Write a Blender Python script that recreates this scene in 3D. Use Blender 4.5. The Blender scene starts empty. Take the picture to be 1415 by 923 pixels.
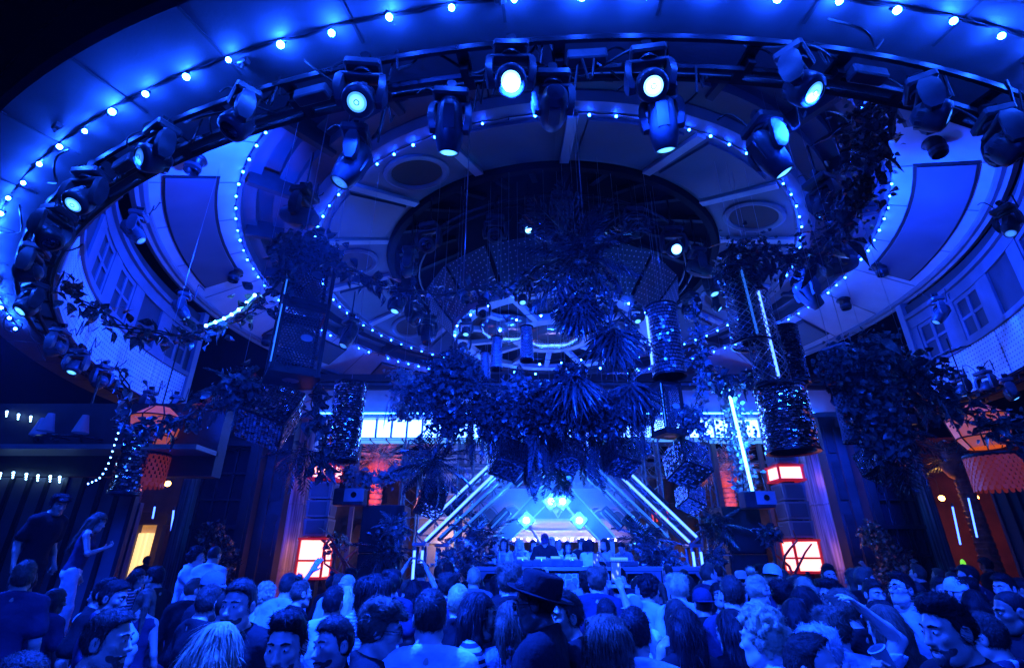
import bpy, math, random
import numpy as np
from mathutils import Vector, Matrix, Quaternion
rnd = random.Random(7)
scene = bpy.context.scene
COL = scene.collection
PI = math.pi
# ------------------------------------------------------------ camera
CAMZ = 1.9
PITCH = math.radians(23.7)
cam_data = bpy.data.cameras.new("camera")
cam_data.sensor_width = 36.0
cam_data.lens = 17.94
cam_data.clip_start = 0.05
cam_data.clip_end = 500.0
cam = bpy.data.objects.new("camera", cam_data)
COL.objects.link(cam)
cam.location = (0, 0, CAMZ)
cam.rotation_euler = (PI / 2 + PITCH, 0, 0)
scene.camera = cam
# ------------------------------------------------------------ world (night sky)
world = bpy.data.worlds.new("World")
scene.world = world
world.use_nodes = True
wn = world.node_tree.nodes
bg = wn["Background"]
sky = wn.new("ShaderNodeTexSky")
sky.sky_type = 'NISHITA'
sky.sun_disc = False
sky.sun_elevation = math.radians(-6.0)
sky.sun_rotation = math.radians(200)
world.node_tree.links.new(sky.outputs[0], bg.inputs[0])
bg.inputs[1].default_value = 0.003
scene.view_settings.view_transform = 'Standard'
scene.view_settings.look = 'None'
scene.view_settings.exposure = 0.0
scene.view_settings.gamma = 1.0
cy = scene.cycles
cy.use_denoising = True
cy.denoiser = 'OPENIMAGEDENOISE'
cy.denoising_prefilter = 'ACCURATE'
cy.max_bounces = 5
cy.diffuse_bounces = 1
cy.glossy_bounces = 3
cy.transmission_bounces = 4
cy.volume_bounces = 0
cy.sample_clamp_indirect = 4.0
cy.sample_clamp_direct = 0.0
cy.caustics_reflective = False
cy.caustics_refractive = False
cy.use_light_tree = True
cy.use_adaptive_sampling = True
cy.adaptive_threshold = 0.015
HAZE = 0.0007
BLUE = (0.003, 0.040, 1.0)
CYAN = (0.06, 0.38, 1.0)
# ------------------------------------------------------------ picture to place
F = 705.0
cp, sp = math.cos(PITCH), math.sin(PITCH)
def ray(u, v):
    a = (u - 707.5) / F; b = (461.5 - v) / F
    return Vector((a, cp - b * sp, sp + b * cp))
ORIGIN = Vector((0, 0, CAMZ))
def at_t(u, v, t): return ORIGIN + ray(u, v) * t
def at_y(u, v, y):
    d = ray(u, v); return ORIGIN + d * (y / d.y)
def at_z(u, v, z):
    d = ray(u, v); return ORIGIN + d * ((z - CAMZ) / d.z)
C = Vector((1.27, 14.9, 0))
def at_r(u, v, R):
    d = ray(u, v); a = d.x ** 2 + d.y ** 2; b = -2 * (d.x * C.x + d.y * C.y); c = C.x ** 2 + C.y ** 2 - R * R
    disc = max(b * b - 4 * a * c, 0)
    return ORIGIN + d * ((-b + math.sqrt(disc)) / (2 * a))
def ring(R, th, z): return Vector((C.x + R * math.sin(th), C.y - R * math.cos(th), z))
# ------------------------------------------------------------ mesh helper
class MB:
    def __init__(self): self.v = []; self.f = []; self.uv = None
    def add(self, vs, fs):
        o = len(self.v); self.v.extend([tuple(p) for p in vs]); self.f.extend([tuple(i + o for i in f) for f in fs])
    def box(self, c, s, rot=None, taper=1.0):
        c = Vector(c); hx, hy, hz = s[0] / 2, s[1] / 2, s[2] / 2
        vs = []
        for z in (-1, 1):
            k = taper if z > 0 else 1.0
            for x, y in ((-1, -1), (1, -1), (1, 1), (-1, 1)):
                p = Vector((x * hx * k, y * hy * k, z * hz))
                if rot is not None: p = rot @ p
                vs.append(c + p)
        self.add(vs, [(3, 2, 1, 0), (4, 5, 6, 7), (0, 1, 5, 4), (1, 2, 6, 5), (2, 3, 7, 6), (3, 0, 4, 7)])
    def bbox(self, c, s, bev, rot=None):          # box with chamfered upright edges and top
        c = Vector(c); R = rot if rot is not None else Matrix.Identity(3)
        def loop(z, inset):
            hx, hy = s[0] / 2 - inset, s[1] / 2 - inset; b = bev
            return [c + R @ Vector(p + (z,)) for p in ((-hx + b, -hy), (hx - b, -hy), (hx, -hy + b), (hx, hy - b), (hx - b, hy), (-hx + b, hy), (-hx, hy - b), (-hx, -hy + b))]
        h = s[2] / 2
        L = [loop(-h, bev), loop(-h + bev, 0), loop(h - bev, 0), loop(h, bev)]
        vs = sum(L, []); fs = [tuple(range(7, -1, -1)), tuple(range(24, 32))]
        for k in range(3):
            for i in range(8):
                j = (i + 1) % 8; fs.append((k * 8 + i, k * 8 + j, k * 8 + 8 + j, k * 8 + 8 + i))
        self.add(vs, fs)
    def tube(self, pts, r, n=6, cap=True):
        pts = [Vector(p) for p in pts]; rs = r if isinstance(r, (list, tuple)) else [r] * len(pts)
        up = None; vs = []; fs = []
        for i, p in enumerate(pts):
            d = (pts[min(i + 1, len(pts) - 1)] - pts[max(i - 1, 0)])
            d = d.normalized() if d.length > 1e-9 else Vector((0, 0, 1))
            if up is None:
                up = Vector((0, 0, 1)) if abs(d.z) < .9 else Vector((1, 0, 0))
            a = d.cross(up)
            if a.length < 1e-6: a = d.orthogonal()
            a.normalize(); b = a.cross(d).normalized(); up = b
            for k in range(n):
                t = 2 * PI * k / n; vs.append(p + (a * math.cos(t) + b * math.sin(t)) * rs[i])
        for i in range(len(pts) - 1):
            for k in range(n):
                j = (k + 1) % n; fs.append((i * n + k, i * n + j, (i + 1) * n + j, (i + 1) * n + k))
        if cap: fs.append(tuple(range(n - 1, -1, -1))); fs.append(tuple((len(pts) - 1) * n + k for k in range(n)))
        self.add(vs, fs)
    def lathe(self, prof, n=16, M=None, a0=0.0, a1=2 * PI, closed=True):
        full = abs(a1 - a0 - 2 * PI) < 1e-6; m = n if full else n + 1
        vs = []; fs = []
        for i in range(m):
            t = a0 + (a1 - a0) * i / n
            for r, z in prof:
                p = Vector((r * math.cos(t), r * math.sin(t), z))
                vs.append(M @ p if M is not None else p)
        L = len(prof)
        for i in range(n):
            j = (i + 1) % m
            for k in range(L - 1): fs.append((i * L + k, j * L + k, j * L + k + 1, i * L + k + 1))
        self.add(vs, fs)
    def ringband(self, prof, th0, th1, n):        # swept about the hall's centre
        vs = []; fs = []; L = len(prof)
        full = abs(th1 - th0 - 2 * PI) < 1e-6; m = n if full else n + 1
        for i in range(m):
            t = th0 + (th1 - th0) * i / n
            for R, z in prof: vs.append(ring(R, t, z))
        for i in range(n):
            j = (i + 1) % m
            for k in range(L - 1): fs.append((i * L + k, i * L + k + 1, j * L + k + 1, j * L + k))
        self.add(vs, fs)
    def ringbox(self, R0, R1, z0, z1, th0, th1, n=6):
        vs = []; fs = []
        for i in range(n + 1):
            t = th0 + (th1 - th0) * i / n
            vs += [ring(R0, t, z0), ring(R1, t, z0), ring(R1, t, z1), ring(R0, t, z1)]
        for i in range(n):
            for k in range(4):
                fs.append((i * 4 + k, i * 4 + (k + 1) % 4, i * 4 + 4 + (k + 1) % 4, i * 4 + 4 + k))
        fs.append((0, 3, 2, 1)); fs.append((n * 4, n * 4 + 1, n * 4 + 2, n * 4 + 3))
        self.add(vs, fs)
    def quad(self, a, b, c, d): self.add([a, b, c, d], [(0, 1, 2, 3)])
    def sphere(self, c, r, n=8, m=6):
        c = Vector(c); rr = r if isinstance(r, (tuple, list)) else (r, r, r)
        vs = [c + Vector((0, 0, rr[2]))]; fs = []
        for i in range(1, m):
            a = PI * i / m
            for k in range(n):
                t = 2 * PI * k / n; vs.append(c + Vector((rr[0] * math.sin(a) * math.cos(t), rr[1] * math.sin(a) * math.sin(t), rr[2] * math.cos(a))))
        vs.append(c - Vector((0, 0, rr[2]))); last = len(vs) - 1
        for k in range(n): fs.append((0, 1 + k, 1 + (k + 1) % n))
        for i in range(m - 2):
            for k in range(n):
                j = (k + 1) % n; fs.append((1 + i * n + k, 1 + (i + 1) * n + k, 1 + (i + 1) * n + j, 1 + i * n + j))
        b = 1 + (m - 2) * n
        for k in range(n): fs.append((last, b + (k + 1) % n, b + k))
        self.add(vs, fs)
    def mesh(self, name, mat=None, smooth=False):
        me = bpy.data.meshes.new(name)
        me.from_pydata(self.v, [], self.f); me.update()
        if mat is not None: me.materials.append(mat)
        if smooth: me.polygons.foreach_set("use_smooth", [True] * len(me.polygons))
        return me
    def build(self, name, mat, parent=None, smooth=False, **kw):
        me = self.mesh(name, mat, smooth)
        if smooth:
            try: me.set_sharp_from_angle(angle=math.radians(40))
            except Exception: pass
        return put(name, me, parent, **kw)
def put(name, me, parent=None, loc=None, M=None, label=None, cat=None, group=None, kind=None, mat=None):
    o = bpy.data.objects.new(name, me); COL.objects.link(o)
    if parent is not None: o.parent = parent
    if M is not None: o.matrix_local = M
    elif loc is not None: o.location = loc
    if mat is not None and me is not None:
        if not me.materials: me.materials.append(None)
        o.material_slots[0].link = 'OBJECT'; o.material_slots[0].material = mat
    tag(o, label, cat, group, kind); return o
def tag(o, label=None, cat=None, group=None, kind=None):
    if label:
        o['label'] = label
        if len(label.split()) > 16: print('LONG', label)
    if cat: o['category'] = cat
    if group: o['group'] = group
    if kind: o['kind'] = kind
    return o
def thing(name, label, cat, loc=(0, 0, 0), M=None, group=None, kind=None):
    return put(name, None, None, loc, M, label, cat, group, kind)
def copy_tree(o, parent=None):
    c = o.copy(); COL.objects.link(c)
    if parent is not None:
        mb = o.matrix_local.copy(); c.parent = parent; c.matrix_local = mb
    for ch in list(o.children): copy_tree(ch, c)
    return c
def frame(z, x=None):                              # rotation whose +Z points along z
    z = Vector(z).normalized()
    x = Vector(x) if x is not None else (Vector((0, 0, 1)) if abs(z.z) < .95 else Vector((0, 1, 0)))
    y = z.cross(x).normalized(); x = y.cross(z).normalized()
    return Matrix((x, y, z)).transposed()
def MM(loc, rot): return Matrix.Translation(Vector(loc)) @ rot.to_4x4()
# ------------------------------------------------------------ materials
MATS = {}
def mat(name, col=(.5, .5, .5), rough=.6, metal=0.0, noise=None, bump=None, emit=None, spec=.5, sample=True, rand=0.0, sheen=0):
    if name in MATS: return MATS[name]
    m = bpy.data.materials.new(name); m.use_nodes = True; MATS[name] = m
    nt = m.node_tree; N = nt.nodes; L = nt.links; b = N["Principled BSDF"]
    b.inputs["Base Color"].default_value = (*col, 1); b.inputs["Roughness"].default_value = rough
    b.inputs["Metallic"].default_value = metal
    b.inputs["Specular IOR Level"].default_value = spec
    if sheen: b.inputs["Sheen Weight"].default_value = sheen
    if noise or bump: tc = N.new("ShaderNodeTexCoord")
    if noise:
        sc, amt = noise
        t = N.new("ShaderNodeTexNoise"); t.inputs["Scale"].default_value = sc; t.inputs["Detail"].default_value = 5
        L.new(tc.outputs["Object"], t.inputs["Vector"])
        r = N.new("ShaderNodeMapRange"); r.inputs[1].default_value = .3; r.inputs[2].default_value = .7
        r.inputs[3].default_value = 1 - amt; r.inputs[4].default_value = 1 + amt
        L.new(t.outputs["Fac"], r.inputs[0])
        x = N.new("ShaderNodeVectorMath"); x.operation = 'SCALE'; x.inputs[0].default_value = col
        L.new(r.outputs[0], x.inputs["Scale"]); L.new(x.outputs[0], b.inputs["Base Color"])
        q = N.new("ShaderNodeMapRange"); q.inputs[3].default_value = max(rough - .12, 0.02); q.inputs[4].default_value = min(rough + .12, 1)
        L.new(t.outputs["Fac"], q.inputs[0]); L.new(q.outputs[0], b.inputs["Roughness"])
    if bump:
        sc, st = bump
        t2 = N.new("ShaderNodeTexNoise"); t2.inputs["Scale"].default_value = sc; t2.inputs["Detail"].default_value = 6
        L.new(tc.outputs["Object"], t2.inputs["Vector"])
        bp = N.new("ShaderNodeBump"); bp.inputs["Strength"].default_value = st; bp.inputs["Distance"].default_value = .02
        L.new(t2.outputs["Fac"], bp.inputs["Height"]); L.new(bp.outputs[0], b.inputs["Normal"])
    if rand:
        oi = N.new("ShaderNodeObjectInfo"); hs = N.new("ShaderNodeHueSaturation")
        mr = N.new("ShaderNodeMapRange"); mr.inputs[3].default_value = 1 - rand; mr.inputs[4].default_value = 1 + rand
        L.new(oi.outputs["Random"], mr.inputs[0]); L.new(mr.outputs[0], hs.inputs["Value"])
        src = b.inputs["Base Color"].links[0].from_socket if b.inputs["Base Color"].links else None
        if src: L.new(src, hs.inputs["Color"])
        else: hs.inputs["Color"].default_value = (*col, 1)
        L.new(hs.outputs[0], b.inputs["Base Color"])
    if emit:
        b.inputs["Emission Color"].default_value = (*emit[0], 1); b.inputs["Emission Strength"].default_value = emit[1]
        if not sample: m.cycles.emission_sampling = 'NONE'
    return m
M_soffit = mat("soffit_plaster", (.15, .155, .18), .55, noise=(1.6, .16), bump=(40, .12))
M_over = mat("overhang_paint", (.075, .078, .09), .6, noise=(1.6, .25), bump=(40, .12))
M_ringtrim = mat("ring_trim", (.13, .135, .16), .45, noise=(2, .2))
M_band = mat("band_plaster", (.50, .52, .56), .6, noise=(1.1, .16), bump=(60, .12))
M_panel = mat("hatch_panel", (.11, .115, .14), .5, noise=(1.3, .12), bump=(50, .1))
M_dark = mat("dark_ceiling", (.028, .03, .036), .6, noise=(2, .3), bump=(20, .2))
M_mid = mat("mid_grey_trim", (.22, .23, .26), .45, noise=(2, .15))
M_black = mat("black_paint", (.012, .012, .014), .5, noise=(4, .3))
M_blackm = mat("black_metal", (.03, .03, .034), .32, metal=.6, noise=(6, .3))
M_case = mat("lamp_housing", (.06, .06, .068), .36, noise=(5, .4), bump=(90, .08), spec=.4)
M_silver = mat("silver_trim", (.45, .46, .48), .3, metal=.9, noise=(5, .2))
M_alu = mat("truss_alu", (.28, .29, .31), .35, metal=.8, noise=(6, .25))
M_glassd = mat("dark_lens", (.01, .012, .02), .05, spec=1.0)
M_cable = mat("cable_rubber", (.02, .02, .022), .45, noise=(9, .3))
M_wire = mat("steel_wire", (.5, .5, .52), .3, metal=1.0)
M_bulb = mat("lit_bulb", (.8, .8, .8), .3, emit=((.007, .065, 1.0), 1250))
M_bulbw = mat("lit_bulb_small", (.8, .8, .8), .3, emit=((.03, .15, 1.0), 110))
M_lens = mat("lit_lens", (.8, .8, .8), .3, emit=((.06, .34, 1.0), 9), sample=False)
M_lensdim = mat("dim_lens", (.3, .3, .3), .2, emit=((.03, .2, 1.0), 2.5), sample=False)
M_lenscore = mat("lens_core", (.8, .8, .8), .3, emit=((.16, .5, 1.0), 18), sample=False)
M_led = mat("neon_led", (.8, .8, .8), .4, emit=((.045, .125, 1.0), 7))
M_leddim = mat("neon_led_dim", (.6, .6, .6), .4, emit=((.02, .16, 1.0), .8))
M_white = mat("white_paint", (.72, .73, .75), .5, noise=(3, .1))
M_leaf = mat("leaf", (.10, .135, .125), .27, noise=(14, .35), rand=.45, spec=.9)
M_leaf2 = mat("leaf_dark", (.04, .055, .057), .28, noise=(9, .35), rand=.45, spec=.9)
M_leaf3 = mat("leaf_pale", (.30, .36, .36), .32, noise=(14, .3), rand=.35, spec=.8)
M_stem = mat("stem", (.07, .06, .04), .7, noise=(20, .3))
M_mirror = mat("mirror_chip", (.75, .77, .8), .12, metal=1.0)
M_sequin = mat("silver_sequin", (.72, .74, .78), .42, metal=.35)
M_floor = mat("floor_dark", (.05, .05, .055), .4, noise=(1.5, .3), bump=(12, .15))
M_wood = mat("dark_panelling", (.028, .026, .03), .45, noise=(3, .25), bump=(14, .15))

def lens_glow(m, r, hot, rim, col):
    nt = m.node_tree; N = nt.nodes; b = N["Principled BSDF"]; tc = N.new("ShaderNodeTexCoord"); sx = N.new("ShaderNodeSeparateXYZ"); nt.links.new(tc.outputs["Object"], sx.inputs[0])
    cb = N.new("ShaderNodeCombineXYZ"); nt.links.new(sx.outputs[0], cb.inputs[0]); nt.links.new(sx.outputs[1], cb.inputs[1]); ln = N.new("ShaderNodeVectorMath"); ln.operation = 'LENGTH'; nt.links.new(cb.outputs[0], ln.inputs[0])
    cr = N.new("ShaderNodeValToRGB"); e = cr.color_ramp.elements; mr = N.new("ShaderNodeMapRange"); mr.inputs[2].default_value = r; nt.links.new(ln.outputs["Value"], mr.inputs[0]); nt.links.new(mr.outputs[0], cr.inputs[0])
    e[0].position = 0; e[0].color = (1, 1, 1, 1); e[1].position = 1; e[1].color = (rim, rim, rim, 1)
    for p, k in ((.18, .9), (.22, .35), (.30, .5), (.34, .95), (.55, .7), (.78, .40), (.82, .16), (.90, .3)): q = e.new(p); q.color = (k, k, k, 1)
    mu = N.new("ShaderNodeMath"); mu.operation = 'MULTIPLY'; mu.inputs[1].default_value = hot; nt.links.new(cr.outputs[0], mu.inputs[0]); nt.links.new(mu.outputs[0], b.inputs["Emission Strength"]); b.inputs["Emission Color"].default_value = (*col, 1)
lens_glow(M_lens, .088, 7.0, .12, (.06, .30, 1.0)); lens_glow(M_lenscore, .088, 22, .25, (.12, .42, 1.0)); lens_glow(M_lensdim, .088, 2.2, .1, (.03, .18, 1.0))
# ============================================================ the hall
Z1 = CAMZ + 4.1        # underside of the lower ring
ZB0, ZB1 = CAMZ + 7.45, CAMZ + 8.28
ZI = CAMZ + 8.19
mb = MB(); mb.quad((-55, -20, 0), (55, -20, 0), (55, 62, 0), (-55, 62, 0))
mb.build("dance_floor", M_floor, kind="structure")
A = math.radians
# ---- lower ring: soffit, perforated facing, window wall
TH0, TH1 = A(-92), A(89)
low = thing("ring_ceiling", "lower ring shaped ceiling overhang with perforated inner facing and window wall", "ceiling")
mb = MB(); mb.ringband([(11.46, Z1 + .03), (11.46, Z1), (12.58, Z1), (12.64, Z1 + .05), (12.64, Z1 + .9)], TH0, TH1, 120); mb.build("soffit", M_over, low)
for i in range(30):                                # butt joints of the ceiling boards and their cover screws
    th = TH0 + (TH1 - TH0) * (i + .3) / 30; a, b = ring(11.9, th, Z1 - .002), ring(12.57, th, Z1 - .002); d = b - a
    mb = MB(); mb.box((a + b) / 2, (.025, .012, d.length), frame(d, (math.cos(th), math.sin(th), 0))); mb.build("cover_strip", M_dark, low)
for i in range(16):
    th = TH0 + (TH1 - TH0) * (i + .62) / 16; p = ring(12.02 + .1 * (i % 3), th, Z1 - .03); R3 = Matrix.Rotation(th, 3, 'Z')
    mb = MB(); mb.bbox(p, (.10, .06, .06), .008, R3); mb.box(p + Vector((0, 0, -.05)), (.02, .02, .06), R3); mb.build("junction_box", M_case, low)
mb = MB(); mb.ringband([(12.65, Z1 + .9), (11.6, Z1 + 3.4)], TH0, TH1, 60); mb.build("roof_slope", M_dark, low)
M_perf = bpy.data.materials.new("perforated_sheet"); M_perf.use_nodes = True
def perf_material(m, col, hole, scale, rough=.5, thr=.30):
    nt = m.node_tree; N = nt.nodes; L = nt.links; b = N["Principled BSDF"]; b.inputs["Roughness"].default_value = rough
    uv = N.new("ShaderNodeUVMap"); mp = N.new("ShaderNodeVectorMath"); mp.operation = 'SCALE'; mp.inputs["Scale"].default_value = scale
    L.new(uv.outputs[0], mp.inputs[0])
    fr = N.new("ShaderNodeVectorMath"); fr.operation = 'FRACTION'; L.new(mp.outputs[0], fr.inputs[0])
    sb = N.new("ShaderNodeVectorMath"); sb.operation = 'SUBTRACT'; sb.inputs[1].default_value = (.5, .5, 0); L.new(fr.outputs[0], sb.inputs[0])
    ln = N.new("ShaderNodeVectorMath"); ln.operation = 'LENGTH'; L.new(sb.outputs[0], ln.inputs[0])
    gt = N.new("ShaderNodeMath"); gt.operation = 'LESS_THAN'; gt.inputs[1].default_value = thr; L.new(ln.outputs["Value"], gt.inputs[0])
    mx = N.new("ShaderNodeMix"); mx.data_type = 'RGBA'; L.new(gt.outputs[0], mx.inputs["Factor"])
    mx.inputs["A"].default_value = (*col, 1); mx.inputs["B"].default_value = (*hole, 1)
    ns = N.new("ShaderNodeTexNoise"); ns.inputs["Scale"].default_value = 2.2; ns.inputs["Detail"].default_value = 6
    tc = N.new("ShaderNodeTexCoord"); L.new(tc.outputs["Object"], ns.inputs["Vector"])
    mr = N.new("ShaderNodeMapRange"); mr.inputs[1].default_value = .3; mr.inputs[2].default_value = .7; mr.inputs[3].default_value = .8; mr.inputs[4].default_value = 1.1
    L.new(ns.outputs["Fac"], mr.inputs[0])
    sc = N.new("ShaderNodeVectorMath"); sc.operation = 'SCALE'; L.new(mx.outputs["Result"], sc.inputs[0]); L.new(mr.outputs[0], sc.inputs["Scale"])
    L.new(sc.outputs[0], b.inputs["Base Color"])
perf_material(M_perf, (.60, .62, .66), (.10, .10, .12), 9.0, thr=.2)
def uvgrid(me, fn):
    uv = me.uv_layers.new(name="UVMap")
    for lp in me.loops: uv.data[lp.index].uv = fn(me.vertices[lp.vertex_index].co)
def ring_uv(co):
    dx, dy = co.x - C.x, co.y - C.y
    return (math.atan2(dx, -dy) * 11.3, co.z)
NP = 24
for i in range(NP):                                # perforated sheets round the inner face
    a = TH0 + (TH1 - TH0) * i / NP; b = TH0 + (TH1 - TH0) * (i + 1) / NP; g = .0012
    mb = MB(); mb.ringbox(11.3 + rnd.uniform(-.008, .008), 11.345, Z1 - .02 + rnd.uniform(-.012, .012), Z1 + 1.08, a + g, b - g, 6)
    me = mb.mesh("perforated_panel", M_perf); uvgrid(me, ring_uv)
    put("perforated_panel", me, low)
mb = MB(); mb.ringbox(11.35, 11.46, Z1 + .02, Z1 + 3.2, TH0, TH1, 100); mb.build("backing_wall", M_dark, low)
for (r0, z0, z1, nm, m) in ((11.24, 1.09, 1.22, "sill_rail", M_ringtrim), (11.28, 2.42, 2.72, "head_rail", M_ringtrim), (11.2, 2.73, 2.86, "cornice", M_ringtrim)):
    mb = MB(); mb.ringbox(r0, 11.349, Z1 + z0, Z1 + z1, TH0, TH1, 100); mb.build(nm, m, low)
NW = 22
for i in range(NW):                                # windows in the ring wall
    a = TH0 + (TH1 - TH0) * (i + .16) / NW; b = TH0 + (TH1 - TH0) * (i + .84) / NW
    mb = MB(); mb.ringbox(11.29, 11.348, Z1 + 1.225, Z1 + 2.415, b, TH0 + (TH1 - TH0) * (i + 1.16) / NW, 2); mb.build("pier", M_ringtrim, low)
    if i % 3 != 1:
        mb = MB(); w = .004
        for (z0, z1) in ((1.23, 1.33), (2.30, 2.41)): mb.ringbox(11.31, 11.346, Z1 + z0, Z1 + z1, a + .001, b - .001, 3)
        for (c0, c1) in ((a + .001, a + .010), (b - .010, b - .001), ((a + b) / 2 - .005, (a + b) / 2 + .005)): mb.ringbox(11.312, 11.346, Z1 + 1.331, Z1 + 2.299, c0, c1, 1)
        mb.ringbox(11.316, 11.346, Z1 + 1.78, Z1 + 1.86, a + .0105, (a + b) / 2 - .0055, 2); mb.ringbox(11.316, 11.346, Z1 + 1.78, Z1 + 1.86, (a + b) / 2 + .0055, b - .0105, 2)
        mb.build("window_frame", M_ringtrim, low)
for th in (TH0, TH1):                              # end caps
    mb = MB(); s = 1 if th > 0 else -1
    mb.ringbox(11.22, 11.6, Z1 - .01, Z1 + 3.3, th, th + s * .02, 1); mb.build("end_post", M_mid, low)
# ---- lighting rails under the overhang
def ring_pipe(name, R, z, r, m, th0, th1, n, parent=None, **kw):
    mb = MB(); mb.tube([ring(R, th0 + (th1 - th0) * i / n, z) for i in range(n + 1)], r, 6); return mb.build(name, m, parent, True, **kw)
rail = thing("lighting_rail", "curved black twin pipe lighting rail under the lower ring ceiling", "lighting rail")
for R, z in ((11.78, Z1 - .10), (11.55, Z1 - .16), (11.36, Z1 - .06)): ring_pipe("pipe", R, z, .035, M_blackm, TH0, TH1, 120, rail)
for i in range(44):
    th = TH0 + (TH1 - TH0) * (i + .5) / 44
    mb = MB(); R3 = Matrix.Rotation(th, 3, 'Z'); mb.box(ring(11.57, th, Z1 - .075), (.10, .42, .04), R3); mb.box(ring(11.6, th, Z1 - .13), (.07, .09, .12), R3); mb.build("bracket", M_blackm, rail)
    if i % 3 == 0:
        mb = MB(); mb.bbox(ring(11.66, th + .02, Z1 - .19), (.34, .12, .11), .012, R3); mb.build("power_box", M_case, rail)
rr2 = random.Random(4)
for k in range(34):                                # loose cables looped along the rails
    th = A(-80 + 155 * (k + rr2.random()) / 34); L = rr2.uniform(.03, .10); R0 = rr2.uniform(11.5, 12.05); n = 14; pts = []
    for i in range(n + 1):
        s_ = i / n; pts.append(ring(R0 + .09 * math.sin(s_ * 5 + k), th + L * s_, Z1 - .06 - rr2.uniform(.10, .34) * 0 - (.10 + .22 * ((k * 7) % 5) / 5) * math.sin(PI * s_) - .015 * math.sin(9 * s_ + k)))
    mb = MB(); mb.tube(pts, rr2.choice((.008, .011, .014)), 5); mb.build("loose_cable", M_cable, rail, True)
low.location = rail.location = (-.14, -.2, 0)           # the lower ring sits a little nearer than the dome's axis
# ---- upper band: conical soffit with downlights and hatches
up = thing("dome_ceiling", "tall round dome ceiling of stepped rings, spokes and pale band above the floor", "ceiling")
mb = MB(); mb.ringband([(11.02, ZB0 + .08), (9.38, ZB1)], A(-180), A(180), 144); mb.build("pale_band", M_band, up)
mb = MB(); mb.ringband([(11.6, ZB0 + .5), (11.36, ZB0 - .02), (11.24, ZB0 - .06), (11.18, ZB0), (11.08, ZB0 - .02), (11.02, ZB0 + .02), (11.015, ZB0 + .1)], A(-180), A(180), 144); mb.build("band_cornice", M_mid, up, True)
mb = MB(); mb.ringband([(9.38, ZB1), (9.34, ZB1 - .03), (9.26, ZB1 - .02), (9.26, ZB1 + .25), (8.95, ZB1 + .27), (8.95, ZB1 + .7), (8.55, ZB1 + .72), (8.55, ZB1 + .35), (8.2, ZB1 + .33), (8.2, ZB1 + .05), (7.75, ZB1 + .03), (7.75, ZB1 + .0)], A(-180), A(180), 144); mb.build("stepped_trough", M_panel, up)
mb = MB(); mb.ringband([(7.75, ZI + .09), (7.62, ZI - .04), (7.30, ZI - .05), (7.26, ZI + .04)], A(-180), A(180), 144); mb.build("inner_ring_beam", M_mid, up)
mb = MB(); mb.ringband([(7.26, ZI + .04), (5.35, ZI + .55)], A(-180), A(180), 120); mb.build("inner_soffit", M_soffit, up)
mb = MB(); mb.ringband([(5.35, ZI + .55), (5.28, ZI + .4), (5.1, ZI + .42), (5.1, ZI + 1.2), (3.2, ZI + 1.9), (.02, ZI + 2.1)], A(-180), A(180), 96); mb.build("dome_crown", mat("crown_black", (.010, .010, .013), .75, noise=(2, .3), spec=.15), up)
for i in range(24):                                # radial ribs of the troughs and the crown
    th = A(15 * i + 4)
    mb = MB(); R3 = Matrix.Rotation(th, 3, 'Z')
    mb.box(ring(8.6, th, ZB1 + .2), (.16, 1.2, .5), R3); mb.build("trough_rib", M_dark, up)
    mb = MB(); v = ring(5.05, th, ZI + 1.13), ring(3.2, th, ZI + 1.82); d = (v[1] - v[0]); mb.box((v[0] + v[1]) / 2, (.14, .16, d.length), frame(d)); mb.build("crown_rib", M_black, up)
for i in range(16):                                # coffers of the inner soffit
    th = A(22.5 * i + 11)
    z = lambda R: ZI + .04 + (7.26 - R) / 1.91 * .51
    if i % 2 == 0 and i in (2, 14, 6, 10, 4, 12):
        n3 = frame((0, 0, -1)); t2 = th
        tilt = Matrix.Rotation(math.atan2(.51, 1.91), 3, Vector((math.cos(th), math.sin(th), 0)))
        P = ring(6.35, th, z(6.35) - .02)
        Mx = Matrix.Translation(P) @ (tilt @ Matrix.Rotation(PI, 3, 'X')).to_4x4()
        mb = MB(); mb.lathe([(.78, -.01), (.78, .05), (.70, .08), (.62, .05), (.60, .0)], 40, Mx); o = mb.build("speaker_recess", M_mid, up, True)
        mb = MB(); mb.lathe([(.60, .02), (.3, .0), (.001, -.01)], 32, Mx); mb.build("speaker_grille", mat("brown_grille", (.09, .05, .04), .7, bump=(200, .4)), o)
    else:
        mb = MB(); mb.ringbox(5.55, 7.1, ZI + .02, ZI + .12, th - .15, th + .15, 6)
        for k in range(len(mb.v)):
            x, y, zz = mb.v[k]; R = math.hypot(x - C.x, y - C.y); mb.v[k] = (x, y, zz + (7.26 - R) / 1.91 * .51 - .06)
        mb.build("coffer_panel", M_panel, up)
    mb = MB(); th2 = th + A(11.25); a, b = ring(7.24, th2, z(7.24) - .04), ring(5.38, th2, z(5.38) - .04); d = b - a
    mb.box((a + b) / 2, (.22, .12, d.length), frame(d, (math.cos(th2), math.sin(th2), 0)).copy()); mb.build("soffit_beam", M_band, up)
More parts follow.
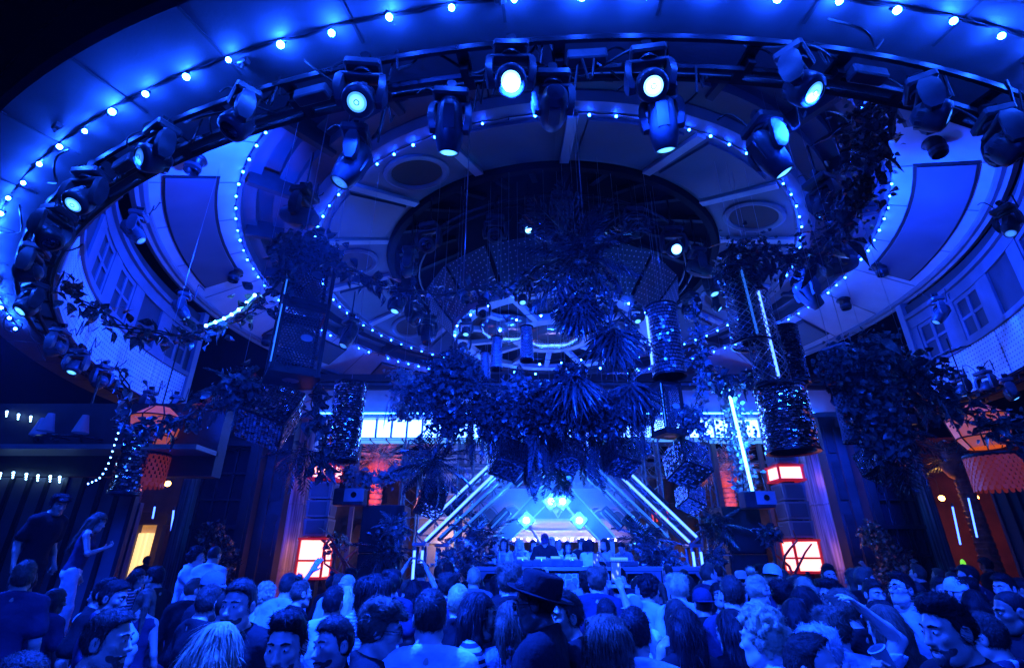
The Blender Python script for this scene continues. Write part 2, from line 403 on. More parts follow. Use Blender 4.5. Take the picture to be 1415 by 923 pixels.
# hatch panels and downlights at their places on the band
def on_band(R, th): return ring(R, th, ZB0 + .08 + (11.02 - R) / 1.64 * (ZB1 - ZB0 - .08))
def azim(u, v, z):
    p = at_z(u, v, z); return math.atan2(p.x - C.x, -(p.y - C.y)), math.hypot(p.x - C.x, p.y - C.y)
hatches = []
for pts in (((222, 290), (305, 260), (332, 355), (270, 390)), ((1258, 245), (1350, 265), (1297, 378), (1217, 340)), ((430, 560), (445, 480), (530, 545), (500, 500)),):
    q = [azim(u, v, CAMZ + 7.8) for u, v in pts]; hatches.append((min(a for a, r in q), max(a for a, r in q)))
hatches += [(A(-12), A(9)), (A(-47), A(-26)), (A(28), A(44)), (A(103), A(122)), (A(-122), A(-103)), (A(-155), A(-133)), (A(133), A(155)), (A(-12 + 180), A(10 + 180))]
for h, (a, b) in enumerate(hatches):
    if h == 2: continue
    R0, R1 = 9.75, 10.78
    for nm, ra, rb, aa, bb, dz, m in (("hatch_rim", R0, R1, a, b, -.035, M_black), ("hatch_panel", R0 + .06, R1 - .06, a + .006, b - .006, -.07, M_panel)):
        mb = MB(); n = 8; vs = []
        for i in range(n + 1):
            t = aa + (bb - aa) * i / n
            for R in (ra, rb): vs.append(on_band(R, t) + Vector((0, 0, dz)))
            for R in (rb, ra): vs.append(on_band(R, t) + Vector((0, 0, .02)))
        fs = [tuple(i * 4 + k if not j else i * 4 + 4 + k for k, j in ((kk, 0), ((kk + 1) % 4, 0), ((kk + 1) % 4, 1), (kk, 1))) for i in range(n) for kk in range(4)]
        fs += [(0, 1, 2, 3), (n * 4 + 3, n * 4 + 2, n * 4 + 1, n * 4)]
        mb.add(vs, fs); mb.build(nm, m, up)
NB = 36
for i in range(NB):                                # fine radial joints in the band
    th = A(10 * i + 3); a, b = on_band(11.0, th), on_band(9.42, th); d = b - a
    mb = MB(); mb.box((a + b) / 2 + Vector((0, 0, -.004)), (.03, .02, d.length), frame(d, (math.cos(th), math.sin(th), 0))); mb.build("band_joint", M_mid, up)
dl_mb = MB(); dl_mb.lathe([(.22, .03), (.24, -.02), (.21, -.05), (.165, -.06), (.155, -.34), (.145, -.36), (.135, -.33), (.13, -.12), (.001, -.11)], 24)
dl_me = dl_mb.mesh("downlight", M_blackm, True); dl_cap = MB(); dl_cap.lathe([(.168, -.20), (.172, -.22), (.172, -.25), (.168, -.27)], 24); dl_cap_me = dl_cap.mesh("collar", M_case, True)
downs = [((265, 236), "black can downlight on the pale ring above the vent panel, beside the moving heads"), ((320, 395), "black can downlight on the pale ring just above the bright vine garland"),
         ((1300, 216), "black can downlight on the pale ring beside the moving head with a blue lens"), ((1222, 386), "black can downlight on the pale ring under the large vent panel, upper of a pair"),
         ((1171, 431), "black can downlight on the pale ring above the hanging lattice lantern"), ((345, 470), "black can downlight on the pale ring behind the tall perforated lantern")]
for (u, v), lab in downs:
    th, R = azim(u, v, CAMZ + 7.55); p = on_band(min(max(R, 9.7), 10.8), th)
    o = put("downlight", dl_me, None, p, None, lab, "downlight", "can downlights on the pale ring"); put("collar", dl_cap_me, o)
# ---- bulb strings
def bulb_string(name, label, R, z, th0, th1, n, r, m, drop=.06, jit=.0):
    t = thing(name, label, "string light", group="rings of bulbs on the ceiling")
    mb = MB(); mb.tube([ring(R, th0 + (th1 - th0) * i / (n * 2), z + (.0 if i % 2 else -.022) + .012 * math.sin(i * 1.7)) for i in range(n * 2 + 1)], .012, 5); mb.build("wire", M_cable, t)
    bm_ = MB(); bm_.sphere((0, 0, 0), r, 8, 6); me = bm_.mesh("bulb", m, True); dm = bm_.mesh("bulb", M_glassd, True)
    sk = MB(); sk.lathe([(r * .55, r * .7), (r * .6, r * .9), (r * .55, drop)], 8); sm = sk.mesh("socket", M_cable)
    for i in range(n):
        th = th0 + (th1 - th0) * (i + .5) / n
        dead = rnd.random() < .025
        b = put("bulb", dm if dead else me, t, M=Matrix.Translation(ring(R + rnd.uniform(-jit, jit), th + rnd.uniform(-jit, jit) * .06, z - drop + rnd.uniform(-jit, jit))) @ Matrix.Rotation(rnd.uniform(-.5, .5), 4, 'X') @ Matrix.Rotation(rnd.uniform(-.5, .5), 4, 'Y') @ Matrix.Scale(rnd.uniform(.78, 1.12), 4)); put("socket", sm, b)
    return t
bulb_string("string_light", "outermost ring of large glaring blue bulbs under the lower ceiling", 12.33, Z1 - .02, A(-62), A(48), 46, .028, M_bulb, .060, .02)
bulb_string("string_light", "ring of blue bulbs along the inner lip of the pale band", 9.35, ZB1 - .03, A(-180), A(180), 112, .028, mat("lit_bulb_mid", (.8, .8, .8), .3, emit=((.005, .048, 1.0), 260)), .09, .015)
bulb_string("string_light", "innermost ring of blue bulbs round the dark dome crown", 7.37, ZI - .06, A(-180), A(180), 86, .028, mat("lit_bulb_mid"), .07, .015)
# ---- central hub under the dome
ZH = CAMZ + 6.42
hub = thing("hub_chandelier", "round hub of pale spokes with perforated trapezoid panels and shiny bowls under the dome", "chandelier")
mb = MB(); mb.ringband([(3.15, ZH + .25), (3.12, ZH), (2.75, ZH - .03), (2.7, ZH + .1)], -PI, PI, 72); mb.build("hub_rim", M_band, hub)
mb = MB(); mb.ringband([(1.35, ZH + .2), (1.32, ZH), (1.02, ZH - .02), (1.0, ZH + .2)], -PI, PI, 48); mb.build("inner_rim", M_band, hub)
mb = MB(); mb.ringband([(3.1, ZH + .28), (.02, ZH + .3)], -PI, PI, 48); mb.build("hub_plate", M_dark, hub)
for i in range(14):
    th = A(360 / 14 * i); a, b = ring(1.33, th, ZH + .06), ring(2.72, th, ZH + .06); d = b - a
    mb = MB(); mb.box((a + b) / 2, (.16, .14, d.length), frame(d, (math.cos(th), math.sin(th), 0))); mb.build("spoke", M_band, hub)
for (x, y, r) in ((C.x - 1.45, C.y - .5, .85), (C.x + 1.9, C.y - .2, .7), (C.x, C.y, .98)):
    mb = MB(); mb.lathe([(r, .22), (r * .97, .1), (r * .8, -.06), (r * .5, -.15), (.001, -.18)], 36, Matrix.Translation((x, y, ZH - .04))); mb.build("bowl", mat("gloss_bowl", (.35, .36, .4), .16, metal=.7), hub, True)
M_perfd = bpy.data.materials.new("perforated_dark"); M_perfd.use_nodes = True
perf_material(M_perfd, (.10, .105, .12), (.75, .75, .78), 7.0, .45, .14)
for i in range(16):                                # perforated trapezoids leaning outward round the hub
    th = A(360 / 16 * i + 5); g = .014; r0, r1, z0, z1 = 3.2, 4.05, ZH + .12, ZH + 1.12
    w = PI / 16 - g
    mb = MB(); q = [ring(r0, th - w * .93, z0), ring(r0, th + w * .93, z0), ring(r1, th + w, z1), ring(r1, th - w, z1)]
    nrm = (q[1] - q[0]).cross(q[2] - q[0]).normalized() * .03
    q = [p + nrm * rnd.uniform(-.4, .4) for p in q]
    mb.add(q + [p - nrm for p in q], [(0, 1, 2, 3), (7, 6, 5, 4), (0, 4, 5, 1), (1, 5, 6, 2), (2, 6, 7, 3), (3, 7, 4, 0)])
    me = mb.mesh("perforated_panel", M_perfd)
    ax = (q[1] - q[0]).normalized(); ay = (q[3] - q[0]).normalized(); q0 = q[0].copy()
    uvgrid(me, lambda co: ((co - q0).dot(ax), (co - q0).dot(ay))); put("perforated_panel", me, hub)
for k in range(8):
    th = A(45 * k + 10); mb = MB(); mb.tube([ring(2.9, th, ZH + .25), ring(2.9, th, ZI + 1.9)], .02, 6); mb.build("suspension_rod", M_blackm, hub)
bulb_string("string_light", "small ring of blue bulbs edging the spoked hub under the dome", 3.12, ZH - .02, -PI, PI, 24, .026, mat("lit_bulb_hub", (.8, .8, .8), .3, emit=((.006, .055, 1.0), 800)), .09, .05)
bulb_string("string_light", "few blue bulbs inside the hub between its gloss bowls", 1.9, ZH - .02, A(-70), A(200), 12, .028, mat("lit_bulb_hub"), .14, .05)
# ============================================================ moving heads
def lamp_meshes():
    d = {}
    mb = MB(); mb.bbox((0, 0, -.05), (.34, .26, .10), .02); mb.lathe([(.001, -.10), (.10, -.10), (.10, -.135), (.001, -.135)], 20); d['base'] = mb.mesh("base", M_case, False)
    mb = MB(); mb.box((0, 0, .05), (.05, .08, .12)); mb.tube([(0, -.06, .10), (0, .06, .10)], .05, 8); mb.box((.10, 0, .03), (.02, .05, .08)); d['clamp'] = mb.mesh("clamp", M_blackm)
    for kind, (w, hh, dep) in {'wash': (.42, .36, .20), 'spot': (.36, .34, .16)}.items():
        mb = MB()
        for s in (-1, 1):                          # two swept arms of the yoke
            prof = [(.0, .5), (.25, .9), (.6, 1.0), (.85, .85), (1.0, .45)]
            vs = []
            for t, k in prof:
                x = s * (w / 2 - .03 + .03 * math.sin(t * PI)); z = -.12 - hh * t; y = dep / 2 * k
                vs += [Vector((x - .03, -y, z)), Vector((x + .03, -y * .8, z)), Vector((x + .03, y * .8, z)), Vector((x - .03, y, z))]
            fs = [(i * 4 + k, i * 4 + (k + 1) % 4, i * 4 + 4 + (k + 1) % 4, i * 4 + 4 + k) for i in range(4) for k in range(4)]
            fs += [(3, 2, 1, 0), (16, 17, 18, 19)]
            mb.add(vs, fs)
        mb.bbox((0, 0, -.145), (w - .02, dep * .62, .06), .015); d['yoke_' + kind] = mb.mesh("yoke", M_case, True)
    mb = MB(); mb.lathe([(.001, -.17), (.07, -.165), (.115, -.12), (.145, -.04), (.152, .03), (.150, .08), (.140, .115), (.118, .128), (.098, .136), (.090, .128), (.001, .118)], 28)
    for k in range(10):
        a = 2 * PI * k / 10; mb.box((.135 * math.cos(a), .135 * math.sin(a), -.06), (.012, .05, .09), Matrix.Rotation(a, 3, 'Z'))
    d['head_wash'] = mb.mesh("head", M_case, True)
    mb = MB(); mb.lathe([(.001, -.24), (.08, -.235), (.115, -.19), (.125, -.05), (.135, .04), (.13, .12), (.105, .22), (.092, .25), (.086, .25), (.083, .235), (.001, .23)], 28)
    mb.box((0, .11, -.05), (.10, .05, .22)); mb.box((0, -.11, -.05), (.10, .05, .22)); d['head_spot'] = mb.mesh("head", M_case, True)
    for kind, r, z in (('wash', .088, .128), ('spot', .082, .238)):
        mb = MB(); mb.lathe([(.001, z + .018), (r * .5, z + .013), (r * .85, z + .004), (r, z)], 24); d['lens_' + kind] = mb.mesh("lens", M_glassd, True)
        mb = MB(); mb.lathe([(r * .22, z + .020), (r * .28, z + .024), (r * .30, z + .018)], 20); d['ring_' + kind] = mb.mesh("lens_ring", M_blackm, True)
        mb = MB(); mb.lathe([(r * 1.0, z - .01), (r * 1.06, z + .014), (r * 1.16, z + .006), (r * 1.18, z - .03)], 28); d['rim_' + kind] = mb.mesh("lens_rim", M_black, True)
    for k in d: 
        if k.startswith(('head', 'yoke')):
            try: d[k].set_sharp_from_angle(angle=A(45))
            except Exception: pass
    return d
LM = lamp_meshes()
HEADGROUP = "moving head stage lights hung from the ceiling rings"
def moving_head(c, aim, lit, kind, label, s=1.0, power=0, angle=40, blend=.6, color=BLUE, rod=None, target=None, beam=None):
    aim = Vector(aim).normalized() if target is None else (Vector(target) - c).normalized()
    drop = (.42 if kind == 'wash' else .40) * s
    t = thing("moving_head_light", label, "stage light", c + Vector((0, 0, drop)), group=HEADGROUP)
    pan = math.atan2(aim.y, aim.x) + PI / 2
    Rz = Matrix.Rotation(pan, 4, 'Z') @ Matrix.Scale(s, 4)
    put("base", LM['base'], t, M=Rz); put("clamp", LM['clamp'], t, M=Rz); put("yoke", LM['yoke_' + kind], t, M=Rz)
    x = Vector((math.cos(pan), math.sin(pan), 0))
    h = put("head", LM['head_' + kind], t, M=MM((0, 0, -drop), frame(aim, x)) @ Matrix.Scale(s, 4))
    lm = {2: M_lens, 1: M_lensdim, 0: M_glassd, 3: M_lenscore}[lit]
    put("lens", LM['lens_' + kind], h, mat=lm); put("lens_rim", LM['rim_' + kind], h)
    if kind == 'wash': put("lens_ring", LM['ring_' + kind], h)
    mb = MB(); n = 9                                # a slack cable from the base back to the rail
    p0, p1 = Vector((.12, .05, .0)), Vector((rnd.uniform(.25, .5), rnd.uniform(-.1, .2), .12 + rnd.uniform(0, .1)))
    mb.tube([p0.lerp(p1, k / n) + Vector((0, .05 * math.sin(k * .9), -.16 * math.sin(PI * k / n) * (1 if rnd.random() < .6 else -1))) for k in range(n + 1)], .011, 5)
    mb.build("cable", M_cable, t, True)
    mb = MB(); mb.tube([Vector((-.1, .04, .0)).lerp(Vector((-.32, .1, .14)), k / n) + Vector((0, 0, .10 * math.sin(PI * k / n))) for k in range(n + 1)], .009, 5)
    mb.build("cable", M_cable, t, True)
    if rod:
        mb = MB(); mb.tube([(0, 0, .1), (0, 0, .1 + rod)], .022, 6); mb.build("hanging_rod", M_blackm, t)
    if beam: power, angle, blend = beam[0], beam[1], .8
    if power:
        ld = bpy.data.lights.new("beam", 'SPOT'); ld.energy = power; ld.color = color; ld.spot_size = A(angle); ld.spot_blend = blend; ld.shadow_soft_size = .08
        lo = bpy.data.objects.new("beam", ld); COL.objects.link(lo); lo.parent = t
        pos_ = Vector((0, 0, -drop)) + aim * (.34 if kind == 'spot' else .20) * s
        ld_dir = aim if not beam else (Vector(beam[2]) - (c + aim * .2)).normalized()
        lo.matrix_local = MM(pos_, frame(-ld_dir))
    return t
W, S = 'wash', 'spot'
H = [
 # u, v, height above the lens of the camera, aim, lit, kind, scale, power, angle, rod, words
 (706, 112, 3.5, (0, -.80, -1), 3, W, .86, 420, 80, 0, "big frontal moving head with a white glaring lens, above the string of small bulbs"),
 (900, 118, 3.5, (-.10, -.74, -1), 3, W, .86, 420, 80, 0, "big moving head with a glaring lens above a slim spot, under the twin bulbs"),
 (497, 138, 3.5, (.05, -.62, -1), 2, W, .90, 420, 80, 0, "moving head with bright ringed lens, a tangle of cable on its base"),
 (1110, 122, 3.5, (.40, -.45, -1), 2, W, .90, 360, 80, 0, "moving head tilted away with bright lens, a looped cable above its base"),
 (328, 172, 3.5, (-.32, -.30, -1), 0, W, .86, 0, 0, 0, "moving head with bright arm and unlit lens, over the pale ring's downlight"),
 (212, 220, 3.5, (-.55, -.9, -.55), 1, W, .90, 0, 0, 0, "moving head with a dim round lens between two others on the outer rail"),
 (112, 277, 3.5, (-.05, -.55, -1), 2, W, .90, 300, 90, 0, "moving head with a wide bright lens, end of a long safety cable on it"),
 (1288, 160, 3.4, (.75, -.45, -.60), 1, W, .86, 0, 0, 0, "moving head with a bright arm and dim blue lens turned to the outer wall"),
 (1392, 205, 3.3, (.55, -.2, -.8), 0, W, .90, 0, 0, 0, "dark moving head at the outer end of the rail beyond the pale ring"),
 (68, 328, 3.4, (.75, -.1, -1), 0, W, .90, 0, 0, 0, "moving head with bright arm and dark lens above the leafy perforated facing"),
 (38, 376, 3.4, (-1, -.45, -.25), 2, W, .90, 90, 80, 0, "moving head whose thin bright lens points at the outer bulbs"),
 (38, 424, 3.4, (-.25, -.55, -1), 2, W, .90, 120, 80, 0, "moving head with glaring lens at the foot of the outer bulb ring"),
 (75, 482, 3.5, (-1, -.2, -.35), 1, W, .90, 0, 0, 0, "moving head with dim lens turned outward below the leafy facing"),
 (103, 508, 3.5, (.05, -.3, -1), 2, W, .90, 60, 70, 0, "small moving head shining down beneath the perforated facing"),
 (138, 528, 3.5, (-.8, .2, -.5), 1, W, .90, 0, 0, 0, "dim moving head under the perforated facing by the hanging vine"),
 (203, 560, 3.6, (.05, 0, -1), 1, W, .90, 0, 0, 0, "dim moving head right over the orange shade lamp"),
 (238, 566, 3.6, (.1, .1, -1), 1, W, .90, 0, 0, 0, "dim moving head at the end post of the perforated facing"),
 (1330, 540, 3.6, (.1, 0, -1), 1, W, .90, 0, 0, 0, "dim moving head over the glowing orange lamp by the drape"),
 (1398, 545, 3.5, (.4, -.3, -1), 2, W, .90, 60, 70, 0, "bright moving head under the perforated facing near the drape"),
 (1365, 535, 3.55, (-.4, 0, -1), 0, W, .90, 0, 0, 0, "unlit moving head between two lit ones near the drape"),
 (621, 176, 3.25, (-.03, .40, -1), 2, S, .88, 500, 14, 0, "slim spot light throwing a faint straight beam beside the frontal moving head"),
 (916, 172, 3.25, (.12, .42, -1), 2, S, .88, 500, 14, 0, "slim spot light throwing a faint beam, hung behind a glaring moving head"),
 (765, 150, 3.3, (0, 1, .22), 0, S, .85, 0, 0, 0, "slim unlit spot seen from behind at the middle of the bulb string"),
 (487, 228, 3.1, (-.40, -.05, -1), 1, S, .88, 0, 0, 0, "slim spot with a dim lens leaning over the speaker recess"),
 (1062, 213, 3.15, (.55, .1, -1), 2, S, .88, 200, 30, 0, "slim spot with bright lens by the round recess and bulb arc"),
 (415, 300, 6.0, (-1, .15, .35), 1, S, 1.5, 1100, 130, .9, "horizontal spot turned to the pale ring above the tall perforated lantern"),
 (1116, 408, 6.2, (.9, .2, -1), 1, S, 1.6, 0, 0, .8, "large tilted spot hung by the vine, beside the strung bulbs of the pale ring"),
 (1158, 368, 6.2, (1, -.1, .28), 1, S, 1.6, 1100, 130, .8, "large horizontal spot in the leafy creeper, turned to the pale ring"),
 (1140, 282, 6.4, (-.5, -.2, -1), 0, S, 1.5, 0, 0, .8, "spot half hidden in the leafy creeper by the bulb arc"),
 (482, 466, 6.3, (-.3, -.3, -1), 1, S, 1.5, 0, 0, .9, "spot with dim lens hung behind the lattice, over the sequined drum"),
 (184, 320, 5.6, (.8, .3, -.8), 1, S, 1.0, 0, 0, 0, "small spot lodged in the dark gap beside the pale ring"),
 (1396, 312, 5.6, (-.5, -.2, -.9), 1, S, 1.0, 0, 0, 0, "small spot in the dark gap outside the pale ring by the window wall"),
 (250, 428, 5.2, (.6, .3, -.8), 1, S, 1.0, 0, 0, 0, "small spot on the window wall above the vine garland"),
 (1300, 434, 5.2, (-.6, .2, -.8), 1, S, 1.0, 0, 0, 0, "small spot on the window wall amid a leafy tuft"),
 (730, 318, 7.2, (0, -.85, -.6), 3, W, .90, 220, 90, .9, "small frontal moving head with white lens in the middle of the dark crown"),
 (684, 326, 7.2, (.05, -.85, -.6), 0, W, 1.3, 0, 0, .9, "unlit moving head beside the white frontal one in the dark crown"),
 (592, 338, 7.2, (-.2, -.8, -.7), 0, W, 1.4, 0, 0, .9, "unlit moving head over the perforated trapezoids at the crown's edge"),
 (776, 296, 7.4, (0, .6, -.8), 0, S, 1.4, 0, 0, .8, "unlit slim spot above the dark hanging palm fronds"),
 (878, 318, 7.2, (.05, -.85, -.6), 0, W, 1.4, 0, 0, .9, "unlit moving head beside the lit pair over the perforated trapezoids"),
 (932, 344, 7.0, (-.02, -.8, -.6), 3, W, 1.4, 160, 70, .9, "frontal moving head with a round white lens, first of the descending lit row"),
 (966, 372, 6.9, (.45, -.2, -1), 2, S, 1.4, 1400, 50, 1., "second lamp of the descending lit row by the speaker recess"),
 (984, 400, 6.8, (.2, -.2, -1), 2, W, 1.3, 0, 0, 1., "third lamp of the descending lit row, lens straight down"),
 (990, 424, 6.6, (.8, -.3, -.9), 2, W, .90, 0, 0, 1., "lowest lamp of the descending lit row, lens to the side"),
 (956, 432, 6.6, (.6, .2, -.5), 0, W, 1.4, 0, 0, 1., "unlit moving head below the descending lit row, over the vine"),
 (565, 372, 6.9, (-.75, -.2, -.8), 2, W, 1.4, 1400, 50, 1., "moving head with oval lens hung by the curved arm near the speaker recess"),
 (548, 424, 6.6, (-.2, -.2, -1), 2, W, 1.3, 200, 35, 1., "moving head shining a thin beam beneath the vine, by the pale coffer"),
 (572, 440, 6.5, (.5, -.2, -.5), 0, W, 1.4, 0, 0, 1., "unlit moving head hanging behind the beam lamp under the vine"),
 (590, 462, 6.3, (.1, -.4, -1), 0, S, 1.5, 0, 0, 1., "unlit barrel lamp under the vine above the feathery hanging basket"),
 (722, 414, 6.05, (.05, -.35, -1), 2, W, .90, 120, 70, 0, "small lit lamp hung in front of the hub under the vine"),
 (668, 434, 6.05, (-.1, -.85, -.5), 0, W, .90, 0, 0, 0, "small unlit lamp with a round lens on the hub rim"),
 (644, 458, 6.0, (.0, -.3, -1), 2, W, .90, 0, 0, 0, "small lit lamp at the hub's edge, upper of two"),
 (640, 480, 5.7, (.1, -.3, -1), 1, W, 1.0, 0, 0, 0, "small dim lamp at the hub's edge, lower of two"),
 (880, 440, 6.0, (.05, -.35, -1), 2, W, .90, 120, 70, 0, "small lit lamp in front of the hub beside the glittering column"),
 (872, 504, 5.6, (.6, -.4, -1), 2, S, 1.0, 0, 0, 0, "small bright spot peeping from the dark palm fronds"),
]
heads = []
PLM = (1.0, 9.8, 4.6); STG_ = (.9, 11.6, 2.0)  # many spots are steered apart from their lenses to brighten crowd, plumes and pillars
BEAMS = {(706, 112): (13000, 70, PLM), (900, 118): (500, 100, (1.9, 4.6, 1.5)), (497, 138): (700, 100, (-1.5, 3.6, 1.5)), (1110, 122): (5600, 70, PLM), (112, 277): (900, 100, (-4.2, 6.0, 1.5)), (212, 220): (15000, 15, (-6.55, 16.0, 3.4)), (38, 424): (5500, 90, (-5.7, 6.9, 1.8)),
 (487, 228): (11500, 105, (-.9, 4.0, 1.5)), (1062, 213): (3200, 105, (2.9, 4.6, 1.5)), (730, 318): (350, 110, (1, 7.5, 1.5)), (932, 344): (450, 110, (4, 7.5, 1.5)), (548, 424): (400, 30, (-2.6, 12.2, 4)), (990, 424): (400, 50, (7, 12.5, 4)), (250, 428): (1000, 34, (-7.4, 15.6, 3.6)), (1116, 408): (9000, 28, (9.6, 16.0, 3.6)),
 (722, 414): (6500, 60, STG_), (880, 440): (6500, 60, STG_), (644, 458): (500, 90, (-1.5, 9, 1.5)), (565, 372): (7000, 55, None), (966, 372): (7000, 55, None), (415, 300): (4500, 140, None), (1158, 368): (2600, 140, None), (621, 176): (11000, 17, (.7, 11.6, 2.0)), (916, 172): (11000, 17, (1.1, 11.6, 2.0))}
TL, TR = at_r(170, 480, 11.3), at_r(1385, 505, 11.3)
for (u, v, dz, aim, lit, kind, s, power, ang, rod, lab) in H:
    c = at_z(u, v, CAMZ + dz)
    tgt = None
    if (u, v) == (565, 372): tgt = TL
    if (u, v) == (966, 372): tgt = TR
    bm = BEAMS.get((u, v))
    if bm and bm[2] is None: bm = (bm[0], bm[1], tgt if tgt is not None else c + Vector(aim) * 5)
    heads.append(moving_head(c, aim, lit, kind, lab, s, 0, ang or 40, .7, rod=rod, target=tgt, beam=bm))
pipe = thing("lighting_truss", "round pipe truss in the dark crown carrying the inner moving heads", "lighting rail")
ring_pipe("pipe", 4.55, CAMZ + 8.35, .04, M_blackm, -PI, PI, 60, pipe); ring_pipe("pipe", 4.3, CAMZ + 8.35, .04, M_blackm, -PI, PI, 60, pipe)
for k in range(10):
    mb = MB(); mb.tube([ring(4.42, A(36 * k), CAMZ + 8.3), ring(4.42, A(36 * k), CAMZ + 9.6)], .018, 5); mb.build("drop_rod", M_blackm, pipe)

rt = thing("added_rear_truss", "unseen pipe truss added behind the camera holding the two lamps that light the faces", "lighting rail")  # unseen truss with two lamps, added behind the camera to light faces
for y in (-2.5, -2.2): mb = MB(); mb.tube([(-4.5, y, 6.05), (4.5, y, 6.05)], .035, 6); mb.build("pipe", M_blackm, rt)
for x in (-4.3, 0, 4.3): mb = MB(); mb.tube([(x, -2.35, 6.0), (x, -2.35, 0)], .05, 8); mb.build("post", M_blackm, rt)
moving_head(Vector((-2.9, -2.35, 5.5)), (.35, 1, -.7), 2, W, "unseen moving head added on the rear truss, over the bar platform side", 1.1, beam=(2600, 80, (-1.2, 4.2, 1.6)))
moving_head(Vector((2.7, -2.35, 5.5)), (-.1, 1, -.7), 2, W, "unseen moving head added on the rear truss, over the drape side", 1.1, beam=(1500, 80, (2.2, 4.4, 1.6)))
# ============================================================ back wall, pillars, bays
YB = 21.0
M_trans = mat("lit_transom", (.8, .8, .8), .4, emit=((.05, .15, 1.0), 24))
M_redlit = mat("lit_red_pane", (.8, .7, .7), .4, emit=((1.0, .30, .24), 3.4))
M_redframe = mat("red_frame", (.30, .03, .03), .4, emit=((1.0, .02, .012), .30))
M_orange = mat("lit_orange_shade", (.8, .5, .3), .6, emit=((1.0, .17, .012), .30), noise=(3, .2))
M_gold = mat("gold_light", (.8, .6, .3), .5, emit=((1.0, .55, .12), 3.0))
M_curtain = mat("curtain_cloth", (.10, .10, .14), .8, noise=(4, .3))
M_glass = mat("window_glass", (.02, .022, .03), .08, spec=.8)
bw = thing("back_wall", "wide header wall with a row of glaring white transom panes across the open back", "wall")
xl, xr = at_y(478, 592, YB).x, at_y(1092, 592, YB).x
zt0, zt1 = at_y(700, 604, YB).z, at_y(700, 580, YB).z
ztop = at_y(700, 529, YB).z
mb = MB(); mb.box(((xl + xr) / 2, YB + .2, (zt1 + .1 + ztop) / 2), (xr - xl + 5.4, .4, ztop - zt1 - .1)); mb.build("header", M_band, bw)
mb = MB(); mb.box(((xl + xr) / 2, YB + .1, ztop + .14), (xr - xl + 5.6, .9, .28)); mb.box(((xl + xr) / 2, YB - .12, ztop - .25), (xr - xl + 5.5, .22, .16)); mb.build("cornice", M_dark, bw)
mb = MB(); mb.box(((xl + xr) / 2, YB - .1, zt1 + .05), (xr - xl + 3, .5, .09)); mb.build("head_beam", M_mid, bw)
mb = MB(); w = (xr - xl) / 2 + 1; mb.add([Vector(((xl + xr) / 2 + sx * w, YB + y, z)) for sx in (-1, 1) for y, z in ((.05, zt0 - .02), (-.75, zt0 - .20), (-.75, zt0 - .27), (.05, zt0 - .27))], [(0, 1, 5, 4), (1, 2, 6, 5), (2, 3, 7, 6), (3, 0, 4, 7), (3, 2, 1, 0), (4, 5, 6, 7)]); mb.build("ledge", M_mid, bw)
M_ledgelit = mat("lit_ledge_pane", (.7, .7, .7), .4, emit=((.05, .30, 1.0), 1.5))
for i in range(29):
    x0_, x1_ = xl + (xr - xl) * (i + .06) / 29, xl + (xr - xl) * (i + .94) / 29; q = [Vector((x0_, YB - .765, zt0 - .26)), Vector((x1_, YB - .765, zt0 - .26)), Vector((x1_, YB - .765, zt0 - .205)), Vector((x0_, YB - .765, zt0 - .205))]; r_ = [Vector((x0_, YB - .74, zt0 - .278)), Vector((x1_, YB - .74, zt0 - .278)), Vector((x1_, YB - .06, zt0 - .278)), Vector((x0_, YB - .06, zt0 - .278))]
    mb = MB(); mb.add(q + [p + Vector((0, .012, 0)) for p in q], [(0, 1, 2, 3), (7, 6, 5, 4)]); mb.add(r_, [(3, 2, 1, 0)]); mb.build("ledge_pane", M_ledgelit, bw)
mb = MB(); mb.tube([(xl - 1.5, YB - .60, zt1 + .12), (xr + 1.5, YB - .60, zt1 + .12)], .028, 6); mb.build("header_fill_tube", mat("header_fill_tube", (.8, .8, .8), .4, emit=((.012, .10, 1.0), 60)), bw)  # tube added to brighten the header above the panes
npn = 29
for i in range(npn):
    a = xl + (xr - xl) * i / npn; b = xl + (xr - xl) * (i + 1) / npn
    mb = MB(); mb.box(((a + b) / 2, YB + .02, (zt0 + zt1) / 2), (b - a - .09, .03, zt1 - zt0 - .02)); mb.build("pane", M_trans, bw)
    mb = MB(); mb.box((a, YB - .02, (zt0 + zt1) / 2), (.075, .14, zt1 - zt0 + .0)); mb.build("mullion", M_mid, bw)
for u in (497, 560, 640, 905, 985, 1048):
    x = at_y(u, 620, YB).x
    mb = MB(); mb.box((x, YB - .05, (zt0 - .27) / 2), (.16, .16, zt0 - .27)); mb.build("post", M_mid, bw)
# ---- round pillars with scraped metal skin
def pillar(x, y, r, label):
    t = thing("round_pillar", label, "pillar", (x, y, 0), group="tall round pillars either side of the open back")
    n = 40; mb = MB(); mb.lathe([(r, .35), (r * 1.0, 3.0), (r, 5.75)], n); mb.build("shaft", M_pill, t, True)
    mb = MB(); mb.lathe([(r * 1.16, 0), (r * 1.16, .22), (r * 1.1, .26), (r * 1.1, .33), (r * 1.02, .36), (r, .36)], n); mb.build("plinth", M_mid, t, True)
    mb = MB(); mb.lathe([(r, 5.7), (r * 1.06, 5.72), (r * 1.06, 5.85), (r * 1.2, 5.95), (r * 1.22, 6.1), (.1, 6.1)], n); mb.build("capital", M_mid, t, True)
    for z in (1.6, 3.4, 5.0): mb = MB(); mb.lathe([(r, z - .03), (r + .012, z - .02), (r + .012, z + .02), (r, z + .03)], n); mb.build("seam_band", M_pill, t, True)
    return t
M_pill = bpy.data.materials.new("brushed_pillar"); M_pill.use_nodes = True
nt = M_pill.node_tree; N = nt.nodes; b = N["Principled BSDF"]; tc = N.new("ShaderNodeTexCoord"); mp = N.new("ShaderNodeMapping"); mp.inputs["Scale"].default_value = (14, 14, .5)
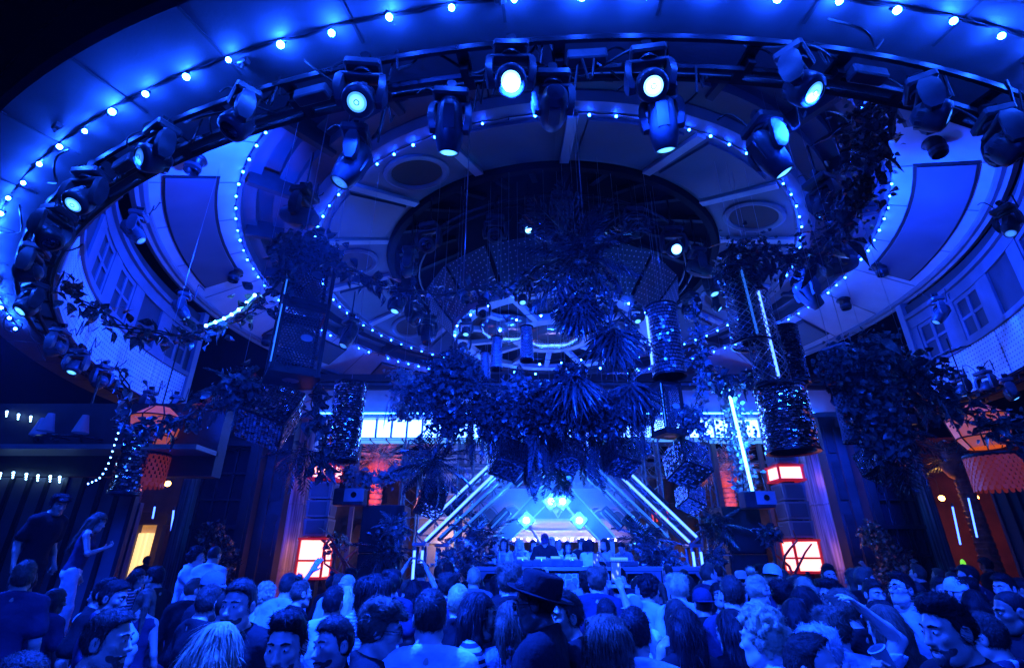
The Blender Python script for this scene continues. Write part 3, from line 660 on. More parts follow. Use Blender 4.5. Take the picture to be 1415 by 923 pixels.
ns = N.new("ShaderNodeTexNoise"); ns.inputs["Scale"].default_value = 1.4; ns.inputs["Detail"].default_value = 8; cr = N.new("ShaderNodeMapRange")
cr.inputs[1].default_value = .35; cr.inputs[2].default_value = .7; cr.inputs[3].default_value = .10; cr.inputs[4].default_value = .42
nt.links.new(tc.outputs["Object"], mp.inputs[0]); nt.links.new(mp.outputs[0], ns.inputs["Vector"]); nt.links.new(ns.outputs["Fac"], cr.inputs[0]); nt.links.new(cr.outputs[0], b.inputs["Base Color"])
b.inputs["Metallic"].default_value = .35; b.inputs["Roughness"].default_value = .33
PLx, PRx = at_y(402, 700, 17).x, at_y(1146, 700, 17).x
pillar(PLx + .05, 16.6, .74, "brushed round pillar lit blue, beside the stacked red lantern near the raised arm")
pillar(PRx - .05, 16.6, .80, "brushed round pillar lit blue, between the big red lantern and lattice window")
# ---- stacked box lantern columns
def lantern_stack(side, y, label):
    ys = y
    if side < 0: segs = [(643, 664, 1), (667, 690, 0), (692, 715, 0), (717, 741, 0), (743, 800, 2)]; u0, uw = 452, 27
    else: segs = [(598, 620, 0), (621, 642, 0), (644, 666, 1), (669, 692, 0), (694, 718, 0), (720, 743, 0), (745, 792, 2)]; u0, uw = 1084, 33
    vm = 700; x0 = at_y({-1: 445, 1: 1094}[side], vm, ys).x; w = .62
    t = thing("lantern_column", label, "lantern", (x0, ys, 0), group="stacked red box lanterns by the pillars")
    mb = MB(); mb.box((0, 0, 2.9), (.30, .30, 5.8)); mb.build("post", M_black, t)
    for (v0, v1, lit) in segs:
        zt, zb = at_y(u0, v0, ys).z, max(at_y(u0, v1, ys).z, .45); h = zt - zb; zc = (zt + zb) / 2
        if lit == 0:
            mb = MB(); mb.box((0, 0, zc), (w, w, h), taper=1.10); o = mb.build("box_segment", M_mid, t)
            for k in range(4):
                R3 = Matrix.Rotation(k * PI / 2, 3, 'Z'); mb = MB(); mb.box(R3 @ Vector((0, -w / 2 * 1.05 - .004, 0)) + Vector((0, 0, zc)), (w * .8, .02, h * .76), R3); mb.build("inset_panel", M_panel, o)
        else:
            w2 = w * 1.12
            mb = MB()
            for sx in (-1, 1):
                for sy in (-1, 1): mb.box((sx * w2 / 2, sy * w2 / 2, zc), (.055, .055, h - .12))
            for z in (zb + .03, zt - .03): mb.box((0, 0, z), (w2 + .10, w2 + .10, .06))
            o = mb.build("lantern_frame", M_redframe, t)
            rows = [(zb + .07, zt - .07)] if lit == 1 else [(zb + .07, zb + h * .42), (zb + h * .47, zt - .07)]
            for k in range(4):
                R3 = Matrix.Rotation(k * PI / 2, 3, 'Z')
                for (a, b_) in rows:
                    mb = MB(); mb.box(R3 @ Vector((0, -w2 / 2 + .012, 0)) + Vector((0, 0, (a + b_) / 2)), (w2 - .075, .012, b_ - a), R3); mb.build("lit_pane", M_redlit, o)
            if lit == 2:
                mb = MB()
                for k in range(4):
                    R3 = Matrix.Rotation(k * PI / 2, 3, 'Z'); mb.box(R3 @ Vector((0, -w2 / 2, 0)) + Vector((0, 0, zb + h * .445)), (w2 - .06, .05, .05), R3)
                mb.build("glazing_bar", M_redframe, o)
lantern_stack(-1, 15.6, "stacked box lantern column lit red, by the pillar near the raised arm")
lantern_stack(1, 15.6, "stacked box lantern column with a big red lit window, next to the tall speaker box")
# ---- dark window bays beyond the pillars
def bay(x0, x1, y, rows, cols, label, side, pil):
    t = thing("window_bay", label, "window bay", ((x0 + x1) / 2, y, 0), group="tall dark latticed window bays")
    W_ = abs(x1 - x0); H_ = 5.55; fw = W_ * .17
    mb = MB(); mb.box((0, .25, H_ / 2), (W_ + .5, .1, H_)); mb.build("back_panel", M_dark, t)
    for s, m in ((-1, M_wood if side < 0 else M_wood), (1, M_wood)):
        mm = pil if s == side else m
        mb = MB(); mb.box((s * (W_ / 2 - fw / 2), 0, H_ / 2), (fw, .34, H_)); mb.box((s * (W_ / 2 - fw / 2), -.19, H_ / 2), (fw * .5, .05, H_ - .1)); mb.build("pilaster", mm, t)
    mb = MB(); mb.box((0, -.03, H_ + .14), (W_ + .3, .5, .28)); mb.box((0, -.05, H_ - .55), (W_ - 2 * fw - .01, .2, .16)); mb.build("lintel", M_wood, t)
    iw = W_ - 2 * fw; z0, z1 = .5, H_ - .65
    mb = MB(); mb.box((0, .02, z0 / 2), (iw - .01, .26, z0)); mb.build("stall_riser", M_wood, t)
    for r in range(rows):
        for c in range(cols):
            a = -iw / 2 + iw * c / cols; b_ = -iw / 2 + iw * (c + 1) / cols; za = z0 + (z1 - z0) * r / rows; zb_ = z0 + (z1 - z0) * (r + 1) / rows
            mb = MB(); mb.box(((a + b_) / 2, .14, (za + zb_) / 2), (b_ - a - .04, .012, zb_ - za - .04), Matrix.Rotation(rnd.uniform(-.02, .02), 3, 'Z')); mb.build("pane", M_glass, t)
    for r in range(rows + 1):
        mb = MB(); mb.box((0, .10, z0 + (z1 - z0) * r / rows), (iw - .01, .09 if r % 3 else .16, .05 if r % 3 else .10)); mb.build("glazing_bar", M_wood, t)
    for c in range(cols + 1):
        mb = MB(); mb.box((-iw / 2 + .03 + (iw - .06) * c / cols, .085, (z0 + z1) / 2), (.045, .06, z1 - z0)); mb.build("glazing_bar", M_wood, t)
    n = 40; mb = MB(); vs = []
    for i in range(n + 1):
        x = -iw / 2 + iw * .15 + iw * .6 * i / n; yy = .19 + .02 * math.sin(i * 1.9)
        vs += [Vector((x, yy, z0 + .6)), Vector((x, yy, z1))]
    mb.add(vs, [(2 * i, 2 * i + 2, 2 * i + 3, 2 * i + 1) for i in range(n)]); mb.build("curtain", mat("net_curtain", (.30, .30, .36), .8), t, True)
YW = 15.2
X = lambda u, v=700, y=YW: at_y(u, v, y).x
bay(X(250), X(352), YW, 6, 3, "tall dark window bay with faint blue curtain panes, behind the man in a white shirt", -1, M_pill)
bay(X(1196), X(1288), YW, 6, 3, "tall latticed window bay with a shiny blue pilaster beside the red lit bar", 1, M_pill)
for (ua, ub, nm) in ((352, 384, "dark panelled pier between the curtained window bay and the blue pillar"), (1168, 1196, "dark panelled pier between the blue pillar and the latticed window bay")):
    t = thing("wall_pier", nm, "wall", ((X(ua) + X(ub)) / 2, YW + .5, 0)); w = X(ub) - X(ua)
    mb = MB(); mb.box((0, 0, 2.95), (w, .4, 5.9)); mb.build("core", M_dark, t)
    for z in (1.0, 2.5, 4.0, 5.2): mb = MB(); mb.box((0, -.215, z), (w * .7, .03, 1.1 if z != 5.2 else .8)); mb.build("inset_panel", M_wood, t)
# ---- side rooms : outer walls
def wall(name, label, pts, h, m, cat="wall"):
    mb = MB()
    for (a, b_) in zip(pts[:-1], pts[1:]):
        a, b_ = Vector(a), Vector(b_); d = b_ - a; mb.box(((a.x + b_.x) / 2, (a.y + b_.y) / 2, h / 2), (d.length, .25, h), Matrix.Rotation(math.atan2(d.y, d.x), 3, 'Z'))
    o = mb.build(name, m); tag(o, label, cat); return o
lw = thing("bar_wall", "dim blue panelled wall of the raised bar under the low ceiling", "wall")
y0 = 9.4
for i in range(9):
    u0, u1 = -60 + 26 * i, -60 + 26 * (i + 1); a, b_ = at_y(u0, 740, y0), at_y(u1 - 2, 740, y0)
    zz0, zz1 = 1.0, at_y(40, 660, y0).z
    mb = MB(); mb.box(((a.x + b_.x) / 2, y0, (zz0 + zz1) / 2), (b_.x - a.x, .06, zz1 - zz0)); mb.build("wall_panel", mat("bar_panel", (.11, .115, .14), .5, noise=(2, .25)), lw)
    mb = MB(); mb.box((b_.x + .03, y0 - .03, (zz0 + zz1) / 2), (.07, .1, zz1 - zz0)); mb.build("batten", M_black, lw)
za, zb_ = at_y(40, 660, y0).z, at_y(40, 560, y0).z
mb = MB(); mb.box((at_y(40, 700, y0).x, y0 + .1, (za + zb_) / 2 + .02), (6.2, .3, zb_ - za)); mb.build("bulkhead", M_dark, lw)
mb = MB(); mb.box((at_y(40, 700, y0).x, y0 - .35, za + .42), (6.2, .7, .08)); mb.build("shelf", M_mid, lw)
# star lights along the bar bulkhead
st = thing("star_lights", "row of small white star lamps along the dark bar bulkhead", "string light")
for (u, v) in ((3, 654), (21, 653), (39, 655), (55, 657), (72, 658), (85, 659), (12, 569), (28, 573), (45, 576)):
    p = at_y(u, v, y0 - .12)
    for k in range(3):
        mb = MB(); q = p + Vector((.03 * (k - 1), -.02 * k, -.045 * k)); mb.sphere(q, .022 - .004 * k, 6, 5); o = mb.build("star_bulb", mat("lit_star", (.8, .8, .8), .3, emit=((.25, .55, 1.0), 12)), st)
# ---- riser platform where two people stand, with its steps
pl = thing("bar_platform", "dark raised bar platform that two people stand on at the edge of the crowd", "platform")
mb = MB(); mb.box((-7.6, 8.0, .45), (5.4, 2.9, .90)); mb.build("deck", M_dark, pl)
mb = MB(); mb.box((-5.1, 8.0, .17), (.38, 2.9, .34)); mb.build("step", M_mid, pl)
mb = MB(); mb.box((-7.6, 6.56, .82), (5.4, .04, .14)); mb.build("nosing", M_mid, pl)
p2 = thing("low_platform", "low dark platform under the couple in white beside the window bay", "platform")
mb = MB(); mb.box((-3.7, 7.7, .15), (1.9, 1.6, .30)); mb.build("deck", M_dark, p2); mb = MB(); mb.box((-3.7, 6.89, .25), (1.9, .03, .09)); mb.build("nosing", M_mid, p2)
# ---- warm lit doorway beyond the bay
dw = thing("lit_doorway", "warm yellow lit doorway far behind, a dark figure before it", "doorway")
Yd = 19.0
a, b_ = at_y(178, 790, Yd), at_y(222, 725, Yd)
mb = MB(); mb.box(((a.x + b_.x) / 2, Yd + .1, b_.z / 2), (b_.x - a.x, .05, b_.z)); mb.build("lit_wall", mat("yellow_emissive_wall", (.6, .5, .3), .6, emit=((1.0, .42, .07), .35), noise=(1.2, .4)), dw)  # warm light on wall and panels is put into their materials as emission
for k in (0.12, .38, .62): 
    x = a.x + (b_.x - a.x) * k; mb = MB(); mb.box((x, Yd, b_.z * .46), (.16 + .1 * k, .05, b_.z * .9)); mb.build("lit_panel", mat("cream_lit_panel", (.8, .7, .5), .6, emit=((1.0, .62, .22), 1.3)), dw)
for x in (a.x - .1, b_.x + .1): mb = MB(); mb.box((x, Yd - .05, b_.z / 2), (.2, .25, b_.z)); mb.build("jamb", M_wood, dw)
mb = MB(); mb.box(((a.x + b_.x) / 2, Yd - .05, b_.z + .2), (b_.x - a.x + .6, .3, .4)); mb.build("lintel", M_wood, dw)
# back walls of the side rooms
wall("room_wall", "dark brown wall of the side room behind the warm doorway", [(-20, 22), (-9.5, 22.5)], 6.5, mat("brown_wall", (.16, .09, .05), .7, noise=(1.2, .5), bump=(5, .4)))
wall("room_wall", "dark reddish wall at the back of the red lit bar", [(12.6, 22.5), (24, 20)], 6.5, mat("red_wall", (.22, .07, .04), .7, noise=(1.0, .5), bump=(5, .4)))
# warm practical lamps
def glow_lamp(p, col, power, label, r=.09, emi=14, name="globe_lamp"):
    t = thing(name, label, "lamp", p, group="small warm globe lamps deep in the side rooms")
    mb = MB(); mb.sphere((0, 0, 0), r, 12, 8); mb.build("globe", mat("globe_%d_%d" % (int(col[1] * 100), int(emi)), (.8, .7, .5), .4, emit=(col, emi)), t, True)
    mb = MB(); mb.lathe([(.02, r * .8), (.045, r * .9), (.045, r * 1.3), (.001, r * 1.35)], 10); mb.tube([(0, 0, r * 1.3), (0, 0, r * 1.3 + .6)], .008, 5); mb.build("cap", M_blackm, t)
    ld = bpy.data.lights.new("glow", 'POINT'); ld.energy = power; ld.color = col; ld.shadow_soft_size = r; lo = bpy.data.objects.new("glow", ld); COL.objects.link(lo); lo.parent = t; lo.location = (0, -r * 1.6, -r * 1.6)
WARM, RED = (1.0, .45, .10), (1.0, .12, .03)
glow_lamp(at_y(176, 745, 17.5), WARM, 30, "warm globe lamp by the yellow doorway")
glow_lamp(at_y(232, 668, 17.5), WARM, 22, "warm globe lamp in the foliage above the yellow doorway")
glow_lamp(at_y(1301, 688, 18), WARM, 45, "yellow globe lamp in the red bar, next to the latticed window")
glow_lamp(at_y(1348, 687, 18), (1.0, .30, .06), 45, "yellow globe lamp in the red bar, on the drape side of the red palm trunk")
glow_lamp(at_y(1352, 745, 17.5), RED, 50, "red globe lamp low behind the silhouette in the red bar", emi=8)
# green glow
t = thing("green_lamp", "small green glowing lamp at the foot of the red bar", "lamp", at_y(1331, 779, 16)); mb = MB(); mb.sphere((0, 0, 0), (.07, .06, .13), 10, 8); mb.build("shade", mat("green_lit", (.3, .8, .2), .5, emit=((.25, 1.0, .05), .9), noise=(9, .5)), t, True); mb = MB(); mb.lathe([(.1, -.3), (.1, -.26), (.02, -.24), (.02, -.18)], 10); mb.build("base", M_black, t)
# blue LED rods in the red bar and doorway
for k, (u0, v0, u1, v1, y, lab) in enumerate(((1316, 700, 1327, 752, 15.6, "slim blue LED rod by the latticed window"), (1338, 688, 1350, 742, 15.8, "slim blue LED rod before the red palm trunk"), (1371, 668, 1385, 705, 15.8, "short blue LED rod near the dark drape"), (240, 705, 233, 765, 15.8, "slim blue LED rod beside the yellow doorway"), (214, 700, 211, 716, 16, "short blue LED rod over the yellow doorway"))):
    t = thing("led_rod", lab, "light rod", group="slim blue LED rods"); mb = MB(); mb.tube([at_y(u0, v0, y), at_y(u1, v1, y)], .022, 6); mb.build("tube", M_led, t); mb = MB(); p, q = at_y(u0, v0, y), at_y(u1, v1, y); d = (p - q).normalized(); mb.tube([p, p + d * .1], .03, 6); mb.build("end_cap", M_blackm, t)
# drapes and curtains
def drape(x0, x1, y0, y1, z0, z1, m, label, name="drape"):
    n = 60; mb = MB(); vs = []
    for i in range(n + 1):
        k = i / n; off = .09 * math.sin(k * n * .9) + .04 * math.sin(k * n * 2.3)
        for z in (z0, (z0 + z1) / 2, z1): vs.append(Vector((x0 + (x1 - x0) * k, y0 + (y1 - y0) * k + off * (1.2 - .4 * (z - z0) / (z1 - z0)), z)))
    mb.add(vs, [(3 * i + j, 3 * i + 3 + j, 3 * i + 4 + j, 3 * i + 1 + j) for i in range(n) for j in range(2)])
    o = mb.build(name, m, None, True); tag(o, label, "curtain"); return o
drape(at_y(128, 700, 10).x, at_y(165, 700, 10).x, 10, 10.6, 0.9, at_y(150, 690, 10).z, M_curtain, "blue grey curtain gathered beside the raised bar")
drape(at_y(1378, 700, 11).x, at_y(1440, 700, 11).x, 11, 10, 0.0, at_y(1380, 640, 11).z, mat("black_drape", (.025, .025, .03), .8), "heavy black drape hanging beyond the red bar")
for (u, v, s, y, lab) in ((126, 692, 1.0, 9.6, "small pink lit square sign by the raised bar curtain"), (106, 692, .7, 9.6, "tiny red lit slot lamp beside the pink square sign")):
    p = at_y(u, v, y); t = thing("wall_sign", lab, "wall lamp", p); mb = MB(); mb.box((0, 0, 0), (.12 * s, .03, .17 * s), Matrix.Rotation(.12, 3, 'Y')); mb.build("lit_face", mat("pink_lit" if s == 1 else "red_lit", (.8, .4, .4), .5, emit=((1, .22, .2) if s == 1 else (1, .05, .02), 1.6)), t); mb = MB(); mb.box((0, .03, 0), (.15 * s, .03, .2 * s)); mb.build("housing", M_black, t)
# ============================================================ garden behind the hall
gw = MB(); n, m_ = 70, 18
vs = []
x0, x1 = -16, 20
for j in range(m_ + 1):
    for i in range(n + 1):
        x = x0 + (x1 - x0) * i / n; z = 7.5 * j / m_
        vs.append(Vector((x, 33 + 1.0 * math.sin(x * .9 + z * .6) + .7 * math.sin(x * 2.3 - z * 1.7) + rnd.uniform(-.35, .35), z)))
gw.add(vs, [(j * (n + 1) + i, j * (n + 1) + i + 1, (j + 1) * (n + 1) + i + 1, (j + 1) * (n + 1) + i) for j in range(m_) for i in range(n)])
o = gw.build("rock_wall", mat("garden_rock", (.26, .17, .10), .8, noise=(.9, .6), bump=(3, .6)), None, True); tag(o, "rough brown rock wall of the garden beyond the open back", "wall")
gp = thing("garden_house", "pale cream house front beyond the trusses, on the palm spray side", "building"); pa, pb = at_y(578, 660, 27).x, at_y(700, 660, 27).x; hz_ = at_y(640, 612, 27).z
mb = MB(); mb.box(((pa + pb) / 2, 27.2, hz_ / 2), (pb - pa, .3, hz_)); mb.build("wall", mat("cream_house", (.62, .52, .46), .7, noise=(1, .2)), gp)
for k in range(5): mb = MB(); mb.box(((pa + pb) / 2, 27.0, hz_ * (.35 + .15 * k)), (pb - pa, .14, .10)); mb.build("cornice", M_white, gp)
for k in range(6): mb = MB(); mb.box((pa + (pb - pa) * (k + .5) / 6, 27.02, hz_ * .72), (.32, .1, .9)); mb.build("window", M_glass, gp)
def palm(u, v_crown, v_foot, y, r, label, m_tr, n=26, L=1.9, m_fr=None):
    top = at_y(u, v_crown, y); t = thing("palm_tree", label, "palm tree", (top.x, y, 0), group="palm trees outside the hall")
    mb = MB(); k = 26; prof = []
    for i in range(k + 1):
        z = top.z * i / k; prof += [(r * (1.15 - .3 * i / k), z), (r * (1.28 - .3 * i / k), z + top.z / k * .8)]
    mb.lathe(prof, 12); mb.build("trunk", m_tr, t)
    fm = frond_mesh(L, 13, .34, .6); cr = MB(); cr.sphere((0, 0, top.z), (r * 1.9, r * 1.9, r * 2.4), 10, 8); cr.build("crown", m_tr, t, True)
    for i in range(n):
        a = 2.4 * i; el = 1.25 - 1.5 * i / n
        put("frond", fm, t, M=Matrix.Translation((0, 0, top.z + .1)) @ Matrix.Rotation(a, 4, 'Z') @ Matrix.Rotation(-el, 4, 'Y') @ Matrix.Scale(rnd.uniform(.8, 1.1), 4), mat=m_fr)
def frond_mesh(L=1.5, n=14, w=.25, droop=.5, m=None, wide=.035):
    mb = MB(); pts = []
    for i in range(n + 1):
        s = i / n; pts.append(Vector((L * s, 0, -droop * L * s * s * .6)))
    mb.tube(pts, [.016 * (1 - .8 * i / n) * max(L, .5) for i in range(n + 1)], 4)
    for i in range(1, n + 1):
        s = i / n; ll = w * L * (math.sin(PI * min(s * .9 + .12, 1)) ** .7 + .12)
        for sd in (-1, 1):
            p = pts[i]; tip = p + Vector((ll * .75, sd * ll * .8, -ll * .35 - rnd.uniform(0, .08) * L)); mid = p.lerp(tip, .5) + Vector((0, 0, ll * .10)); ww = wide * L * .6
            mb.add([p, mid + Vector((-ww, 0, 0)), tip, mid + Vector((ww, 0, 0))], [(0, 1, 2, 3)] if sd > 0 else [(3, 2, 1, 0)])
    return mb.mesh("frond", m or M_leaf, False)
M_trunkr = mat("reddish_trunk", (.42, .20, .16), .8, noise=(6, .4), bump=(12, .5))
palm(524, 640, 760, 25, .30, "palm tree glowing red, standing behind the left speaker stack and pine garland", M_trunkr, m_fr=M_leaf3)
palm(1003, 655, 760, 25, .30, "palm tree with pale blue fronds behind the cyan lit vine column", M_trunkr, m_fr=M_leaf3)
palm(1322, 640, 800, 17.0, .24, "palm tree with a red lit trunk inside the red bar", mat("red_trunk", (.40, .12, .08), .8, noise=(6, .4), bump=(12, .5)), 16, 1.4)
palm(200, 640, 800, 20.5, .22, "dark palm tree in front of the brown room wall by the yellow doorway", M_trunkr, 16, 1.5)
def garden_light(p, col, power, label, size=.5, aim=None):
    t = thing("garden_lamp", label, "lamp", p, group="garden uplighters"); mb = MB(); mb.lathe([(.001, -.12), (.08, -.12), (.09, .02), (.075, .02), (.07, -.02)], 14); mb.build("can", M_blackm, t, True); mb = MB(); mb.lathe([(.001, .0), (.07, .0)], 14); mb.build("lens", mat("lens_" + str(int(col[1] * 100)), (.8, .7, .6), .4, emit=(col, 5)), t)
    ld = bpy.data.lights.new("glow", 'SPOT' if aim else 'POINT'); ld.energy = power; ld.color = col; ld.shadow_soft_size = .1; lo = bpy.data.objects.new("glow", ld); COL.objects.link(lo); lo.parent = t; lo.location = (0, 0, .15)
    if aim: ld.spot_size = A(46); ld.spot_blend = .5; lo.matrix_local = MM((0, 0, .15), frame(p - Vector(aim)))
p = at_y(512, 690, 23.6); garden_light(Vector((p.x - .1, 22.6, 2.2)), (1.0, .12, .10), 1500, "red uplighter at the palm behind the speaker box and pine garland", aim=at_y(524, 640, 25))
p = at_y(1003, 690, 23.6); garden_light(Vector((p.x, 22.6, 2.4)), (1.0, .16, .14), 700, "red uplighter at the palm with pale blue fronds", aim=at_y(1003, 655, 25))
for (x, y, z, col, pw, lab) in ((-7.0, 30.6, 1.4, (1.0, .50, .08), 22, "amber uplighter by the rock wall behind the left palm"), (-2.5, 30.6, .8, (1.0, .50, .08), 22, "amber uplighter by the rock wall behind the slanted LED frames"), (9.8, 30.6, 1.4, (1.0, .52, .08), 24, "amber uplighter by the rock wall behind the pale frond palm"), (13.2, 30.8, .8, (1.0, .42, .06), 24, "amber uplighter by the rock wall behind the red lantern column")): garden_light(Vector((x, y, z)), col, pw, lab)
garden_light(Vector((at_y(620, 690, 26).x, 26.2, 2.6)), (1.0, .60, .48), 50, "warm white uplighter before the pale cream house")
# red twisted tree sculptures beside the speakers
def red_tree(x, y, label, seed):
    rr = random.Random(seed); t = thing("red_tree", label, "tree", (x, y, 0)); m = mat("red_bark", (.45, .06, .04), .5, noise=(8, .4))
    for k in range(7):
        p = Vector((rr.uniform(-.12, .12), rr.uniform(-.1, .1), 0)); pts = [p.copy()]; d = Vector((rr.uniform(-.12, .12), rr.uniform(-.1, .1), 1))
        for i in range(12):
            d = (d + Vector((rr.uniform(-.5, .5) - p.x * 2.2, rr.uniform(-.3, .3), rr.uniform(-.1, .1)))).normalized(); d.z = max(d.z, .45); p = p + d * .24; pts.append(p.copy())
        mb = MB(); mb.tube(pts, [.065 - .004 * i for i in range(len(pts))], 7); mb.build("limb", m, t, True)
    ld = bpy.data.lights.new("glow", 'POINT'); ld.energy = 14; ld.color = (1, .06, .02); ld.shadow_soft_size = .06; lo = bpy.data.objects.new("glow", ld); COL.objects.link(lo); lo.parent = t; lo.location = (0, -.7, .75)
    mb = MB(); mb.lathe([(.001, .55), (.07, .55), (.08, .68), (.06, .68)], 12, Matrix.Translation((0, -.7, 0))); o = mb.build("foot_lamp", M_blackm, t)
red_tree(at_y(487, 760, 13.6).x, 13.6, "red lit twisted tree between the lantern column and speaker stack, near the raised arm", 3)
red_tree(at_y(1066, 760, 13.6).x, 13.6, "red lit twisted tree between the tall speaker and big red lantern", 5)
# ============================================================ stage
stage = MB(); STZ = .72
stg = thing("stage", "low stage platform under the glowing LED frames", "stage")
a, b_ = at_y(600, 780, 11).x, at_y(945, 780, 11).x
mb = MB(); mb.box(((a + b_) / 2, 12.9, STZ / 2), (b_ - a + 1.6, 4.2, STZ)); mb.build("deck", M_dark, stg)
mb = MB(); mb.box(((a + b_) / 2, 10.78, STZ - .06), (b_ - a + 1.6, .04, .12)); mb.build("front_edge", M_alu, stg)
def led_frame(Y, ko, ki, kor, kir, peak_o, peak_i, m_led, label, depth=.36, leg=True, solid=False):
    P = lambda uv: at_y(uv[0], uv[1], Y)
    t = thing("led_portal", label, "stage frame", (0, 0, 0), group="nested peaked stage frames")
    o_l, i_l, o_r, i_r, po, pi = P(ko), P(ki), P(kor), P(kir), P(peak_o), P(peak_i)
    back = Vector((0, depth, 0)); off = Vector((0, -.045, 0))
    if solid:
        for (a, b_, c, d) in ((o_l, po, i_l, pi), (po, o_r, pi, i_r)):
            mb = MB(); v = [a, b_, d, c]; mb.add(v + [p + back for p in v], [(3, 2, 1, 0), (4, 5, 6, 7), (0, 1, 5, 4), (1, 2, 6, 5), (2, 3, 7, 6), (3, 0, 4, 7)]); mb.build("box_beam", M_mid, t)
            mb = MB(); mb.tube([a + off * .3, b_ + off * .3], .022, 6); mb.build("led_strip", M_leddim, t); mb = MB(); mb.tube([c + off * .3, d + off * .3], .022, 6); mb.build("led_strip", M_leddim, t)
        for (a, c) in ((o_l, i_l), (o_r, i_r)):
            m_ = (a + c) / 2; mb = MB(); mb.box((m_.x, Y + depth / 2, (m_.z + STZ) / 2), (.36, depth, m_.z - STZ)); mb.build("leg", M_mid, t)
        return t
    segs = [(o_l, po, i_l, pi), (o_r, po, i_r, pi)]
    for (a, b_, c, d) in segs:
        for (p, q) in ((a, b_), (c, d)):
            for k in (0, 1):
                mb = MB(); mb.tube([p + back * k, q + back * k], .034, 7); mb.build("chord", M_alu, t, True)
            dd = (q - p).normalized(); mb = MB(); mb.tube([p + off + dd * .06, q + off - dd * .05], .026, 8); mb.build("led_tube", m_led, t)
        n = 9
        for i in range(n + 1):
            s0, s1 = i / n, (i + .5) / n
            mb = MB(); mb.tube([a.lerp(b_, s0), c.lerp(d, s0)], .018, 5); mb.build("rung", M_alu, t)
            if i < n:
                mb = MB(); mb.tube([a.lerp(b_, s0) + back, c.lerp(d, s1) + back, a.lerp(b_, (i + 1) / n) + back], .014, 5); mb.build("lacing", M_alu, t)
                mb = MB(); mb.tube([a.lerp(b_, s0), a.lerp(b_, s1) + back, a.lerp(b_, (i + 1) / n)], .012, 5); mb.build("lacing", M_alu, t)
    for (a, c) in ((o_l, i_l), (o_r, i_r)):
        mb = MB(); mb.box(((a.x + c.x) / 2, Y + depth / 2, min(a.z, c.z) - .02), (abs(a.x - c.x) + .12, depth + .1, .06)); mb.build("knee_plate", M_alu, t)
        for p in (a, c):
            zt = min(a.z, c.z) - .06
            for k in (0, 1): mb = MB(); mb.tube([(p.x, Y + depth * k, zt), (p.x, Y + depth * k, 0)], .034, 7); mb.build("leg", M_alu, t, True)
            if leg: mb = MB(); mb.tube([(p.x, Y - .045, zt - .08), (p.x, Y - .045, .6)], .026, 8); mb.build("led_tube", m_led, t)
        for k in range(4): mb = MB(); z0 = zt * k / 4; mb.tube([(a.x, Y, z0), (c.x, Y, z0 + zt / 4)], .013, 5); mb.build("lacing", M_alu, t)
    return t
led_frame(11.3, (575, 738), (585, 750), (965, 745), (955, 752), (768, 556), (768, 573), M_led, "front peaked stage frame edged with glaring twin LED tubes")
led_frame(12.6, (605, 745), (617, 752), (926, 745), (915, 755), (768, 592), (768, 608), M_leddim, "second peaked stage frame with dim LED tubes, behind the glaring one")
led_frame(14.0, (682, 742), (706, 746), (850, 742), (828, 746), (768, 652), (768, 684), M_leddim, "innermost solid blue peaked beam framing the DJ", solid=True)
def blinder(u, v, Y, label, s=.34):
    p = at_y(u, v, Y); t = thing("blinder_light", label, "stage light", p, group="glaring square lamps over the DJ")
    R3 = Matrix.Rotation(PI / 4, 3, 'Y'); mb = MB(); mb.bbox((0, 0, 0), (s, .2, s), .02, R3); mb.build("housing", M_case, t)
    mb = MB(); mb.lathe([(.001, .0), (.07, .0), (.08, -.02)], 16, MM((0, -.115, 0), frame((0, -1, 0)))); mb.build("lens", mat("blinder_lens", (.8, .8, .8), .3, emit=((.12, .45, 1.0), 30)), t)
    mb = MB(); mb.tube([(0, .1, 0), (0, .3, .25)], .02, 5); mb.build("bracket", M_blackm, t)
    ld = bpy.data.lights.new("glow", 'POINT'); ld.energy = 320; ld.color = (.02, .16, 1.0); ld.shadow_soft_size = .06; lo = bpy.data.objects.new("glow", ld); COL.objects.link(lo); lo.parent = t; lo.location = (0, -.22, 0)
blinder(761, 693, 13.7, "glaring square lamp at the peak over the DJ, first of a close pair")
blinder(777, 693, 13.7, "glaring square lamp at the peak over the DJ, second of a close pair")
blinder(727, 719, 13.6, "glaring square lamp on the sloping beam above the woman with raised finger")
blinder(800, 719, 13.6, "glaring square lamp on the sloping beam above the dark curly haired woman")
def strobe(u, v, Y, rot, label, w=.62, h=.24, lit=M_leddim):
    p = at_y(u, v, Y); t = thing("strobe_bar", label, "stage light", p, group="tilted strobe bars between the stage frames")
    R3 = Matrix.Rotation(rot, 3, 'Y'); mb = MB(); mb.bbox((0, 0, 0), (w, .16, h), .015, R3); mb.build("housing", M_black, t)
    mb = MB(); mb.box(R3 @ Vector((0, -.086, 0)), (w * .86, .014, .035), R3); mb.build("lamp_strip", lit, t)
    for k in (-1, 1): mb = MB(); mb.box(R3 @ Vector((0, -.086, .07 * k)), (w * .9, .012, .06), R3); mb.build("reflector", M_case, t)
for (u, v, Y, s, lab) in ((628, 694, 12.2, -1, "wide tilted strobe bar above the second frame, near the mirror cube"), (660, 728, 13, -1, "tilted strobe bar beside the lower sloping beam near the first dancer"), (690, 718, 13.2, -1, "tilted strobe bar just left of the solid blue beam"), (722, 655, 12.4, -1, "tilted strobe bar tucked under the hanging plumes"),
                           (905, 688, 12.2, 1, "wide tilted strobe bar above the second frame, near the big mirror cubes"), (876, 728, 13, 1, "tilted double strobe behind the swaying dancer"), (846, 716, 13.2, 1, "tilted strobe bar just beyond the solid blue beam"), (815, 655, 12.4, 1, "tilted strobe bar under the plumes beside the peak")):
    strobe(u, v, Y, s * PI / 4, lab)
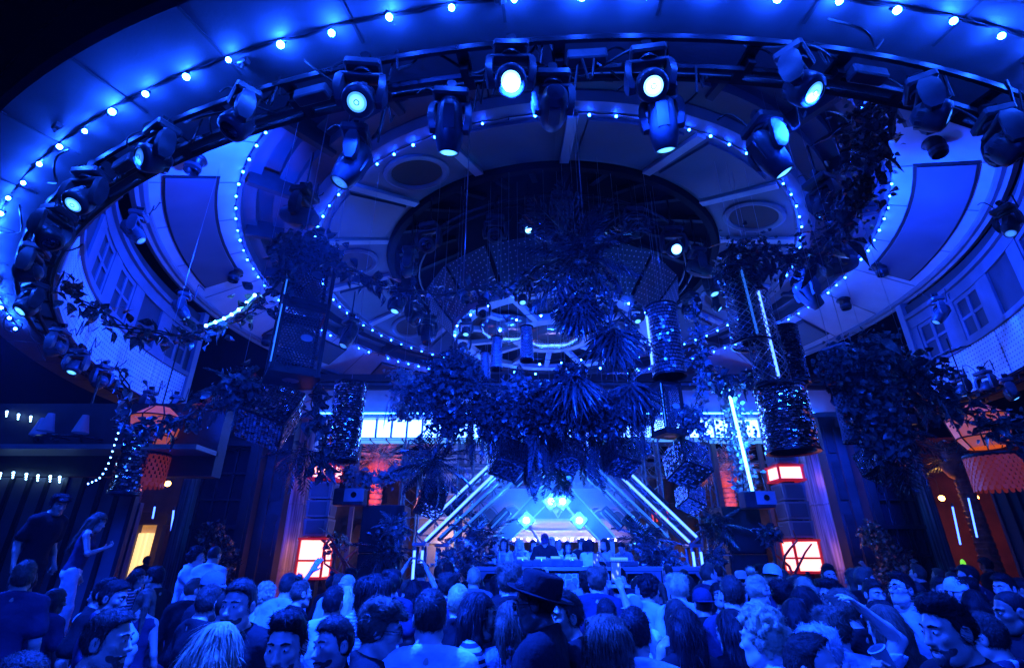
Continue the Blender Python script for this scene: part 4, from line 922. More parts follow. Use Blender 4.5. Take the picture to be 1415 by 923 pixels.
# ---- DJ booth and its gear
zt = at_y(770, 783, 10.2).z
bx0, bx1 = at_y(652, 785, 10.2).x, at_y(985, 785, 10.2).x; bc = (bx0 + bx1) / 2
bo = thing("dj_booth", "long DJ booth with leaf printed front and hexagon cut ends", "DJ booth")
mb = MB(); mb.box((bc, 10.6, zt - .03), (bx1 - bx0, .85, .06)); mb.build("table_top", M_mid, bo)
mb = MB(); mb.box((bc, 10.75, (zt - .06) / 2), (bx1 - bx0 - .1, .5, zt - .06)); mb.build("carcass", M_black, bo)
M_leafprint = bpy.data.materials.new("leaf_print"); M_leafprint.use_nodes = True
nt = M_leafprint.node_tree; N = nt.nodes; b = N["Principled BSDF"]; tc = N.new("ShaderNodeTexCoord"); vo = N.new("ShaderNodeTexVoronoi"); vo.feature = 'DISTANCE_TO_EDGE'; vo.inputs["Scale"].default_value = 9
cr = N.new("ShaderNodeMapRange"); cr.inputs[1].default_value = .02; cr.inputs[2].default_value = .09; cr.inputs[3].default_value = .75; cr.inputs[4].default_value = .25
nt.links.new(tc.outputs["Object"], vo.inputs["Vector"]); nt.links.new(vo.outputs["Distance"], cr.inputs[0]); nt.links.new(cr.outputs[0], b.inputs["Base Color"])
for k, (ua, ub) in enumerate(((715, 757), (757, 800), (800, 842))):
    xa, xb = at_y(ua, 790, 10.17).x, at_y(ub, 790, 10.17).x; mb = MB(); mb.box(((xa + xb) / 2, 10.20, zt / 2 - .05), (xb - xa - .02, .04, zt - .12)); mb.build("front_panel", M_leafprint, bo)
for (ua, ub) in ((652, 713), (844, 914), (914, 985)):
    xa, xb = at_y(ua, 790, 10.17).x, at_y(ub, 790, 10.17).x; w = xb - xa; mb = MB()
    cx = (xa + xb) / 2; zc = zt - .30; r = .22
    hexo = [Vector((cx + w * .33 * math.cos(PI / 3 * k), 10.18, zc + r * math.sin(PI / 3 * k))) for k in range(6)]
    rect = [Vector((xb - .01, 10.18, zc)), Vector((xb - .01, 10.18, zt - .07)), Vector((xa + .01, 10.18, zt - .07)), Vector((xa + .01, 10.18, zc)), Vector((xa + .01, 10.18, .1)), Vector((xb - .01, 10.18, .1))]
    mb.add(hexo + rect + [p + Vector((0, .05, 0)) for p in hexo + rect], [(k, (k + 1) % 6, 6 + (k + 1) % 6, 6 + k) for k in range(6)] + [(12 + k, 12 + (k + 1) % 6, (k + 1) % 6, k) for k in range(6)]); mb.build("hexagon_panel", M_soffit, bo)
def gear(u, w, d, h, name, label, cat, Y=10.55, knobs=8, disc=False):
    p = at_y(u, 782, Y); t = thing(name, label, cat, (p.x, Y, zt)); mb = MB(); mb.bbox((0, 0, h / 2 + .005), (w, d, h), .008); mb.build("body", M_case, t)
    if disc: mb = MB(); mb.lathe([(.001, h + .03), (.10, h + .03), (.105, h + .006)], 20, Matrix.Translation((0, .02, 0))); mb.build("jog_wheel", M_silver, t, True)
    for k in range(knobs): mb = MB(); mb.lathe([(.011, h + .005), (.009, h + .028), (.001, h + .03)], 8, Matrix.Translation((-w * .36 + w * .72 * k / max(knobs - 1, 1), -d * .32, 0))); mb.build("knob", M_silver, t)
    mb = MB(); mb.box((0, d * .34, h + .035), (w * .55, .02, .07), Matrix.Rotation(-.5, 3, 'X')); mb.build("screen", mat("screen_glow", (.2, .2, .2), .3, emit=((.06, .3, 1), 1.2)), t)
gear(722, .36, .42, .10, "deck_player", "black deck player on the booth beside the bottles", "deck player", disc=True)
gear(748, .36, .42, .10, "deck_player", "black deck player on the booth by the DJ's right hand", "deck player", disc=True)
gear(769, .33, .40, .11, "mixer", "black mixer on the booth in front of the DJ", "mixer", knobs=12)
gear(791, .36, .42, .10, "deck_player", "black deck player on the booth by the DJ's left hand", "deck player", disc=True)
gear(858, .60, .34, .09, "mixer", "small white keyed controller on the booth by the swaying dancer", "controller", knobs=14)
for (u, nm, lab) in ((683, "cup", "white paper cup on the booth beside the first dancer"), (690, "bottle", "clear bottle on the booth beside the white cup"), (695, "glass", "tall blue drinking glass on the booth next to the bottle"), (676, "plate", "dark round tray on the end of the booth")):
    p = at_y(u, 782, 10.5); t = thing(nm, lab, nm, (p.x, 10.5, zt + .001)); mb = MB()
    if nm == "bottle": mb.lathe([(.001, 0), (.04, 0), (.042, .14), (.03, .19), (.014, .23), (.014, .28), (.001, .28)], 12); mb.build("body", M_leaf3, t, True); mb = MB(); mb.lathe([(.016, .27), (.016, .30), (.001, .30)], 10); mb.build("cap", M_silver, t)
    elif nm == "plate": mb.lathe([(.001, .01), (.12, .01), (.19, .035), (.19, .045), (.12, .025), (.001, .022)], 20); mb.build("dish", M_black, t, True); mb = MB(); mb.sphere((0, 0, .05), (.11, .11, .045), 10, 6); mb.build("napkin", M_leaf2, t, True)
    else: hh = .13 if nm == "cup" else .2; mb.lathe([(.001, 0), (.032, 0), (.043, hh), (.040, hh), (.03, .01), (.001, .01)], 14); mb.build("body", M_white if nm == "cup" else M_leaf3, t, True); mb = MB(); mb.lathe([(.044, hh - .005), (.047, hh), (.044, hh + .005)], 14); mb.build("rim", M_silver if nm != "cup" else M_white, t)
# ---- pavilion behind the stage
M_pink = mat("pale_pavilion", (.72, .62, .64), .6, noise=(1.4, .12))
pv_ = thing("bar_pavilion", "pale pavilion with scalloped awning behind the DJ", "pavilion"); Yp = 17.0
xa, xb = at_y(655, 720, Yp).x, at_y(885, 720, Yp).x; zA, zB = at_y(770, 748, Yp).z, at_y(770, 672, Yp).z
mb = MB(); mb.box(((xa + xb) / 2, Yp + .6, (zA + zB) / 2), (xb - xa, .2, zB - zA)); mb.build("wall", M_pink, pv_)
for v in (719, 733, 741): z = at_y(770, v, Yp).z; mb = MB(); mb.box(((xa + xb) / 2, Yp + .44, z), (xb - xa, .12, .07)); mb.build("moulding", M_white, pv_)
zs = at_y(770, 716, Yp).z; 
cuts = [655, 690, 725, 770, 815, 840, 862, 885]
for i in range(len(cuts) - 1):                     # arched awning bays
    a, b_ = at_y(cuts[i], 716, Yp).x, at_y(cuts[i + 1], 716, Yp).x; n = 14; vs = []; w = (b_ - a); hgt = min(w * .42, .55)
    for k in range(n + 1):
        x = a + w * k / n; zz = zs + hgt * math.sin(PI * k / n) ** .8
        vs += [Vector((x, Yp - .25, zs - .02)), Vector((x, Yp - .25, zz)), Vector((x, Yp + .45, zz + .12))]
    mb = MB(); mb.add(vs, [(3 * k + j, 3 * k + 3 + j, 3 * k + 4 + j, 3 * k + 1 + j) for k in range(n) for j in range(2)]); mb.build("scallop", M_mid, pv_)
    mb = MB(); mb.tube([vs[3 * k + 1] + Vector((0, -.01, .0)) for k in range(n + 1)], .022, 5); mb.build("piping", M_white, pv_)
for i in range(16):
    p = at_y(700 + i * 10, 745, Yp - .2); mb = MB(); mb.sphere(p, .035, 8, 6); mb.build("bulb", mat("pavilion_bulb", (.8, .7, .7), .3, emit=((.36, .30, 1.0), 190)), pv_)
mb = MB(); mb.box(((xa + xb) / 2, Yp + .1, .55), (xb - xa, .8, 1.1)); mb.build("counter", M_wood, pv_)
for (u, lab) in ((676, "small red lit chandelier beyond the second stage frame"), (910, "small red lit chandelier beyond the far side of the stage frames")):
    p = at_y(u, 712, 18.5); t = thing("red_chandelier", lab, "chandelier", p)
    for k in range(12): a = 2 * PI * k / 12; mb = MB(); mb.tube([(.3 * math.cos(a), .3 * math.sin(a), .15), (.28 * math.cos(a), .28 * math.sin(a), -.18)], .03, 5); mb.build("drop", mat("red_drop", (.6, .1, .08), .3, emit=((1, .06, .03), .9)), t)
    mb = MB(); mb.lathe([(.30, .15), (.33, .18), (.30, .2)], 16); mb.tube([(0, 0, .2), (0, 0, 1.2)], .01, 5); mb.build("frame", M_blackm, t)
# ---- truss towers and cross trusses behind the frames
def truss(p, q, w, label, n):
    p, q = Vector(p), Vector(q); t = thing("truss", label, "truss", group="aluminium trusses behind the stage"); d = (q - p); R3 = frame(d, (0, 1, 0)); a, b_ = R3.col[0] * w / 2, R3.col[1] * w / 2
    cs = [a + b_, a - b_, -a - b_, -a + b_]
    for c in cs: mb = MB(); mb.tube([p + c, q + c], .028, 6); mb.build("chord", M_alu, t, True)
    for k in range(4):
        c0, c1 = cs[k], cs[(k + 1) % 4]; mb = MB(); pts = []
        for i in range(n + 1): pts.append(p + d * (i / n) + (c0 if i % 2 == 0 else c1))
        mb.tube(pts, .014, 5); mb.build("lacing", M_alu, t)
def zz(v, Y): return at_y(770, v, Y).z
for (u, lab) in ((566, "truss tower by the feathery palm spray and the speaker stack"), (642, "truss tower behind the second stage frame, near the wide strobe"), (905, "truss tower behind the stage frames beside the two mirror cubes"), (978, "truss tower between the mirror cubes and pale frond palm")):
    x = at_y(u, 700, 14.6).x; truss((x, 14.6, 0), (x, 14.6, zz(606, 14.6)), .42, lab, 16)
for (u0, u1, v, lab) in ((566, 700, 634, "upper cross truss behind the dark hanging foliage by the palm spray"), (566, 700, 660, "lower cross truss behind the hanging foliage by the palm spray"), (850, 978, 622, "upper cross truss behind the big mirror cubes"), (850, 978, 650, "lower cross truss behind the big mirror cubes")):
    truss(at_y(u0, v, 14.9), at_y(u1, v, 14.9), .36, lab, 12)
# ---- speaker stacks
def speaker(u0, u1, v0, Y, label, dep=.8):
    a, b_ = at_y(u0, 740, Y), at_y(u1, 740, Y); zt_ = at_y((u0 + u1) / 2, v0, Y).z; w = b_.x - a.x
    t = thing("speaker_stack", label, "loudspeaker", ((a.x + b_.x) / 2, Y + dep / 2, 0), group="tall black speaker stacks")
    for k in range(3):
        h = zt_ / 3; mb = MB(); mb.bbox((0, 0, h * (k + .5)), (w, dep, h - .012), .018); c = mb.build("cabinet", M_black, t)
        mb = MB(); mb.box((0, -dep / 2 - .006, h * (k + .5)), (w * .9, .012, h * .88)); mb.build("grille", mat("speaker_grille", (.014, .014, .016), .6, bump=(160, .4)), c)
speaker(497, 556, 697, 12.0, "tall black speaker stack beside the pine garland, by the raised hands")
speaker(1003, 1056, 699, 12.0, "tall black speaker stack between the truss tower and red lit tree")
# ---- floodlights hung over the speakers
def flood(u, v, Y, label):
    p = at_y(u, v, Y); t = thing("hung_flood", label, "stage light", p, group="square floodlights hung above the speakers"); mb = MB(); mb.bbox((0, .12, 0), (.62, .34, .34), .02); mb.build("housing", M_case, t)
    mb = MB(); mb.box((.12, -.062, .03), (.40, .02, .26)); mb.build("front_plate", M_band, t); mb = MB(); mb.lathe([(.001, .0), (.05, .0), (.06, .02)], 12, MM((.12, -.075, .03), frame((0, -1, 0)))); mb.build("sensor", M_glassd, t)
    for s in (-1, 1): mb = MB(); mb.tube([(s * .25, .1, .17), (s * .2, .1, .55)], .012, 5); mb.build("strap", M_blackm, t)
flood(482, 686, 11.0, "square floodlight hung over the speaker stack under the pine garland")
flood(1049, 690, 11.0, "square floodlight hung under the cyan vine column by the speaker stack")

# ---- drifting smoke under the peak of the frames
sm = bpy.data.materials.new("stage_smoke"); sm.use_nodes = True; nt = sm.node_tree; nt.nodes.clear(); out = nt.nodes.new("ShaderNodeOutputMaterial"); pvs = nt.nodes.new("ShaderNodeVolumePrincipled"); pvs.inputs["Color"].default_value = (.8, .85, .95, 1); pvs.inputs["Density"].default_value = .10; pvs.inputs["Anisotropy"].default_value = .3; nt.links.new(pvs.outputs[0], out.inputs["Volume"])
pk = at_y(768, 668, 12.9); mb = MB(); mb.sphere(pk, (2.3, 1.0, 1.35), 28, 18); o = mb.build("stage_smoke", sm, None, True); o["kind"] = "stuff"
# ============================================================ hanging greenery and lanterns
def leaf_me(L, W_, m, fold=.22, curl=.25, name="leaf"):
    mb = MB(); pr = [(0, .06), (.18, .72), (.42, 1.0), (.7, .62), (1, .03)]; vs = []
    for s, k in pr:
        z = -curl * L * s * s
        vs += [Vector((L * s, -W_ / 2 * k, z + fold * W_ * k * .5)), Vector((L * s, 0, z)), Vector((L * s, W_ / 2 * k, z + fold * W_ * k * .5))]
    mb.add(vs, [(3 * i + j, 3 * i + 3 + j, 3 * i + 4 + j, 3 * i + 1 + j) for i in range(4) for j in range(2)])
    return mb.mesh(name, m, False)
LEAF = [leaf_me(.20, .15, M_leaf), leaf_me(.16, .14, M_leaf, .35, .4), leaf_me(.24, .11, M_leaf, .2, .5)]
LEAFP = [leaf_me(.16, .11, M_leaf3), leaf_me(.13, .10, M_leaf3, .35, .45)]
LEAFD = [leaf_me(.26, .13, M_leaf2), leaf_me(.34, .12, M_leaf2, .3, .6)]
def rot_rand(up=None):
    return Matrix.Rotation(rnd.uniform(0, 2 * PI), 4, 'Z') @ Matrix.Rotation(rnd.uniform(-.9, 1.2), 4, 'Y') @ Matrix.Rotation(rnd.uniform(-.9, .9), 4, 'X')
def catmull(P, n):
    P = [Vector(p) for p in P]; Q = [P[0] * 2 - P[1]] + P + [P[-1] * 2 - P[-2]]; out = []
    for i in range(1, len(Q) - 2):
        for k in range(n):
            t = k / n; a, b, c, d = Q[i - 1], Q[i], Q[i + 1], Q[i + 2]
            out.append(.5 * ((2 * b) + (c - a) * t + (2 * a - 5 * b + 4 * c - d) * t * t + (3 * b - a - 3 * c + d) * t ** 3))
    out.append(P[-1]); return out
def garland(px, label, nleaf, spread=.12, scale=1.0, leaves=None, extra=0, group="vine garlands strung through the hall"):
    """px: (u, v, t) along the strand"""
    pts = catmull([at_t(u, v, t) for u, v, t in px], 8); leaves = leaves or LEAF
    t = thing("vine_garland", label, "vine", pts[0], group=group); o0 = pts[0]; loc = [p - o0 for p in pts]
    for k in range(3):
        mb = MB(); mb.tube([p + Vector((.05 * math.sin(i * .8 + k * 2), .05 * math.cos(i * .6 + k * 2), .04 * math.sin(i * .5 + k))) for i, p in enumerate(loc)], .012, 5); mb.build("stem", M_stem, t)
    for i in range(nleaf):
        s = rnd.random() * (len(loc) - 1.001); j = int(s); p = loc[j].lerp(loc[j + 1], s - j) + Vector((rnd.gauss(0, spread), rnd.gauss(0, spread), rnd.gauss(0, spread) - spread * .4))
        put("leaf", rnd.choice(leaves), t, M=Matrix.Translation(p) @ rot_rand() @ Matrix.Scale(scale * rnd.uniform(.6, 1.25), 4))
    if extra:
        mb = MB()
        for i in range(extra):
            s = rnd.random() * (len(loc) - 1.001); j = int(s); p = loc[j].lerp(loc[j + 1], s - j) + Vector((rnd.gauss(0, spread), rnd.gauss(0, spread), rnd.gauss(0, spread)))
            add_leaf(mb, p, scale * rnd.uniform(.05, .11))
        mb.build("foliage", leaves[0].materials[0], t, kind="stuff")
    return t
def add_leaf(mb, p, L, down=0.0):
    d = Vector((rnd.gauss(0, 1), rnd.gauss(0, 1), rnd.gauss(0, 1) - down)).normalized(); s = d.orthogonal().normalized(); s = (Matrix.Rotation(rnd.uniform(0, 6.3), 3, d) @ s) * L * .38
    n = d.cross(s).normalized() * L * .12; a, b = p + d * L * .3, p + d * L * .68 - n * .6; s2 = s * .72
    mb.add([p, a + s + n, b + s2 + n * .3, p + d * L - n * 1.6, b - s2 + n * .3, a - s + n, a, b], [(0, 6, 1), (6, 7, 2, 1), (7, 3, 2), (0, 5, 6), (6, 5, 4, 7), (7, 4, 3)])
def wire(t, z_top, x=0, y=0, z=0):
    p = t.location; mb = MB(); mb.tube([(x, y, z), (x, y, z_top - p.z)], .003, 4); mb.build("hanging_wire", M_wire, t)
ZT = CAMZ + 8.0
def clump(mb, c, r, n, L, down=.3):
    for i in range(n):
        d = Vector((rnd.gauss(0, 1), rnd.gauss(0, 1), rnd.gauss(0, 1))).normalized() * (rnd.random() ** .5)
        add_leaf(mb, Vector(c) + Vector((d.x * r[0], d.y * r[1], d.z * r[2])), L * rnd.uniform(.6, 1.3), down)
FR = {'fern': frond_mesh(1.0, 20, .20, .7, M_leaf), 'palm': frond_mesh(1.2, 12, .30, .5, M_leaf2, .05), 'feather': frond_mesh(1.2, 30, .10, .35, M_leaf2, .025), 'pale': frond_mesh(.9, 14, .22, .7, M_leaf3), 'pine': frond_mesh(.5, 22, .26, .2, M_leaf, .012)}
def fan_me(n=11, L=.95, m=None):                   # long blades of a fan palm leaf
    mb = MB()
    for i in range(n):
        a = (i / (n - 1) - .5) * 2.3; d = Vector((math.cos(a), math.sin(a), 0)); w = Vector((-math.sin(a), math.cos(a), 0)) * .035; l = L * (1 - .25 * abs(a) / 1.2); vs = []
        for k in range(6):
            s = k / 5; c = d * (l * s) + Vector((0, 0, -.55 * l * s * s)); kk = (.3 + 2.2 * s * (1 - s) * 1.4) if k < 5 else .06
            vs += [c - w * kk, c + Vector((0, 0, .012)), c + w * kk]
        mb.add(vs, [(3 * q + j, 3 * q + 3 + j, 3 * q + 4 + j, 3 * q + 1 + j) for q in range(5) for j in range(2)])
    mb.tube([(-.5, 0, -.05), (-.2, 0, .02), (0, 0, 0)], .014, 5)
    return mb.mesh("fan_leaf", m or M_leaf2)
FAN = fan_me(); FAN2 = fan_me(9, 1.15)
def spray(p, n, key, scale, label, name="palm_spray", cat="plant", lo=-1.4, hi=.6, group=None, z_top=None, a0=0, a1=2 * PI, m=None, foliage=0, fr=.35, fm=None, up=Vector((0, 0, 1))):
    t = thing(name, label, cat, p, group=group); me = FR[key] if key in FR else (FAN if key == 'fan' else FAN2)
    mb = MB(); mb.sphere((0, 0, 0), .10 * scale, 8, 6); mb.tube([(0, 0, .02), (0, 0, .3 * scale)], .02, 5); mb.build("core", M_stem, t)
    for i in range(n):
        a = a0 + (a1 - a0) * ((i * .618) % 1); e = lo + (hi - lo) * (i + .5) / n
        put("fan_leaf" if key.startswith('fan') else "frond", me, t, M=Matrix.Rotation(a, 4, 'Z') @ Matrix.Rotation(-e, 4, 'Y') @ Matrix.Rotation(rnd.uniform(-.4, .4), 4, 'X') @ Matrix.Scale(scale * rnd.uniform(.75, 1.15), 4), mat=m)
    if foliage:
        mb = MB(); clump(mb, (0, 0, -.05), (fr, fr, fr * .9), foliage, .12); mb.build("foliage", fm or M_leaf, t, kind="stuff")
    if z_top: wire(t, z_top)
    return t
def tiles(mb, c, ax, ay, az, w, h, nx, ny, jit=.16):  # little mirror chips on one face
    for i in range(nx):
        for j in range(ny):
            p = c + ax * ((i + .5) / nx - .5) * w + ay * ((j + .5) / ny - .5) * h; n = (az + ax * rnd.gauss(0, jit) + ay * rnd.gauss(0, jit)).normalized(); u = ay.cross(n).normalized(); v = n.cross(u); a, b = w / nx * .42, h / ny * .42; q = p + az * .012
            mb.add([q - u * a - v * b, q + u * a - v * b, q + u * a + v * b, q - u * a + v * b], [(0, 1, 2, 3)])
def mirror_cube(u, v, t, s, rot, label, n=11, top=None):
    p = at_t(u, v, t); T = thing("mirror_cube", label, "mirror cube", p, group="hanging mirror cubes tipped on a corner"); R3 = (Matrix.Rotation(rot, 3, 'Y') @ Matrix.Rotation(rot * .6 + .5, 3, 'X') @ Matrix.Rotation(.5, 3, 'Z'))
    mb = MB(); mb.box((0, 0, 0), (s, s, s), R3); mb.build("core", M_black, T); mb = MB()
    for k in range(3):
        for sg in (-1, 1):
            az = R3.col[k] * sg; ax = R3.col[(k + 1) % 3]; ay = az.cross(ax); tiles(mb, az * s / 2, ax, ay, az, s * .97, s * .97, n, n, .10)
    mb.build("mirror_tile", M_mirror, T, kind="stuff"); wire(T, top or ZT, 0, 0, s * .6)
def sequin_drum(u0, u1, v0, v1, t, label, nx=40, ny=26, m=None, wob=.0, name="sequin_drum", taper=1.0, led=False):
    p = at_t((u0 + u1) / 2, v1, t); w = (u1 - u0) / F * t; q = at_t((u0 + u1) / 2, v0, t); 
    d0 = math.hypot(p.x, p.y); r_ = ray((u0 + u1) / 2, v0); h = r_.z * (d0 / math.hypot(r_.x, r_.y)) + CAMZ - p.z
    T = thing(name, label, "hanging lantern", p, group="glittering hanging lanterns"); r = w / 2
    mb = MB(); mb.lathe([(r * .9, 0), (r * .9 * taper, h)], 24); mb.build("core", M_black, T); mb = MB()
    for j in range(ny):
        z = h * (j + .5) / ny; rr = r * (1 + (taper - 1) * j / ny)
        for i in range(nx):
            a = 2 * PI * (i + .5 * (j % 2)) / nx; n = Vector((math.cos(a) + rnd.gauss(0, .16), math.sin(a) + rnd.gauss(0, .16), rnd.gauss(0, .2))).normalized(); c = Vector((rr * math.cos(a), rr * math.sin(a), z)); uu = Vector((0, 0, 1)).cross(n).normalized(); vv = n.cross(uu); aa, bb = PI * rr / nx * .85, h / ny * .36
            c = c + Vector((0, 0, rnd.uniform(-wob, wob))); mb.add([c - uu * aa - vv * bb, c + uu * aa - vv * bb, c + uu * aa + vv * bb, c - uu * aa + vv * bb], [(0, 1, 2, 3)])
    mb.build("sequin", m or M_sequin, T, kind="stuff")
    for z in (0, h): mb = MB(); mb.lathe([(r * .88, z), (r * 1.04, z - .02), (r * 1.04, z + .02), (r * .88, z + .03)], 24); mb.build("rim", M_blackm, T)
    if led: mb = MB(); mb.tube([(-r * 1.05, -r * .2, h * .15), (-r * 1.05, -r * .2, h * .85)], .02, 6); mb.build("led_tube", M_led, T)
    wire(T, ZT, 0, 0, h); return T
def honey(mb, o, ax, ay, w, h, cell, th=.007):      # honeycomb strips on a face
    r = cell / 2; dx = cell * .866 * 1.0; ny = int(h / (cell * .75)); nx = int(w / dx); az = ax.cross(ay).normalized() * .004
    for j in range(ny):
        for i in range(nx):
            c = o + ax * ((i + .5 + .5 * (j % 2)) * dx - w / 2) + ay * ((j + .7) * cell * .75 - h / 2)
            if ((i + .5 + .5 * (j % 2)) * dx > w - r): continue
            for k in (0, 1, 2):
                a0, a1 = PI / 6 + PI / 3 * k, PI / 6 + PI / 3 * (k + 1); p, q = c + (ax * math.cos(a0) + ay * math.sin(a0)) * r, c + (ax * math.cos(a1) + ay * math.sin(a1)) * r; s = (q - p).cross(az).normalized() * th
                mb.add([p - s + az, q - s + az, q + s + az, p + s + az], [(0, 1, 2, 3)])
def perf_lantern(u, v0, v1, t, w, rot, label, nseg=2, leaves=0):
    p = at_t(u, v1, t); d0 = math.hypot(p.x, p.y); r_ = ray(u, v0); h = r_.z * (d0 / math.hypot(r_.x, r_.y)) + CAMZ - p.z
    T = thing("perforated_lantern", label, "hanging lantern", p, M=MM(p, Matrix.Rotation(rot, 3, 'Z')), group="tall perforated box lanterns")
    hs = h / nseg
    for k in range(nseg):
        zc = hs * (k + .5); mb = MB()
        for sx in (-1, 1):
            for sy in (-1, 1): mb.box((sx * w / 2, sy * w / 2, zc), (.05, .05, hs - .01))
        for z in (zc - hs / 2 + .04, zc + hs / 2 - .04):
            for q in range(4): R3 = Matrix.Rotation(q * PI / 2, 3, 'Z'); mb.box(R3 @ Vector((0, -w / 2, 0)) + Vector((0, 0, z)), (w - .052, .045, .07), R3)
        f = mb.build("lantern_frame", M_blackm, T)
        for q in range(4):
            R3 = Matrix.Rotation(q * PI / 2, 3, 'Z'); mb = MB(); honey(mb, R3 @ Vector((0, -w / 2 - .004, 0)) + Vector((0, 0, zc)), R3.col[0].copy(), Vector((0, 0, 1)), w - .07, hs - .16, .052); mb.build("honeycomb_mesh", M_case, f, kind="stuff")
            mb = MB(); mb.lathe([(.001, 0), (.05, 0), (.055, .01)], 14, MM(R3 @ Vector((w * .12, -w / 2 - .016, 0)) + Vector((0, 0, zc)), frame(R3 @ Vector((0, -1, 0)))) @ Matrix.Scale(1.5, 4, (0, 1, 0))); mb.build("oval_plate", M_band, f)
        mb = MB(); mb.box((-w / 2 - .028, -w / 2 - .028, zc), (.012, .012, hs * .84), Matrix.Rotation(PI / 4, 3, 'Z')); mb.build("edge_strip", mat("edge_led", (.7, .7, .7), .4, emit=((.02, .17, 1.0), 1.4)), f)
    mb = MB(); mb.box((0, 0, -.02), (w + .08, w + .08, .04)); mb.build("bottom_plate", M_blackm, T); mb = MB(); mb.lathe([(.001, -.042), (.11, -.042), (.12, -.03)], 18); mb.build("bottom_port", M_silver, T)
    if leaves: mb = MB(); clump(mb, (0, 0, h), (w * .9, w * .9, .3), leaves, .14); mb.build("foliage", M_leaf, T, kind="stuff")
    for s in (-1, 1): wire(T, ZT, s * w * .3, 0, h)
    return T
def net_column(u0, u1, v0, v1, t, label, m=None, taper=.7, leaves=0, led=True, rot=0, m_led=None):
    p = at_t((u0 + u1) / 2, v1, t); w = (u1 - u0) / F * t; d0 = math.hypot(p.x, p.y); r_ = ray((u0 + u1) / 2, v0); h = r_.z * (d0 / math.hypot(r_.x, r_.y)) + CAMZ - p.z
    T = thing("net_column", label, "hanging lantern", p, group="tall diamond net columns"); mb = MB(); r = w / 2; n = 14; st = 22
    for s in (-1, 1):
        for k in range(n):
            pts = []
            for i in range(st + 1): z = h * i / st; a = 2 * PI * k / n + s * i * .30; rr = r * (1 + (taper - 1) * i / st); pts.append((rr * math.cos(a), rr * math.sin(a), z))
            mb.tube(pts, .009, 4, False)
    mb.build("net_mesh", m or M_silver, T, kind="stuff"); mb = MB(); mb.lathe([(r * .45, .02), (r * .45 * taper, h)], 12); mb.build("core", M_dark, T)
    for z, rr in ((0, r), (h, r * taper)): mb = MB(); mb.lathe([(rr * .95, z - .02), (rr * 1.05, z - .02), (rr * 1.05, z + .02), (rr * .95, z + .02)], 22); mb.build("hoop", M_blackm, T)
    if led: mb = MB(); mb.tube([(-.1 * r, -r * .95, h * .04), (-.1 * r, -r * .95 * taper, h * .96)], .024, 7); mb.build("led_tube", m_led or M_leddim, T)
    if leaves: mb = MB(); clump(mb, (0, 0, h * .8), (r * 1.3, r * 1.3, h * .3), leaves, .13); mb.build("foliage", M_leaf, T, kind="stuff")
    wire(T, ZT, 0, 0, h); return T
# ---- items, from the near wall to the stage
perf_lantern(402, 345, 522, 7.0, .58, .55, "tall dark perforated box lantern hung in front of the lamp strings, ivy on its crown", 2, 260)
mirror_cube(374, 572, 7.6, .66, .75, "large dark mirror cube hung under the tall perforated lantern", 14)
sequin_drum(449, 494, 530, 636, 9.0, "dark sequined drum lantern hung beside the transom row, near the pale hanging plant", 34, 30, M_mirror)
sequin_drum(152, 190, 592, 682, 8.5, "dark glittering drum with a string of white lights down its edge, by the orange lamp", 26, 20, M_mirror, .01)
net_column(1012, 1066, 352, 476, 9.5, "leafy diamond net column tapering upward by the vine, next to the arched lantern", None, .65, 520)
perf_lantern(925, 530, 600, 9.6, .42, .35, "short perforated lantern hung under the silver ribbed column over the transom", 1)
sequin_drum(903, 948, 424, 520, 9.6, "silver ribbed column lantern hung amid foliage by the lit lamp row", 30, 20, M_silver, 0, "ribbed_column", 1.0, True)
net_column(1046, 1092, 400, 532, 9.2, "arched net lantern with a bright tube, between the leafy column and the black sequin column", M_silver, .8, 0, True, 0, M_led)
sequin_drum(1078, 1118, 452, 530, 9.4, "black sequin column hanging just behind the arched net lantern", 26, 22, mat("black_sequin", (.10, .10, .12), .2, metal=.9))
sequin_drum(1062, 1130, 535, 624, 9.0, "wide black sequin drum with red glints at its foot, before the blue pillar", 44, 26, M_mirror, .01)
mirror_cube(949, 640, 9.6, .60, .7, "big dark mirror cube above a smaller one, beside the truss tower", 15)
mirror_cube(954, 688, 9.8, .40, .8, "smaller mirror cube under the big one, over the slanted LED tubes", 12)
mirror_cube(596, 690, 10.2, .50, .75, "mirror cube under the spiky palm spray, by the wide strobe", 12)
mirror_cube(702, 634, 9.0, .50, .7, "mirror cube amid the plumes over the peak, left of its two neighbours", 13)
mirror_cube(786, 628, 9.0, .42, .75, "mirror cube amid the plumes, the middle one over the DJ", 12)
mirror_cube(857, 632, 9.0, .48, .65, "mirror cube amid the plumes where the LED tubes begin", 13)
mirror_cube(1215, 640, 7.8, .42, .75, "dark ragged mirror cube under the mop of black fronds by the latticed window", 11)
for (u, v0, v1, w, lab) in ((686, 467, 510, 17, "pale silver sequin cylinder hanging before the hub, beside the brightest one"), (728, 453, 498, 19, "pale silver sequin cylinder hanging over the gloss bowl, the brightest one"), (670, 488, 528, 15, "pale silver sequin cylinder lowest of the three, by the feathery basket"), (837, 455, 490, 14, "slim silver sequin cylinder behind the fan palm leaves"), (870, 486, 512, 12, "slim silver sequin cylinder by the bright peeping spot")):
    sequin_drum(u - w / 2, u + w / 2, v0, v1, 10.6, lab, 22, 22, M_sequin, 0, "sequin_cylinder", .8)
